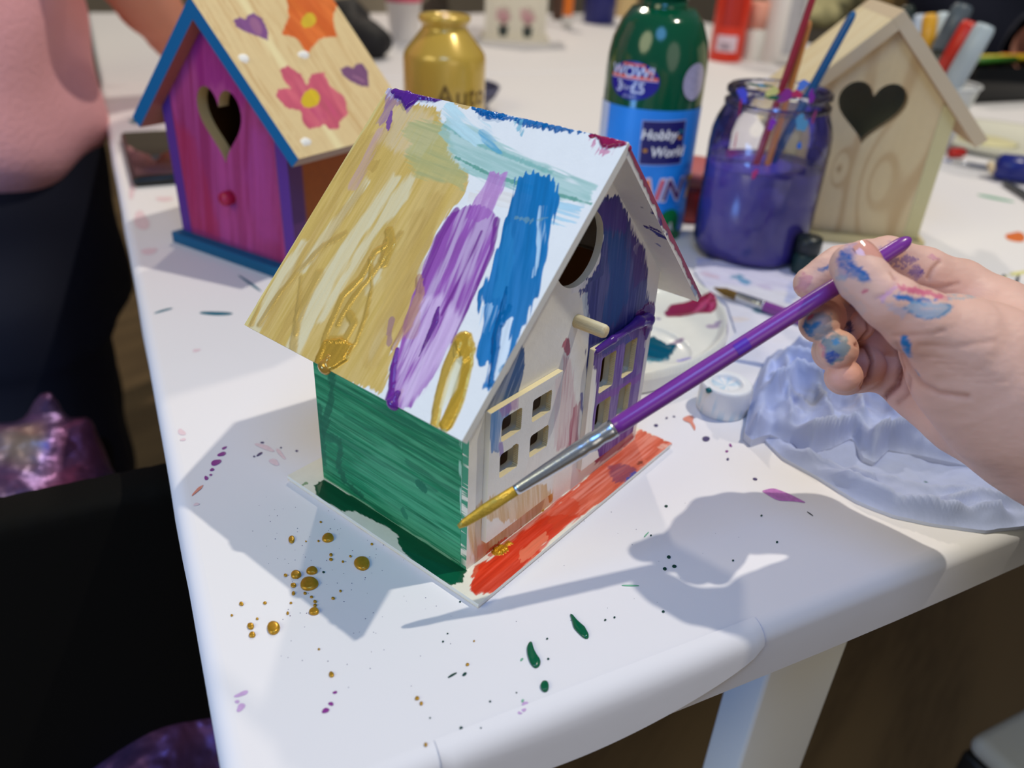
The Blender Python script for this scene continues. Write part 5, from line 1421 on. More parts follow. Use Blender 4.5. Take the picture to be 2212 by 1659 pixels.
patch('logo_panel', navy, LBL, gc, GR, ac_, zc_, .0283, .0268, .0006, rot=0.03)
letters('lettering', 'Hobby', .0086, whitep, LBL, gc, GR, ac_-.10, zc_+.0050, .0009, 0.03, .15, .0002)
letters('lettering', 'World', .0086, whitep, LBL, gc, GR, ac_+.12, zc_-.0056, .0009, 0.03, .15, .0002)
for dx, dz, cc in ((.011, .0075, (20, 110, 130)), (.0105, .0035, (190, 130, 40)), (-.011, -.005, (190, 50, 70))):
    patch('logo_star', plain('logo_star_%d' % cc[0], cc, .4), LBL, gc, GR, ac_+dx/GR, zc_+dz, .0028, .0024, .0009, shape='disk')
zp_ = z_at(1430, 412)
lets = [('P', (60, 160, 80), 1352), ('A', (228, 110, 50), 1388), ('I', (206, 34, 70), 1418), ('N', (74, 26, 96), 1450), ('T', (222, 160, 30), 1481)]
for ch, cc, x in lets:
    a_ = ang_at(gc, GR, x, 400, zp_)
    letters('lettering', ch, .0205, plain('print_outline', (214, 208, 230), .4), LBL, gc, GR, a_, zp_, .0007, 0, 0.22, .0011)
    letters('lettering', ch, .0195, plain('print_%d_%d' % (cc[0], cc[1]), cc, .4), LBL, gc, GR, a_, zp_, .0010, 0, 0.22, .0002)
z5 = z_at(1470, 442); letters('lettering', '500ml', .0042, plain('faint_print', (90, 160, 236), .4), LBL, gc, GR, ang_at(gc, GR, 1466, 440, z5), z5, .0007, 0, 0.1)
z6 = z_at(1450, 490)
patch('label_splat', plain('green_splat_print', (10, 116, 62), .4), LBL, gc, GR, ang_at(gc, GR, 1442, 480, z6), z6+.001, .019, .022, .0005, shape='disk')
patch('label_splat', plain('green_splat_print', (10, 116, 62), .4), LBL, gc, GR, ang_at(gc, GR, 1450, 500, z6), z6-.010, .024, .014, .0006, shape='disk')
letters('lettering', 'A', .010, whitep, LBL, gc, GR, ang_at(gc, GR, 1444, 480, z6), z6-.001, .0009, 0, 0.1)
# offer sticker
z7 = z_at(1368, 180); a7 = ang_at(gc, GR, 1366, 178, z7)
stk = plain('sticker_blue', (18, 18, 140), .3); sor = plain('sticker_orange', (236, 110, 74), .35)
STK = patch('sticker', stk, GBt, gc, GR, a7, z7, .0345, .0228, .0004, shape='disk')
patch('sticker_band', sor, STK, gc, GR, a7, z7+.0022, .0320, .0018, .0007, n=24, m_=1)
patch('sticker_band', sor, STK, gc, GR, a7+.30, z7+.0062, .0080, .0018, .0007, rot=-0.5)
patch('sticker_band', sor, STK, gc, GR, a7-.35, z7+.0060, .0050, .0018, .0007, rot=0.5)
patch('sticker_band', sor, STK, gc, GR, a7, z7+.0094, .0150, .0012, .0007)
patch('sticker_band', plain('sticker_line', (190, 180, 226), .35), STK, gc, GR, a7, z7+.0009, .0325, .0006, .0008, n=24, m_=1)
lb = plain('sticker_lettering', (198, 206, 240), .35)
letters('lettering', 'WOW!', .0092, lb, STK, gc, GR, a7-.04, z7+.0050, .0010, 0, .1, .0002)
letters('lettering', '3', .0092, lb, STK, gc, GR, a7-.26, z7-.0040, .0010, 0, 0, .0002)
letters('lettering', 'for', .0050, lb, STK, gc, GR, a7-.10, z7-.0040, .0010)
letters('lettering', '£5', .0092, lb, STK, gc, GR, a7+.13, z7-.0040, .0010, 0, 0, .0002)
letters('lettering', '£2 each', .0028, lb, STK, gc, GR, a7-.02, z7-.0090, .0010)
zb = z_at(1500, 180)
patch('sticker', plain('silver_sticker', (186, 184, 216), .25, .3, var=.3, scale=300), GBt, gc, GR, ang_at(gc, GR, 1500, 175, zb), zb+.001, .019, .022, .0005, shape='disk')

# ================================================================== gold paint bottle
dp = at(960, 150, 0.629); DR = 0.0303; dc = np.array([dp[0], dp[1], 0.0])
DB = thing('paint_bottle', 'open gold paint bottle with wide neck, behind the roof ridge', 'paint bottle', tuple(dc))
gm = plain('gold_bottle_plastic', (206, 172, 76), 0.25, 0.15, coat=0.5, var=.06, scale=30)
zsh = zat(118, *dc[:2]); zne = zat(62, *dc[:2]); ztp = zat(32, *dc[:2])
lathe('bottle_body', gm, DB, [(DR*.9, 0), (DR, .004), (DR, zsh-.003), (DR*.985, zsh), (DR*.94, zsh+.003), (DR*.60, zne-.002), (DR*.545, zne), (DR*.54, zne+.003), (DR*.545, ztp-.006), (DR*.60, ztp-.0045), (DR*.625, ztp-.002), (DR*.60, ztp), (DR*.54, ztp+.0006), (DR*.47, ztp), (DR*.45, ztp-.003), (DR*.44, zne)], dc, n=72, cap1=False)
dva = math.atan2(CAM[1]-dc[1], CAM[0]-dc[0])
zt_ = zat(225, dc[0]+DR*math.cos(dva), dc[1]+DR*math.sin(dva))
letters('lettering', 'Auto', .021, plain('dark_gold_print', (96, 72, 26), .4), DB, dc, DR, dva+.50, zt_+.0045, .0004)

# ================================================================== jar of purple water with brushes
jp = at(1632, 450, 0.548); JR = 0.0366; jc = np.array([jp[0], jp[1], 0.0])
JT = thing('glass_jar', 'glass jar half full of purple paint water, rim smeared with paint', 'jar', tuple(jc))
def thin_glass():
    mt, nt, b = base_mat('jar_glass')
    L = nt.links.new
    out = nt.nodes['Material Output']
    gl = nt.nodes.new('ShaderNodeBsdfGlossy'); gl.inputs['Roughness'].default_value = 0.04
    tr = nt.nodes.new('ShaderNodeBsdfTransparent'); tr.inputs['Color'].default_value = (0.94, 0.94, 0.98, 1)
    fr = nt.nodes.new('ShaderNodeFresnel'); fr.inputs['IOR'].default_value = 1.5
    n = nt.nodes.new('ShaderNodeTexNoise'); n.inputs['Scale'].default_value = 45
    tc = nt.nodes.new('ShaderNodeTexCoord'); L(tc.outputs['Object'], n.inputs['Vector'])
    bp = nt.nodes.new('ShaderNodeBump'); bp.inputs['Distance'].default_value = 0.0015
    L(n.outputs['Fac'], bp.inputs['Height']); L(bp.outputs['Normal'], gl.inputs['Normal'])
    mx = nt.nodes.new('ShaderNodeMixShader')
    ad = nt.nodes.new('ShaderNodeMath'); ad.operation = 'MULTIPLY_ADD'; ad.inputs[1].default_value = 1.0; ad.inputs[2].default_value = 0.0
    L(fr.outputs[0], ad.inputs[0]); L(ad.outputs[0], mx.inputs[0]); L(tr.outputs[0], mx.inputs[1]); L(gl.outputs[0], mx.inputs[2])
    # thin film of lilac paint residue
    df = nt.nodes.new('ShaderNodeBsdfPrincipled'); df.inputs['Base Color'].default_value = (*lin((150, 134, 190)), 1); df.inputs['Roughness'].default_value = .2
    n2 = nt.nodes.new('ShaderNodeTexNoise'); n2.inputs['Scale'].default_value = 60; n2.inputs['Detail'].default_value = 4
    L(tc.outputs['Object'], n2.inputs['Vector'])
    mr = nt.nodes.new('ShaderNodeMapRange'); mr.inputs['From Min'].default_value = .46; mr.inputs['From Max'].default_value = .75; mr.inputs['To Max'].default_value = .12; mr.inputs['To Min'].default_value = .02
    L(n2.outputs['Fac'], mr.inputs['Value'])
    m2 = nt.nodes.new('ShaderNodeMixShader'); L(mr.outputs['Result'], m2.inputs[0]); L(mx.outputs[0], m2.inputs[1]); L(df.outputs[0], m2.inputs[2])
    L(m2.outputs[0], out.inputs['Surface'])
    return mt
JG = thin_glass()
zli = zat(352, *jc[:2]); zsh = zat(262, *jc[:2]); zrim = zat(188, *jc[:2])
lathe('jar_glass', JG, JT, [(JR*.70, .0004), (JR*.88, .001), (JR*.97, .006), (JR, .012), (JR, zsh-.014), (JR*.985, zsh-.006), (JR*.93, zsh+.001), (JR*.84, zsh+.008), (JR*.80, zsh+.012), (JR*.80, zrim-.012), (JR*.86, zrim-.011), (JR*.86, zrim-.0085), (JR*.805, zrim-.007), (JR*.805, zrim-.005), (JR*.855, zrim-.004), (JR*.85, zrim-.0015), (JR*.80, zrim), (JR*.76, zrim-.001), (JR*.755, zrim-.004)], jc, n=72, cap1=False)
lathe('paint_water', plain('purple_paint_water', (74, 66, 176), 0.16, var=.12, scale=30), JT, [(JR*.68, .0025), (JR*.86, .003), (JR*.945, .008), (JR*.965, .013), (JR*.965, zli-.0008), (JR*.95, zli), (JR*.5, zli-.0002)], jc, n=64)
jva = math.atan2(CAM[1]-jc[1], CAM[0]-jc[0])
def jar_ang(x, y, R):
    z = zat(y, jc[0]+R*math.cos(jva), jc[1]+R*math.sin(jva)); best = (1e9, 0, 0)
    for k in range(-85, 86, 2):
        a = jva+math.radians(k)
        for dz in (-.006, -.003, 0, .003, .006):
            q = proj((jc[0]+R*math.cos(a), jc[1]+R*math.sin(a), z+dz)); best = min(best, (math.hypot(q[0]-x, q[1]-y), a, z+dz))
    return best[1], best[2]
for x, y, w_, h_, cc, R_ in ((1605, 205, .010, .009, (74, 82, 210), .87), (1640, 190, .016, .0022, (20, 90, 66), .87), (1672, 212, .010, .0035, (20, 96, 62), .87), (1668, 200, .008, .006, (206, 200, 120), .875), (1700, 205, .010, .008, (140, 50, 140), .87),
        (1722, 200, .006, .006, (196, 56, 96), .87), (1752, 205, .005, .009, (130, 50, 160), .87), (1733, 180, .008, .006, (90, 130, 220), .87), (1598, 232, .002, .012, (150, 40, 90), .87), (1665, 268, .005, .007, (130, 50, 170), 1.0), (1730, 262, .008, .012, (90, 150, 190), .98),
        (1590, 305, .0012, .010, (180, 60, 90), 1.0), (1727, 310, .004, .004, (50, 110, 200), 1.0), (1628, 378, .0035, .007, (170, 40, 110), 1.0), (1758, 248, .003, .008, (140, 60, 110), 1.0)):
    a_, z_ = jar_ang(x, y, JR*R_)
    patch('paint_smudge', plain('jar_smudge_%d_%d_%d' % cc, cc, .2), JT, jc, JR*R_+.0002, a_, z_, w_*.85, h_*.8, .0002, shape='disk', wob=.24)
# brushes standing in the jar (tips inside the water)
def ray_vert(x, y, P0, nrm):     # pixel -> plane through P0
    d = ray(x, y); return CAM+d*(((P0-CAM)@nrm)/(d@nrm))
nj = np.array([math.cos(jva), math.sin(jva), 0])
def jb(label, top, low, off, hr, col, length, group='brushes standing in the jar', tail_r=None):
    P1 = ray_vert(*top, jc+nj*off[1], nj); P0 = ray_vert(*low, jc+nj*off[0], nj)
    ax = (P1-P0)/np.linalg.norm(P1-P0)
    # carry down to the jar floor
    s = (P0[2]-.006)/ax[2]; tip = P0-ax*min(s, length)
    return brush('paintbrush', label, tip, P1, hr, col, ferr=.30, bris=.08)
jb('red-handled brush leaning in the jar, tallest of the brushes', (1768, -40), (1652, 300), (.004, .0), .0022, (160, 34, 52), .2)
jb('orange-handled brush leaning in the jar beside the red one', (1750, 44), (1668, 320), (.002, -.004), .0020, (206, 130, 62), .2)
jb('blue-handled brush leaning in the jar toward the pine house', (1846, 24), (1722, 250), (-.008, -.012), .0027, (0, 88, 142), .2)

# ================================================================== white palette with paint
PC = np.array([0.2115, 0.0770, 0.0]); PRr = 0.0625
def fit_circle():
    q = np.array([zp(x, y, .009)[:2] for x, y in [(1570, 700), (1555, 750), (1500, 790), (1395, 815), (1563, 665)]])
    A_ = np.c_[2*q, np.ones(len(q))]; s = np.linalg.lstsq(A_, (q**2).sum(1), rcond=None)[0]
    return s[:2], math.sqrt(s[2]+s[0]**2+s[1]**2)
pc_, pr_ = fit_circle()
PT = thing('paint_palette', 'round white plastic palette with crimson and teal paint, half hidden behind the roof', 'palette', (pc_[0], pc_[1], 0))
def pal_h(x, y):
    r = np.hypot(x, y)
    a = np.arctan2(y, x)
    h = 0.0045+0*r
    k = np.round(a/(math.pi/3)-.35)+.35
    da = a-k*math.pi/3
    u = r*np.cos(da)-pr_*.62; v = r*np.sin(da)
    well = np.clip(1-((u/(pr_*.30))**2+(v/(pr_*.22))**2), 0, 1)
    h = h-0.0036*np.sqrt(well)
    h = h-0.0034*np.sqrt(np.clip(1-(r/(pr_*.2))**2, 0, 1))
    h = h+0.0035*sstep(r, pr_*.93, pr_*.985)-0.004*sstep(r, pr_*.985, pr_*1.0)
    return h
def pal_paint(sh, A, B):
    p = Paint(sh, A, B, (236, 236, 226), var=.02)
    x, y = A-pc_[0], B-pc_[1]
    p.wet[:] = .78
    p.add([(1433, 678), (1450, 662), (1475, 660), (1500, 655), (1530, 658), (1541, 664), (1543, 686), (1528, 693), (1480, 694), (1440, 692)], (146, 34, 70), 1, ((1440, 680), (1560, 670)), .0006, .0004, wet=.95, h=.0005, var=.2)
    p.add([(1490, 688), (1510, 668), (1540, 662), (1530, 670), (1505, 685)], (206, 84, 128), .9, ((1490, 688), (1540, 664)), .0006, .0006, wet=.95, streak=.3)
    p.add([(1530, 668), (1542, 670), (1541, 686), (1528, 688)], (214, 90, 140), .7, None, .0006, dry=.4, wet=.9)
    p.add([(1380, 745), (1410, 735), (1440, 752), (1460, 755), (1455, 768), (1442, 785), (1410, 796), (1375, 798)], (0, 84, 108), 1, None, .0008, .0005, wet=.95, h=.0012, var=.2)
    p.add([(1380, 790), (1440, 785), (1400, 805)], (60, 150, 170), .5, None, .001, .001)
    for x_, y_, rx, ry, c in ((1460, 750, 16, 4, (120, 70, 130)), (1535, 722, 14, 5, (150, 120, 165)), (1546, 716, 8, 5, (130, 100, 160)), (1475, 790, 16, 6, (130, 120, 205)), (1568, 732, 4, 12, (110, 90, 160)), (1420, 705, 5, 3, (110, 100, 150)), (1370, 700, 5, 30, (110, 70, 150)), (1523, 643, 6, 4, (90, 190, 170))):
        p.add(ell(x_, y_, rx, ry), c, .7, None, .0006, .0008)
    p.h = p.h+pal_h(x, y)
    return p
plate('palette_tray', Sheet((0, 0, 0.0035), X3, Y3, Z3), pr_*2, pr_*2, 0.0025, 0.0007, PM, PT, sdf=lambda a, b: pr_-np.hypot(a-pc_[0], b-pc_[1]), paint=pal_paint, side=(232, 232, 226), a0=pc_[0]-pr_, b0=pc_[1]-pr_)
lathe('palette_foot', plain('white_palette_plastic', (232, 232, 224), .25), PT, [(pr_*.82, 0.0), (pr_*.8, .0008), (pr_*.84, .0035)], (pc_[0], pc_[1], 0), n=64, cap0=False, cap1=False)

# ================================================================== white bottle cap lying on the table
cb = zp(1569, 908); cR = .0113
cc_ = np.array([cb[0]+.0075, cb[1]+.0062, 0])
CT = thing('bottle_cap', 'white plastic bottle cap with blue paint smudges, beside the blue tissue', 'bottle cap', tuple(cc_))
def cap_col(V):
    V = np.array(V); c = np.tile(lin((236, 238, 240)), (len(V), 1))
    a = np.arctan2(V[:, 1]-cc_[1], V[:, 0]-cc_[0])
    m_ = sstep(fbm(a*4, V[:, 2]*260, 6), .52, .62)*(V[:, 2] < .0125)
    c = c*(1-.5*m_[:, None])+lin((140, 196, 226))*.5*m_[:, None]
    return c
V, F = lathe_vf([(cR*.96, 0), (cR, .0008), (cR, .006), (cR, .0125), (cR*.97, .0136), (cR*.90, .0140), (cR*.66, .0139), (cR*.60, .0134), (cR*.57, .0122), (cR*.3, .0120), (.0003, .0120)], cc_, n=80)
mk('cap_shell', V, F, paint_mat('capped_plastic', 0, .4, .00001), CT, True, cap_col(V), np.full(len(V), .1), np.zeros(len(V)))
rod('teal_dab', plain('teal_dab_paint', (0, 100, 110), .2), CT, zp(1529, 848, .0128), zp(1533, 838, .0140), [(0, .0008), (.5, .0016), (1, .0006)], 12)

# ================================================================== phone
P_ = np.array([zp(262, 305)[:2], zp(290, 412)[:2]])
dU = P_[1]-P_[0]; Lp = .147; dU /= np.linalg.norm(dU); dV = np.array([-dU[1], dU[0]])
PHn = thing('smartphone', 'black smartphone lying on the table edge beside the pink bird house', 'phone', (P_[0][0], P_[0][1], 0))
box('phone_body', plain('black_phone_body', (22, 24, 24), .3), PHn, (*P_[0], 0), (*dU, 0), (*dV, 0), Z3, 0, Lp, 0, .072, 0.0002, .0078, .0035, 3)
box('screen', plain('phone_screen_glass', (38, 26, 28), .05, spec=.9, coat=1), PHn, (*P_[0], 0), (*dU, 0), (*dV, 0), Z3, .003, Lp-.003, .003, .069, .0079, .0082, .0001, 1)

# ================================================================== paint-stained tissue and crumpled blue paper towel
def sheet(name, root, poly, hfun, res, paint, z0=0.0006, thick=0.0006, mat=None, inflate=0):
    sh = Sheet((0, 0, z0), X3, Y3, Z3)
    P = np.array([zp(x, y, z0)[:2] for x, y in poly])
    a0, b0 = P.min(0)-.002; a1, b1 = P.max(0)+.002
    def sd(a, b): return poly_sd(a, b, P)+0.0010*(fbm(a*90, b*90, 51)-.5)
    def pf(s_, A, B):
        p = paint(s_, A, B); e = poly_sd(A, B, P)
        p.h = p.h+hfun(A, B, e); return p
    return plate(name, sh, a1-a0, b1-b0, thick, res, mat or PM2, root, sdf=sd, paint=pf, a0=a0, b0=b0, side=(200, 206, 228), back=(200, 206, 228))
PM2 = paint_mat('soft_paper_fibre', 0, 0.85, 0.00008, 500)
TS = thing('tissue', 'white tissue smeared with blue paint, lying flat in front of the jar', 'tissue', tuple(zp(1650, 650)))
def ts_paint(sh, A, B):
    p = Paint(sh, A, B, (222, 222, 236), var=.03)
    p.add([(1500, 570), (1760, 590), (1760, 640), (1520, 620)], (196, 192, 236), .5, None, .002, .004, streak=.4)
    for x, y, rx, ry, c, r in ((1590, 607, 12, 6, (30, 130, 170), 0), (1606, 617, 16, 6, (40, 140, 190), .3), (1655, 678, 30, 8, (20, 120, 140), .15), (1630, 670, 18, 5, (60, 160, 170), 0), (1650, 628, 16, 7, (196, 186, 220), 0), (1710, 640, 18, 20, (170, 180, 226), 0),
            (1725, 600, 14, 10, (120, 150, 226), 0), (1520, 560, 30, 10, (186, 190, 236), 0), (1570, 690, 40, 8, (226, 214, 210), .2), (1530, 600, 20, 5, (205, 180, 200), .3)):
        p.add(ell(x, y, rx, ry, r, wob=.25), c, .8, None, .0016, .0012, streak=.3)
    return p
sheet('tissue_sheet', TS, [(1500, 590), (1505, 560), (1600, 556), (1735, 572), (1830, 600), (1960, 640), (2010, 720), (1900, 790), (1760, 800), (1640, 790), (1545, 770), (1590, 720), (1570, 660), (1530, 630)],
      lambda A, B, e: 0.0008+0.0032*fbm(A*28, B*28, 61)*sstep(e, 0, .012)+0.0018*np.abs(fbm(A*60, B*40, 63)-.5)*2, .0010, ts_paint)
CW = thing('paper_towel', 'crumpled pale blue paper towel with grey and yellow stains under the hand', 'paper towel', tuple(zp(1900, 980)))
def cw_paint(sh, A, B):
    p = Paint(sh, A, B, (176, 188, 228), var=.05)
    for x, y, rx, ry, c, r, o in ((1760, 900, 70, 26, (140, 140, 160), .3, .45), (1745, 908, 22, 18, (140, 134, 110), .3, .5), (1770, 850, 40, 14, (120, 130, 160), .4, .35), (1880, 920, 40, 14, (150, 146, 160), .3, .35), (1960, 930, 40, 10, (150, 140, 150), .2, .5), (1835, 920, 14, 10, (180, 172, 176), 0, .5),
            (1690, 790, 50, 14, (120, 120, 140), .1, .4), (1700, 740, 60, 25, (150, 150, 165), .2, .45), (1680, 752, 14, 8, (160, 90, 130), .2, .5)):
        p.add(ell(x, y, rx, ry, r, wob=.3), c, o, None, .003, .006, streak=.2)
    p.add(ell(1994, 1057, 6, 4), (10, 90, 70), .9, None, .0003)
    return p
LOW = [(1640, 940), (1690, 992), (1760, 1030), (1850, 1085), (1930, 1118), (2010, 1135), (2130, 1150), (2330, 1120), (2400, 980), (2200, 900), (1900, 860), (1700, 860)]
def rid(A, B, sx, sy, an, sd_):
    c, s = math.cos(an), math.sin(an)
    u = A*c+B*s; v = -A*s+B*c
    n_ = fbm(u*sx+1.2*fbm(A*20, B*20, sd_+2), v*sy, sd_)
    return 1-np.abs(2*n_-1)*1.9
_Z = Sheet((0, 0, 0.004), X3, Y3, Z3)
def ridges(A, B, items):
    h = 0*A
    jx = 0.0012*(fbm(A*160, B*160, 93)-.5)*2
    for pts, hh, w in items:
        P = _Z.px(pts)
        d = -line_sd(A, B, P, [0]*len(P))+jx
        h = np.maximum(h, hh*np.exp(-np.abs(d)/w)) if hh > 0 else h+hh*np.exp(-(d/w)**2)
    return h
def low_h(A, B, e):
    r = ridges(A, B, [([(1700, 985), (1850, 1050), (1930, 1085), (2040, 1110), (2150, 1105)], .0075, .0030), ([(1660, 965), (1780, 1000), (1880, 1040)], .006, .003), ([(1900, 1030), (2000, 1060), (2120, 1060)], .004, .004), ([(2050, 1090), (2110, 1070), (2190, 1085)], .006, .003)])
    return 0.0006+sstep(e, 0, .004)*(r+0.0022*np.clip(rid(A, B, 30, 70, -.3, 74), 0, 1))+0.0005*fbm(A*150, B*150, 72)
sheet('towel_layer', CW, LOW, low_h, .0010, cw_paint)
UP_ = [(1655, 782), (1632, 830), (1612, 905), (1606, 948), (1622, 962), (1660, 950), (1700, 968), (1745, 996), (1790, 982), (1835, 958), (1862, 1000), (1885, 1012), (1915, 985), (2000, 1000), (2090, 1020), (2180, 1060), (2320, 1080), (2420, 960), (2240, 800), (2060, 740), (1840, 760), (1720, 770)]
def up_h(A, B, e):
    hp_ = Q(2212, 1010, .28)[:2]; lo_ = 0.30+0.70*sstep(np.hypot(A-hp_[0], B-hp_[1]), .035, .085)
    r = ridges(A, B, [([(1616, 930), (1625, 880), (1646, 805)], .008, .004), ([(1694, 808), (1740, 826), (1789, 852)], .013, .004), ([(1660, 880), (1700, 850), (1760, 872), (1796, 867), (1890, 896), (2007, 932)], .015, .0042),
        ([(1790, 852), (1850, 870), (1920, 880)], .011, .004), ([(1618, 935), (1680, 948), (1740, 965), (1790, 955), (1833, 936), (1864, 974), (1905, 962), (1980, 955), (2060, 965), (2160, 985)], .010, .0032), ([(1690, 800), (1690, 870), (1700, 930)], .009, .003),
        ([(1755, 870), (1770, 920), (1790, 950)], .010, .003), ([(1840, 890), (1850, 930)], .010, .003), ([(1660, 850), (1720, 900)], .009, .0025), ([(1700, 760), (1760, 790), (1830, 800)], .010, .004), ([(1900, 905), (1940, 940)], .009, .003)])
    return 0.0028+0.0022*sstep(e, 0, .004)+lo_*sstep(e, 0, .004)*(r+0.0030*np.clip(rid(A, B, 50, 110, .35, 84), 0, 1))+0.0005*fbm(A*160, B*160, 87)
sheet('towel_layer', CW, UP_, up_h, .0009, cw_paint, z0=.0008)

# ================================================================== things on the tables behind
def simple_bottle(label, px, R, prof, mat, cat='paint bottle', name='paint_bottle', base=None, lab=None, group=None):
    c = zp(*px) if base is None else base
    c = np.array([c[0]+R*FW[0]/math.hypot(FW[0], FW[1]), c[1]+R*FW[1]/math.hypot(FW[0], FW[1]), 0.0])
    t = thing(name, label, cat, tuple(c), group)
    lathe('bottle_body', mat, t, [(R*r, z) for r, z in prof], c, n=36)
    return t, c, R
redp = plain('red_bottle_plastic', (220, 50, 22), .3)
t, c, R = simple_bottle('red paint bottle with a small white barcode label, on the far table', (1572, 136), .027, [(.95, 0), (1, .003), (1, .15), (.7, .17), (.45, .178), (.45, .2)], redp)
a_ = math.atan2(CAM[1]-c[1], CAM[0]-c[0]); zb = zat(95, c[0]+R*math.cos(a_), c[1]+R*math.sin(a_))
BCL = patch('label', plain('barcode_label', (222, 200, 214), .4), t, c, R, a_-.05, zb, .034, .024, .0005)
for k in range(7): patch('barcode', plain('barcode_bars', (110, 90, 110), .4), BCL, c, R, a_-.05-.3+k*.085, zb-.004, .0012, .010, .0009, n=1, m_=1)
patch('label', plain('dark_red_print', (176, 36, 20), .4), t, c, R, a_+.05, zb+.055, .034, .06, .0005)
lathe('cap', plain('red_cap', (200, 40, 24), .3), t, [(R*.5, .2005), (R*.5, .225), (R*.42, .232)], c, n=32)
t, c, R = simple_bottle('white paint bottle with grey print, on the far table right of the red bottle', (1688, 140), .034, [(.95, 0), (1, .003), (1, .15), (.75, .172), (.42, .182), (.42, .2)], plain('white_bottle_plastic', (226, 222, 218), .35))
a_ = math.atan2(CAM[1]-c[1], CAM[0]-c[0]); zb = zat(70, c[0]+R*math.cos(a_), c[1]+R*math.sin(a_))
patch('label', plain('grey_label_print', (176, 174, 180), .5, var=.3, scale=120), t, c, R, a_+.55, zb+.01, .026, .085, .0005)
lathe('cap', plain('white_cap', (220, 218, 214), .3), t, [(R*.47, .2005), (R*.47, .225), (R*.4, .232)], c, n=32)
t, c, R = simple_bottle('small white pot between the red and white bottles', (1625, 134), .016, [(.9, 0), (1, .004), (1, .045), (.9, .05)], plain('white_cap', (220, 218, 214), .3), 'pot', 'paint_pot')
lathe('lid', plain('pink_pot_lid', (226, 160, 140), .4), t, [(R*1.02, .0505), (R*1.02, .085), (R*.9, .09)], c, n=28)
t, c, R = simple_bottle('navy blue paint bottle on the far table behind the green bottle', (1295, 54), .034, [(.95, 0), (1, .004), (1, .13), (.7, .15), (.45, .16), (.45, .19)], plain('navy_bottle_plastic', (34, 38, 112), .3))
a_ = math.atan2(CAM[1]-c[1], CAM[0]-c[0]); patch('label', plain('pale_sticker', (190, 200, 226), .4), t, c, R, a_, .098, .018, .016, .0005, shape='disk')
t, c, R = simple_bottle('orange felt marker standing cap-down on the far table', (1224, 64), .010, [(.8, 0), (.95, .002), (.95, .025), (1, .026), (1, .12), (.7, .125)], plain('orange_marker_body', (236, 122, 22), .35), 'marker', 'felt_marker')
lathe('marker_cap', plain('white_cap', (220, 218, 214), .3), t, [(R*1.05, .0002), (R*1.08, .018), (R*1.02, .0245)], c, n=24)
t, c, R = simple_bottle('dark brown pot behind the orange marker on the far table', (1206, 44), .014, [(.9, 0), (1, .004), (1, .05), (.8, .055)], plain('brown_pot', (84, 58, 44), .5), 'pot', 'paint_pot')
lathe('lid', plain('brown_lid', (110, 74, 52), .5), t, [(R*1.02, .0555), (R*1.02, .068), (R*.9, .07)], c, n=24)
t, c, R = simple_bottle('cream-coloured pot on the far table left of the green bottle neck', (1352, 38), .026, [(.9, 0), (1, .004), (1, .07), (.9, .075)], plain('cream_pot', (226, 196, 140), .5), 'pot', 'paint_pot')
lathe('lid', plain('cream_lid', (206, 168, 110), .5), t, [(R*1.03, .0755), (R*1.03, .09), (R*.95, .092)], c, n=24)
t, c, R = simple_bottle('red paint pot between the green bottle and the jar', (1496, 486), .026, [(.92, 0), (1, .003), (1, .024), (.97, .027)], plain('red_pot_plastic', (160, 46, 48), .4), 'pot', 'paint_pot')
lathe('lid', plain('pink_red_lid', (196, 110, 112), .4), t, [(R*1.02, .0275), (R*1.02, .036), (R*.96, .0375)], c, n=32)
# dark bowl shape, added for the shade behind the gold bottle
bc = zp(958, 262)+np.array([.05, .035, 0]); bc[2] = 0
t = thing('shade_bowl', 'dark slate-grey bowl shape standing in for shade behind the gold bottle', 'shade_bowl', tuple(bc))
lathe('shade_bowl_body', plain('slate_shade_bowl', (74, 74, 100), .45), t, [(.030, 0.0003), (.034, .002), (.048, .016), (.052, .024), (.0505, .0242), (.046, .016), (.030, .004), (.001, .0035)], bc, n=48, cap1=False)
lathe('shade_bowl_rim', plain('slate_shade_rim', (96, 98, 128), .35), t, [(.0519, .0242), (.053, .0255), (.0515, .0268), (.0500, .0255), (.0506, .0243)], bc, n=48, cap0=False, cap1=False)

# white bird house with painted pot plants, far table
FH = thing('birdhouse', 'small white bird house with two potted plants painted on its front, far table', 'birdhouse', tuple(zp(1110, 95)))
fb = zp(1112, 92); fyaw = -.86
def fh_front(sh, A, B):
    p = Paint(sh, A, B, (228, 222, 204), var=.02)
    for u in (-.021, .021):
        p.add([(u-.009, .026), (u+.009, .026), (u+.007, .009), (u-.007, .009)], (56, 66, 64), 1, None, .0003, metres=True)
        for k in range(9):
            a = math.pi*(k+.5)/9
            p.add([(u, .026), (u+.013*math.cos(a), .036+.020*math.sin(a))], (150, 110, 110), .7, None, .0006, rad=.0012, metres=True)
        for k in range(14):
            r_ = random.Random(k+int(u*1e4)); p.add([(u+r_.uniform(-.013, .013), .034+r_.uniform(0, .02)), (u+r_.uniform(-.013, .013), .034+r_.uniform(0, .02))], (206, 150, 160), .4, None, .0006, rad=.0022, metres=True)
    for u in (-.040, .040): p.add([(u, .005), (u, .12)], (214, 208, 190), .8, None, rad=.0012, metres=True)
    return p
wp = lambda sh, A, B: Paint(sh, A, B, (230, 224, 208), var=.02)
kit(FH, (fb[0], fb[1], fyaw), [.0440, .009, .075, 1.0, .165, .0078, .010, .007, .008, .060], .095, .0009, PM, {'front': fh_front, 'side': wp, 'base': wp, 'roof_r': wp, 'roof_l': wp},
    {'edge': (200, 190, 170), 'inside': (96, 60, 44), 'post': (226, 220, 204), 'base': (226, 220, 206), 'eave': (226, 220, 204), 'under': (190, 180, 165)}, (0.0, .096, .017, .017))
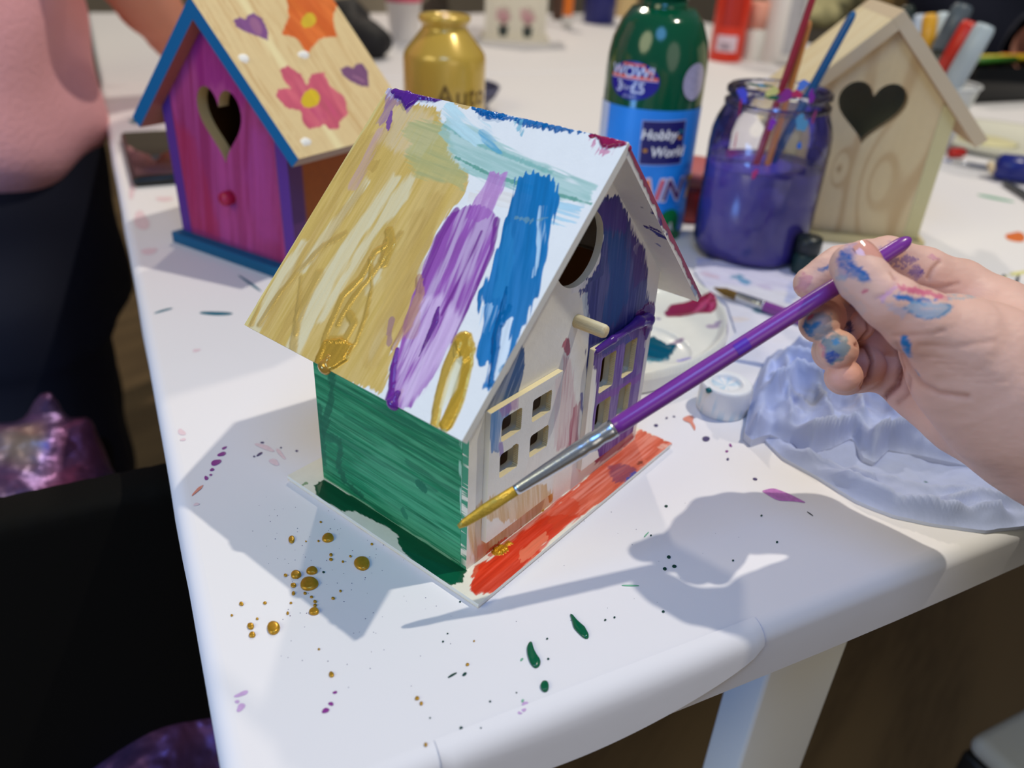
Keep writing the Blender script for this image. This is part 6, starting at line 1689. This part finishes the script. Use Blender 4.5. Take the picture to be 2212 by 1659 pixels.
# white cup with a pink band and flowers
t, c, R = simple_bottle('white cup with a pink band holding small pale flowers, far table', (868, 93), .030, [(.72, 0), (.75, .003), (.97, .060), (.99, .0601)], plain('white_cup_china', (232, 228, 224), .3), 'cup', 'cup')
lathe('pink_band', plain('pink_band', (214, 80, 110), .4), t, [(R*1.0, .0603), (R*1.01, .0604), (R*1.02, .068), (R*1.0, .0685)], c, n=36)
rr = random.Random(3)
pts = [c+np.array([rr.uniform(-.024, .024), rr.uniform(-.024, .024), .078+rr.uniform(0, .04)]) for _ in range(16)]
for k, (mc, nm) in enumerate((((226, 218, 190), 'cream_petals'), ((196, 204, 216), 'white_petals'), ((70, 76, 70), 'dark_leaves'))):
    pp = pts[k::3]
    V, F = sdf_mesh(lambda P_: np.minimum.reduce([np.linalg.norm(P_-q, axis=-1)-.008-.002*np.sin(P_[..., 0]*900)*np.sin(P_[..., 1]*900) for q in pp]), c+np.array([-.04, -.04, .060]), c+np.array([.04, .04, .135]), .0022)
    mk('flowers' if k < 2 else 'leaves', V, F, plain(nm, mc, .6), t)
V = []; 
rod('stem', plain('blue_stem', (120, 160, 200), .4), t, c+np.array([0, 0, .02]), c+np.array([.0, -.01, .19]), [(0, .003), (1, .003)], 12)

# soft things near the top edge
def lumpy(name, label, cat, parts, mat, res=.004, k=.01, amp=.002, f=60, child='cloth_folds'):
    c0 = np.mean([p[0] for p in parts], 0)
    t = thing(name, label, cat, tuple(c0))
    lo = np.min([np.array(p[0])-np.array(p[1]).max()*np.ones(3) for p in parts], 0)-.01
    hi = np.max([np.array(p[0])+np.array(p[1]).max()*np.ones(3) for p in parts], 0)+.01
    def fn(P_):
        d = None
        for cc, r in parts:
            e = ell_sd(P_, cc, r) if np.ndim(r) else np.linalg.norm(P_-cc, axis=-1)-r
            d = e if d is None else smin(d, e, k)
        for i_ in range(len(parts)-1):
            ra, rb = np.min(parts[i_][1])*.75, np.min(parts[i_+1][1])*.75
            d = smin(d, cap_sd(P_, parts[i_][0], parts[i_+1][0], ra, rb), k)
        w = np.sin(P_[..., 0]*f+2*np.sin(P_[..., 2]*f*.7))*np.sin(P_[..., 1]*f*1.2+1.5*np.sin(P_[..., 0]*f*.5))
        return np.maximum(d+amp*w, -(P_[..., 2]-.0004) if c0[2] > -.02 else -1e9)
    V, F = sdf_mesh(fn, lo, hi, res)
    N_ = vnormals(V, F)
    if ((N_*(V-V.mean(0))).sum(1)).mean() < 0: F = F[:, ::-1]
    mk(child, V, F, mat, t)
    return t
lumpy('cloth', 'crumpled olive-beige cloth behind the pine bird house', 'cloth', [(zp(1778, 62)+np.array([.03, .03, .02]), (.07, .06, .035)), (zp(1830, 30)+np.array([.03, .03, .03]), (.08, .05, .05)), (zp(1745, 50)+np.array([0, .05, .02]), (.04, .04, .04))], plain('olive_cloth', (176, 170, 128), .8, var=.2, scale=20), .004, .02, .005, 70)
lumpy('pouch', 'black fabric pouch behind the flowered roof', 'pouch', [(zp(776, 130)+np.array([.03, .02, .02]), (.035, .04, .028)), (zp(765, 110)+np.array([.04, .06, .03]), (.035, .035, .035))], plain('black_pouch_fabric', (20, 20, 24), .7), .003, .02, .002, 90)
lumpy('sponge', 'rounded grey-brown sponge behind the flowered roof, at the top edge', 'sponge', [(zp(722, 48)+np.array([.03, .03, .02]), (.04, .03, .03)), (zp(708, 30)+np.array([.02, .04, .02]), (.04, .04, .03))], plain('grey_brown_sponge', (140, 130, 108), .9), .004, .02, .002, 120)
lumpy('flower', 'small pink paper flower beside the black pouch', 'flower', [(zp(757, 75)+np.array([.01, .01, .012]), .014), (zp(750, 68)+np.array([.02, .02, .012]), .012)], plain('pink_paper_flower', (226, 140, 130), .7), .0025, .01, .002, 300)

# tan cardboard box
bx = zp(1975, 34)
t = thing('cardboard_box', 'tan cardboard box on the far table behind the markers', 'box', tuple(bx))
cbm = plain('tan_cardboard', (170, 142, 98), .8, var=.05, scale=12)
bU = E2; bV = E1
box('box_body', cbm, t, bx-E2*.10, bU, bV, Z3, 0, .23, 0, .18, 0.0003, .12, .002)
box('box_flap', cbm, t, bx-E2*.10, bU, bV, Z3, 0.004, .226, -.006, -.001, .085, .119, .001)

# cup of felt markers
cp = at(2032, 182, .93)
cpz = cp[2]; cpc = np.array([cp[0], cp[1], 0])
CP = thing('plastic_cup', 'translucent white plastic cup holding felt markers, behind the pine bird house', 'cup', tuple(cpc))
lathe('cup_wall', plain('white_plastic_cup', (206, 212, 216), .3), CP, [(.0235, .0003), (.024, .002), (.035, cpz-.002), (.0365, cpz), (.0345, cpz-.001), (.0225, .003), (.001, .003)], cpc, n=48, cap1=False)
lathe('cup_rim', plain('cup_rim_plastic', (222, 226, 230), .25), CP, [(.0366, cpz+.0001), (.0376, cpz+.0012), (.0366, cpz+.0022), (.0352, cpz+.0012), (.0356, cpz+.0001)], cpc, n=48, cap0=False, cap1=False)
def marker(label, top, mid, r, body, capc, t_top, t_mid, cap_frac=.42):
    A_ = at(*mid, t_mid); B_ = at(*top, t_top); ax = (B_-A_)/np.linalg.norm(B_-A_)
    s = min((A_[2]-.006)/ax[2], .055); A0 = A_-ax*s; Lm = np.linalg.norm(B_-A0)
    t = thing('felt_marker', label, 'marker', tuple(A0), 'felt markers in the plastic cup')
    rod('barrel', plain('marker_%d_%d_%d' % body, body, .35), t, A0, B_-ax*Lm*cap_frac*1.0, [(0, r*.8), (.03, r*.92), (1, r*.92)], 20)
    rod('marker_cap', plain('marker_%d_%d_%d' % capc, capc, .3), t, B_-ax*Lm*cap_frac, B_, [(0, r), (.93, r*.97), (1, r*.8)], 20)
    return t
marker('black felt marker with a see-through grey cap, leaning right in the cup', (2082, 12), (2020, 135), .0098, (30, 36, 34), (84, 96, 108), .94, .93, .40)
marker('red felt marker leaning right in the cup', (2098, 48), (2040, 150), .0085, (120, 60, 70), (200, 48, 36), .925, .92, .62)
marker('light grey felt marker, rightmost in the cup', (2130, 55), (2075, 150), .0098, (130, 140, 146), (170, 186, 200), .91, .905, .62)
marker('yellow felt marker standing upright in the cup', (2010, 32), (2000, 120), .0072, (150, 150, 150), (222, 166, 50), .96, .95, .6)
marker('pale blue felt marker left of the yellow one in the cup', (1986, 34), (1982, 110), .0066, (150, 160, 170), (184, 198, 220), .965, .955, .6)
marker('white felt marker behind the black one in the cup', (2040, 30), (2020, 110), .0080, (180, 190, 200), (196, 212, 226), .97, .96, .6)
marker('dark green felt marker at the back left of the cup', (1958, 14), (1966, 90), .0075, (60, 74, 76), (34, 46, 44), .97, .965, .5)
mk_ = at(1892, -12, .80); mk2 = at(1872, 22, .80)

# white dish, blue paint tube and brushes on the right
d0 = zp(2150, 345)
t = thing('paint_palette', 'white plastic paint dish at the right edge, behind the pine bird house eave', 'palette', tuple(d0+np.array([.05, -.02, 0])))
dc_ = d0+np.array([.085, .012, 0])
lathe('dish_body', plain('white_dish_plastic', (228, 228, 214), .3), t, [(.080, .0003), (.083, .002), (.090, .008), (.092, .0085), (.088, .0082), (.078, .004), (.001, .0035)], dc_, n=64, cap1=False)
mk('paint_pool', *lathe_vf([(.030, .0042), (.026, .0055), (.001, .0058)], dc_+np.array([-.02, .01, 0]), n=24), plain('dried_cream_paint', (226, 220, 176), .4), t)
def lying(label, A, B, r, col, name='paintbrush', cat='paintbrush', z=.0075, tipc=(120, 90, 50)):
    return brush(name, label, zp(*A, z), zp(*B, z), r, col, ferr=.25, bris=.1, bcol=tipc, flat=.8)
lying('thin grey-handled brush lying right of the pine bird house', (2035, 345), (2260, 384), .0022, (120, 124, 140), z=.0035, tipc=(150, 160, 190))
lying('black-handled brush cut off by the right edge, lying on the paper', (2340, 500), (2168, 392), .0030, (44, 48, 52), z=.0035)
t = thing('paint_tube', 'dark blue paint tube at the right edge, lying beside the white dish', 'paint tube', tuple(zp(2180, 360)))
A_ = zp(2150, 358, .012); B_ = zp(2260, 372, .012)
rod('tube_body', plain('navy_tube', (28, 40, 130), .3), t, A_, B_, [(0, .008), (.1, .0115), (1, .0118)], 28)
rod('tube_cap', plain('cream_tube_cap', (226, 206, 170), .4), t, A_+(A_-B_)*.11-np.array([0, 0, .004]), A_-np.array([0, 0, .0005]), [(0, .0055), (1, .0065)], 20)
t = thing('paint_tube', 'small red tube cap end lying right of the pine bird house wall', 'paint tube', tuple(zp(2070, 326)))
A_ = zp(2052, 330, .005); B_ = zp(2084, 330, .005)
rod('tube_body', plain('red_tube', (190, 34, 30), .3), t, A_, A_+(B_-A_)*.8, [(0, .004), (.1, .0046), (1, .0048)], 18)
rod('tube_cap', plain('dark_red_tube_cap', (150, 26, 26), .3), t, A_+(B_-A_)*.81, B_, [(0, .0040), (1, .0034)], 18)
t, c, R = simple_bottle('small dark green pot half hidden behind the jar foot', (1738, 606), .0075, [(.9, 0), (1, .002), (1, .014), (.9, .016)], plain('dark_green_pot', (20, 48, 50), .4), 'pot', 'paint_pot')
lathe('lid', plain('black_pot_lid', (26, 34, 38), .35), t, [(R*1.05, .0162), (R*1.05, .024), (R*.95, .026)], c, n=20)

# black tray with craft bits
tr0 = zp(2085, 226)
t = thing('tray', 'glossy black tray of craft supplies on the table at the right edge', 'tray', tuple(tr0))
blk = plain('glossy_black_plastic', (10, 10, 10), .12)
u1 = zp(2330, 215)-tr0; u1[2] = 0; Lt = np.linalg.norm(u1); u1 /= Lt; v1 = np.array([-u1[1], u1[0], 0])
if v1@FW < 0: v1 = -v1
tw = .085
tray_o = tr0
box('tray_floor', blk, t, tray_o, u1, v1, Z3, 0, Lt, 0, tw, .0003, .004, .001)
for (a0, a1, b0, b1) in ((0, Lt, 0, .004), (0, Lt, tw-.004, tw), (0, .004, .0041, tw-.0041), (Lt-.004, Lt, .0041, tw-.0041)):
    box('tray_wall', blk, t, tray_o, u1, v1, Z3, a0, a1, b0, b1, .0041, .045, .0012)
for cc, lb, da, db, ln, an, zz in (((60, 120, 40), 'green pencil resting on the black tray', .02, .03, .10, .1, .0495), ((214, 190, 40), 'yellow pencil resting on the black tray', .045, .05, .12, -.05, .0500), ((206, 96, 50), 'orange pencil resting on the black tray', .10, .06, .11, -.1, .0498)):
    o0 = tray_o+u1*da+v1*db+Z3*zz; o1 = o0+(u1*math.cos(an)+v1*math.sin(an))*ln
    tt = thing('pencil', lb, 'pencil', tuple(o0))
    rod('pencil_barrel', plain('pencil_%d' % cc[0], cc, .4), tt, o0+(o1-o0)*.12, o1, [(0, .0045), (1, .0045)], 8)
    rod('pencil_tip', plain('pencil_wood', (214, 180, 130), .6), tt, o0, o0+(o1-o0)*.119, [(0, .0006), (1, .0043)], 8)

# ================================================================== people, chairs
def nrm_faces(V, F):
    N_ = vnormals(V, F)
    return F[:, ::-1] if ((N_*(V-V.mean(0))).sum(1)).mean() < 0 else F
skin2 = plain('warm_skin', (206, 132, 104), .5, sss=.1, var=.06, scale=20)
ca, cbb = .77, -.128
T_ = lambda a, b, z: tb(a, b, z)
PS = thing('person', 'person in a pink sweater standing at the left table edge, one bare forearm reaching over', 'person', tuple(T_(ca, cbb, FLOOR)))
sh_ = T_(.86, -.06, .44)
arm = [(sh_, .045), (at(190, -170, .80), .034), (at(318, 4, .90), .0275), (at(372, 70, .93), .0235), (at(412, 128, .96), .020), (at(440, 165, .975), .016)]
def body_fn(P_):
    d = chain(P_, [(T_(ca, cbb, .52), .055), (T_(ca, cbb, .45), .055), (T_(ca, cbb, .10), .10), (T_(ca, cbb, -.08), .085)], .03)
    d = smin(d, chain(P_, [(T_(ca-.11, cbb, .44), .05), (T_(ca+.11, cbb, .44), .05)], .02), .03)
    d = smin(d, ell_sd(P_, T_(ca, cbb+.02, .66), (.085, .095, .115)), .02)
    d = smin(d, ell_sd(P_, T_(ca, cbb+.11, .645), (.018, .016, .02)), .012)      # nose
    for s in (-1, 1):
        d = smin(d, ell_sd(P_, T_(ca+s*.086, cbb+.0, .655), (.012, .012, .024)), .008)
        d = smin(d, chain(P_, [(T_(ca+s*.06, cbb, -.08), .060), (T_(ca+s*.07, cbb, -.40), .045), (T_(ca+s*.07, cbb-.01, -.68), .035)], .02), .03)
    d = smin(d, chain(P_, arm, .01), .02)
    h0 = at(440, 165, .975); hd = at(470, 205, .985)-h0; hd /= np.linalg.norm(hd)
    hs = np.cross(hd, Z3); hs /= np.linalg.norm(hs)
    for k in range(4):
        f0 = h0+hd*.02+hs*(k-1.5)*.013
        d = smin(d, chain(P_, [(f0, .0085), (f0+hd*.03-Z3*.004, .0075), (f0+hd*.05-Z3*.018, .0065)], .003), .005)
    d = smin(d, chain(P_, [(h0+hs*.018, .010), (h0+hs*.036+hd*.02, .008), (h0+hs*.040+hd*.04-Z3*.008, .007)], .003), .006)
    # second arm, bent behind
    d = smin(d, chain(P_, [(T_(ca-.13, cbb, .43), .04), (T_(ca-.16, cbb-.03, .22), .034), (T_(ca-.14, cbb+.02, .16), .028)], .01), .02)
    return d
V, F = sdf_mesh(body_fn, T_(.80, -.14, -.75)-np.array([.36, .32, 0]), T_(.80, -.14, .80)+np.array([.42, .32, .0]), .009)
mk('body', V, nrm_faces(V, F), skin2, PS)
def hair_fn(P_):
    d = ell_sd(P_, T_(ca, cbb+.005, .675), (.100, .106, .120))
    d = smin(d, ell_sd(P_, T_(ca, cbb-.06, .60), (.07, .06, .13)), .03)
    d = np.maximum(d, -ell_sd(P_, T_(ca, cbb+.095, .64), (.075, .075, .10)))
    return d+.003*np.sin(P_[..., 0]*160+P_[..., 1]*90)
V, F = sdf_mesh(hair_fn, T_(ca, cbb, .40)-np.array([.18, .18, 0]), T_(ca, cbb, .84)+np.array([.18, .18, 0]), .008)
mk('hair', V, nrm_faces(V, F), plain('dark_brown_hair', (44, 30, 22), .5), PS)
def sweater_fn(P_):
    q = P_-T_(ca, cbb, 0)
    a = q@E1; b = q@E2; z = P_[..., 2]
    r = np.sqrt((a/.160)**2+(b/.126)**2)
    d1 = (r-1)*.126
    zc = .205; hz = np.abs(z-zc)-.250
    d = np.hypot(np.maximum(d1+.05, 0), np.maximum(hz+.05, 0))+np.minimum(np.maximum(d1+.05, hz+.05), 0)-.05
    d = smin(d, cap_sd(P_, arm[0][0], arm[1][0], .060, .046), .03)
    d = smin(d, cap_sd(P_, T_(ca-.13, cbb, .42), T_(ca-.165, cbb-.03, .20), .055, .046), .03)
    w = .0035*np.sin(a*38+2.2*np.sin(z*22+1.0)+b*30)+.002*np.sin(z*60+a*25+2*np.sin(b*30))
    return d+w
V, F = sdf_mesh(sweater_fn, T_(ca, cbb, -.06)-np.array([.30, .30, 0]), T_(ca, cbb, .52)+np.array([.34, .30, 0]), .006)
mk('sweater', V, nrm_faces(V, F), plain('pink_sweater_fleece', (232, 168, 172), .95, var=.10, scale=9, bump=.0012, bscale=260), PS)
def trouser_fn(P_):
    q = P_-T_(ca, cbb, 0); a = q@E1; b = q@E2; z = P_[..., 2]
    d = np.maximum((np.sqrt((a/.135)**2+(b/.116)**2)-1)*.116, np.abs(z+.075)-.105)-.004
    for s in (-1, 1):
        d = smin(d, chain(P_, [(T_(ca+s*.066, cbb+.01, -.14), .085), (T_(ca+s*.07, cbb+.01, -.42), .066), (T_(ca+s*.07, cbb, -.70), .058)], .02), .02)
    return d+.002*np.sin(z*50+a*40)
V, F = sdf_mesh(trouser_fn, T_(ca, cbb, FLOOR+.035)-np.array([.26, .26, 0]), T_(ca, cbb, .04)+np.array([.26, .26, 0]), .007)
mk('trousers', V, nrm_faces(V, F), plain('dark_navy_trousers', (10, 14, 34), .75), PS)
for s in (-1, 1):
    V, F = sdf_mesh(lambda P_: np.maximum(ell_sd(P_, T_(ca+s*.07, cbb+.03, FLOOR+.02), (.05, .085, .05)), -(P_[..., 2]-FLOOR-.001)), T_(ca+s*.07, cbb+.03, FLOOR-.01)-np.array([.1, .1, 0]), T_(ca+s*.07, cbb+.03, FLOOR+.09)+np.array([.1, .1, 0]), .006)
    mk('shoe', V, nrm_faces(V, F), plain('black_shoe', (20, 20, 22), .5), PS)

# person in navy at the far right
pn = at(2215, -60, 1.90)
n0 = np.array([pn[0], pn[1], 0.0])
PN = thing('person', 'person in a dark navy top at the upper right, forearm resting on the table', 'person', (n0[0], n0[1], FLOOR))
wr = at(2118, 132, 1.33); el = at(2330, 140, 1.56)
wr[2] = max(wr[2], .088)
def nb(P_):
    d = chain(P_, [(n0+Z3*.50, .055), (n0+Z3*.36, .06), (n0+Z3*.1, .11), (n0-Z3*.2, .12)], .03)
    d = smin(d, ell_sd(P_, n0+Z3*.62, (.085, .085, .115)), .02)
    d = smin(d, ell_sd(P_, n0+Z3*.61-np.array([.085, .01, 0]), (.02, .016, .022)), .012)
    d = smin(d, chain(P_, [(n0+Z3*.38+RT*.12, .05), (el, .042), (wr, .029)], .01), .02)
    hd = (wr-el)/np.linalg.norm(wr-el); hs = np.cross(hd, Z3)
    d = smin(d, ell_sd(P_, wr+hd*.035, (.035, .035, .016)), .01)
    for k in range(4):
        f0 = wr+hd*.05+hs*(k-1.5)*.017
        d = smin(d, chain(P_, [(f0, .009), (f0+hd*.03, .008), (f0+hd*.048-Z3*.010, .007)], .003), .005)
    d = smin(d, chain(P_, [(wr+hs*.024+hd*.01, .010), (wr+hs*.044+hd*.03, .008)], .003), .006)
    d = smin(d, chain(P_, [(n0+Z3*.38-RT*.13, .05), (n0+Z3*.14-RT*.15, .042), (n0-Z3*.06-RT*.13, .035)], .01), .02)
    for s in (-1, 1): d = smin(d, chain(P_, [(n0+RT*s*.08-Z3*.2, .08), (n0+RT*s*.09-FW*.0-Z3*.45, .06), (n0+RT*s*.09-Z3*.70, .045)], .02), .03)
    return d
V, F = sdf_mesh(nb, np.array([n0[0]-.45, n0[1]-.42, FLOOR+.0]), np.array([n0[0]+.38, n0[1]+.42, .78]), .012)
mk('body', V, nrm_faces(V, F), plain('tan_skin', (190, 136, 118), .5, sss=.1), PN)
sl_end = at(2235, 128, 1.40)
def nt_(P_):
    q = P_-n0; a = q@FW; b = q@RT
    d = np.maximum((np.hypot(q[..., 0]/.175, q[..., 1]/.175)-1)*.175, np.abs(P_[..., 2]-.12)-.34)
    d = smin(d, chain(P_, [(n0+Z3*.38+RT*.12, .075), (el+Z3*.02, .066), (at(2250, 104, 1.50), .056)], .01), .03)
    d = smin(d, chain(P_, [(n0+Z3*.38-RT*.13, .07), (n0+Z3*.12-RT*.15, .058)], .01), .03)
    return d+.003*np.sin(P_[..., 2]*50+b*40)
V, F = sdf_mesh(nt_, np.array([n0[0]-.42, n0[1]-.42, -.3]), np.array([n0[0]+.36, n0[1]+.40, .5]), .010)
mk('sweater', V, nrm_faces(V, F), plain('dark_navy_knit', (12, 18, 40), .9, bump=.001, bscale=200), PN)
V, F = sdf_mesh(lambda P_: np.maximum(ell_sd(P_, n0+Z3*.645, (.1, .1, .115)), -ell_sd(P_, n0+Z3*.60-np.array([.09, .05, 0]), (.09, .09, .10))), n0+np.array([-.14, -.14, .5]), n0+np.array([.14, .14, .8]), .01)
mk('hair', V, nrm_faces(V, F), plain('black_hair', (24, 20, 20), .5), PN)
def ntr(P_):
    d = None
    for s in (-1, 1):
        e = chain(P_, [(n0+RT*s*.08-Z3*.2, .095), (n0+RT*s*.09-Z3*.45, .075), (n0+RT*s*.09-Z3*.68, .058)], .02)
        d = e if d is None else smin(d, e, .02)
    return d
V, F = sdf_mesh(ntr, np.array([n0[0]-.25, n0[1]-.25, FLOOR+.001]), np.array([n0[0]+.25, n0[1]+.25, -.1]), .012)
mk('trousers', V, nrm_faces(V, F), plain('black_trousers', (18, 18, 22), .8), PN)

# black chair pulled up at the left of the table, with a shiny jacket on it
CHR = thing('chair', 'black chair at the left of the table, shiny purple jacket lying on it', 'chair', tuple(tb(.42, -.22, FLOOR)))
bk = plain('black_chair_plastic', (6, 6, 6), .75, spec=.12)
bk2 = plain('black_brown_chair_back', (15, 14, 12), .85, spec=.12)
def cb_fn(P_):
    q = P_-tb(.215, 0, 0); a = q@E1; b = q@E2; z = P_[..., 2]
    bx_ = np.abs(b+.200)-.222; bz_ = np.abs(z+.155)-.105
    bend = .25*np.minimum(b+.1, 0)**2
    rr_ = np.where(z < -.155, .075, .012)
    qx = np.maximum(bx_+rr_, 0); qz = np.maximum(bz_+rr_, 0)
    d2 = np.hypot(qx, qz)+np.minimum(np.maximum(bx_+rr_, bz_+rr_), 0)-rr_
    return np.maximum(d2, np.abs(a-bend)-.009)-.003
V, F = sdf_mesh(cb_fn, tb(.2, -.20, -.29)-np.array([.28, .20, 0]), tb(.2, -.20, -.03)+np.array([.28, .22, 0]), .005)
mk('backrest', V, nrm_faces(V, F), bk2, CHR)
box('seat', bk, CHR, K0, E1, E2, Z3, .245, .575, -.42, -.050, -.262, -.235, .012, 3)
for a, b in ((.27, -.40), (.27, -.08), (.55, -.40), (.55, -.08)):
    rod('leg', bk, CHR, tb(a, b, FLOOR), tb(a, b, -.263), [(0, .010), (1, .013)], 16)
for b in (-.36, -.08): rod('back_post', bk, CHR, tb(.25, b, -.234), tb(.236, b, -.13), [(0, .008), (1, .008)], 12)
def irid():
    mt, nt, b = base_mat('iridescent_foil_fabric')
    b.inputs['Metallic'].default_value = .8; b.inputs['Roughness'].default_value = .36
    L = nt.links.new; tc = nt.nodes.new('ShaderNodeTexCoord')
    n = nt.nodes.new('ShaderNodeTexNoise'); n.inputs['Scale'].default_value = 9; n.inputs['Detail'].default_value = 2
    L(tc.outputs['Object'], n.inputs['Vector'])
    cr = nt.nodes.new('ShaderNodeValToRGB'); e = cr.color_ramp.elements
    e[0].position = .32; e[0].color = (*lin((60, 110, 130)), 1); e[1].position = .7; e[1].color = (*lin((200, 180, 130)), 1)
    for p_, c_ in ((.42, (84, 70, 124)), (.52, (150, 90, 130)), (.60, (100, 84, 130))):
        k = cr.color_ramp.elements.new(p_); k.color = (*lin(c_), 1)
    L(n.outputs['Fac'], cr.inputs[0]); L(cr.outputs[0], b.inputs['Base Color'])
    n2 = nt.nodes.new('ShaderNodeTexNoise'); n2.inputs['Scale'].default_value = 24; n2.inputs['Detail'].default_value = 3
    L(tc.outputs['Object'], n2.inputs['Vector'])
    bp = nt.nodes.new('ShaderNodeBump'); bp.inputs['Distance'].default_value = .010; L(n2.outputs['Fac'], bp.inputs['Height']); L(bp.outputs['Normal'], b.inputs['Normal'])
    return mt
JK = thing('jacket', 'shiny iridescent purple jacket heaped on the black chair', 'jacket', tuple(at(120, 980, .62)))
def jk_fn(P_):
    d = chain(P_, [(at(106, 874, .63), .003), (at(96, 925, .63), .016), (at(84, 990, .63), .034), (at(60, 1090, .63), .050)], .008)
    d = smin(d, chain(P_, [(at(160, 935, .62), .010), (at(172, 1010, .62), .021), (at(190, 1090, .61), .030)], .008), .006)
    d = smin(d, cap_sd(P_, at(0, 990, .63), at(-60, 1080, .63), .028, .045), .008)
    d = smin(d, chain(P_, [(at(190, 1100, .60), .028), (tb(.34, -.010, -.20), .020), (tb(.30, .0, -.26), .022), (at(455, 1640, .55), .042), (at(340, 1740, .55), .050)], .01), .01)
    w = .0035*np.sin(P_[..., 0]*75+2.5*np.sin(P_[..., 2]*48))+.003*np.sin(P_[..., 1]*95+P_[..., 2]*60+2*np.sin(P_[..., 0]*60))
    return np.maximum(d+w, 0*d-1)
pj = [at(106, 882, .63), at(-60, 1080, .63), at(205, 1080, .61), at(410, 1620, .56), at(330, 1720, .56), at(50, 1060, .63)]
V, F = sdf_mesh(jk_fn, np.min(pj, 0)-.08, np.max(pj, 0)+.08, .0045)
mk('jacket_fabric', V, nrm_faces(V, F), irid(), JK)

# pale chair at the lower right
WC = zp(2098, 1586, -.30)
t = thing('chair', 'pale grey chair seat with black frame at the lower right corner', 'chair', (WC[0], WC[1], FLOOR))
box('seat', plain('pale_grey_seat', (198, 200, 196), .5), t, WC, E2, -E1, Z3, 0, .38, 0, .36, -.018, 0, .008, 3)
fb_ = plain('black_frame_metal', (20, 22, 24), .4)
for a, b in ((.03, .03), (.35, .03), (.03, .33), (.35, .33)):
    p0 = WC+E2*a-E1*b; rod('leg', fb_, t, (p0[0], p0[1], FLOOR), (p0[0], p0[1], WC[2]-.0185), [(0, .009), (1, .011)], 14)
box('seat_rail', fb_, t, WC, E2, -E1, Z3, .0, .37, .0, .02, -.050, -.0186, .003)
box('seat_rail', fb_, t, WC, E2, -E1, Z3, .0, .02, .021, .35, -.050, -.0186, .003)

# person far behind the second table
gp_ = tb(1.90, .62, 0); g0 = np.array([gp_[0], gp_[1], 0.0])
PG = thing('person', 'person in a grey-beige top seated beyond the far table, only the waist in view', 'person', (g0[0], g0[1], FLOOR))
def gb(P_):
    d = chain(P_, [(g0+Z3*.50, .055), (g0+Z3*.36, .06), (g0+Z3*.1, .11), (g0-Z3*.2, .12)], .03)
    d = smin(d, ell_sd(P_, g0+Z3*.62, (.085, .085, .115)), .02)
    d = smin(d, ell_sd(P_, g0+Z3*.61-FW*.088, (.018, .018, .022)), .012)
    for s in (-1, 1):
        d = smin(d, chain(P_, [(g0+Z3*.40+RT*s*.15, .05), (g0+Z3*.16+RT*s*.20, .042), (g0+Z3*.07+RT*s*.14-E1*.16, .030), (g0+Z3*.065+RT*s*.10-E1*.20, .026)], .01), .02)
        d = smin(d, chain(P_, [(g0+RT*s*.08-Z3*.2, .08), (g0+RT*s*.09-Z3*.45, .06), (g0+RT*s*.09-Z3*.70, .045)], .02), .03)
    return d
V, F = sdf_mesh(gb, np.array([g0[0]-.45, g0[1]-.42, FLOOR]), np.array([g0[0]+.42, g0[1]+.42, .78]), .014)
mk('body', V, nrm_faces(V, F), plain('warm_skin', (206, 132, 104), .5), PG)
def gt(P_):
    q = P_-g0
    d = np.maximum((np.hypot(q@FW/.13, q@RT/.18)-1)*.14, np.abs(P_[..., 2]-.12)-.34)
    for s in (-1, 1): d = smin(d, chain(P_, [(g0+Z3*.40+RT*s*.15, .07), (g0+Z3*.16+RT*s*.20, .058), (g0+Z3*.11+RT*s*.17-E1*.08, .052)], .01), .03)
    return d+.003*np.sin(P_[..., 2]*50+q@RT*40)
V, F = sdf_mesh(gt, np.array([g0[0]-.42, g0[1]-.42, -.3]), np.array([g0[0]+.42, g0[1]+.42, .52]), .012)
mk('sweater', V, nrm_faces(V, F), plain('grey_beige_knit', (150, 140, 124), .9), PG)
V, F = sdf_mesh(lambda P_: np.maximum(ell_sd(P_, g0+Z3*.645, (.1, .1, .115)), -ell_sd(P_, g0+Z3*.60-FW*.09, (.08, .08, .10))), g0+np.array([-.14, -.14, .5]), g0+np.array([.14, .14, .8]), .01)
mk('hair', V, nrm_faces(V, F), plain('brown_hair', (70, 48, 34), .5), PG)
V, F = sdf_mesh(lambda P_: np.minimum(*[chain(P_, [(g0+RT*s*.08-Z3*.22, .095), (g0+RT*s*.09-Z3*.45, .075), (g0+RT*s*.09-Z3*.68, .058)], .02) for s in (-1, 1)]), np.array([g0[0]-.25, g0[1]-.25, FLOOR+.001]), np.array([g0[0]+.25, g0[1]+.25, -.1]), .012)
mk('trousers', V, nrm_faces(V, F), plain('blue_jeans', (70, 96, 130), .8), PG)
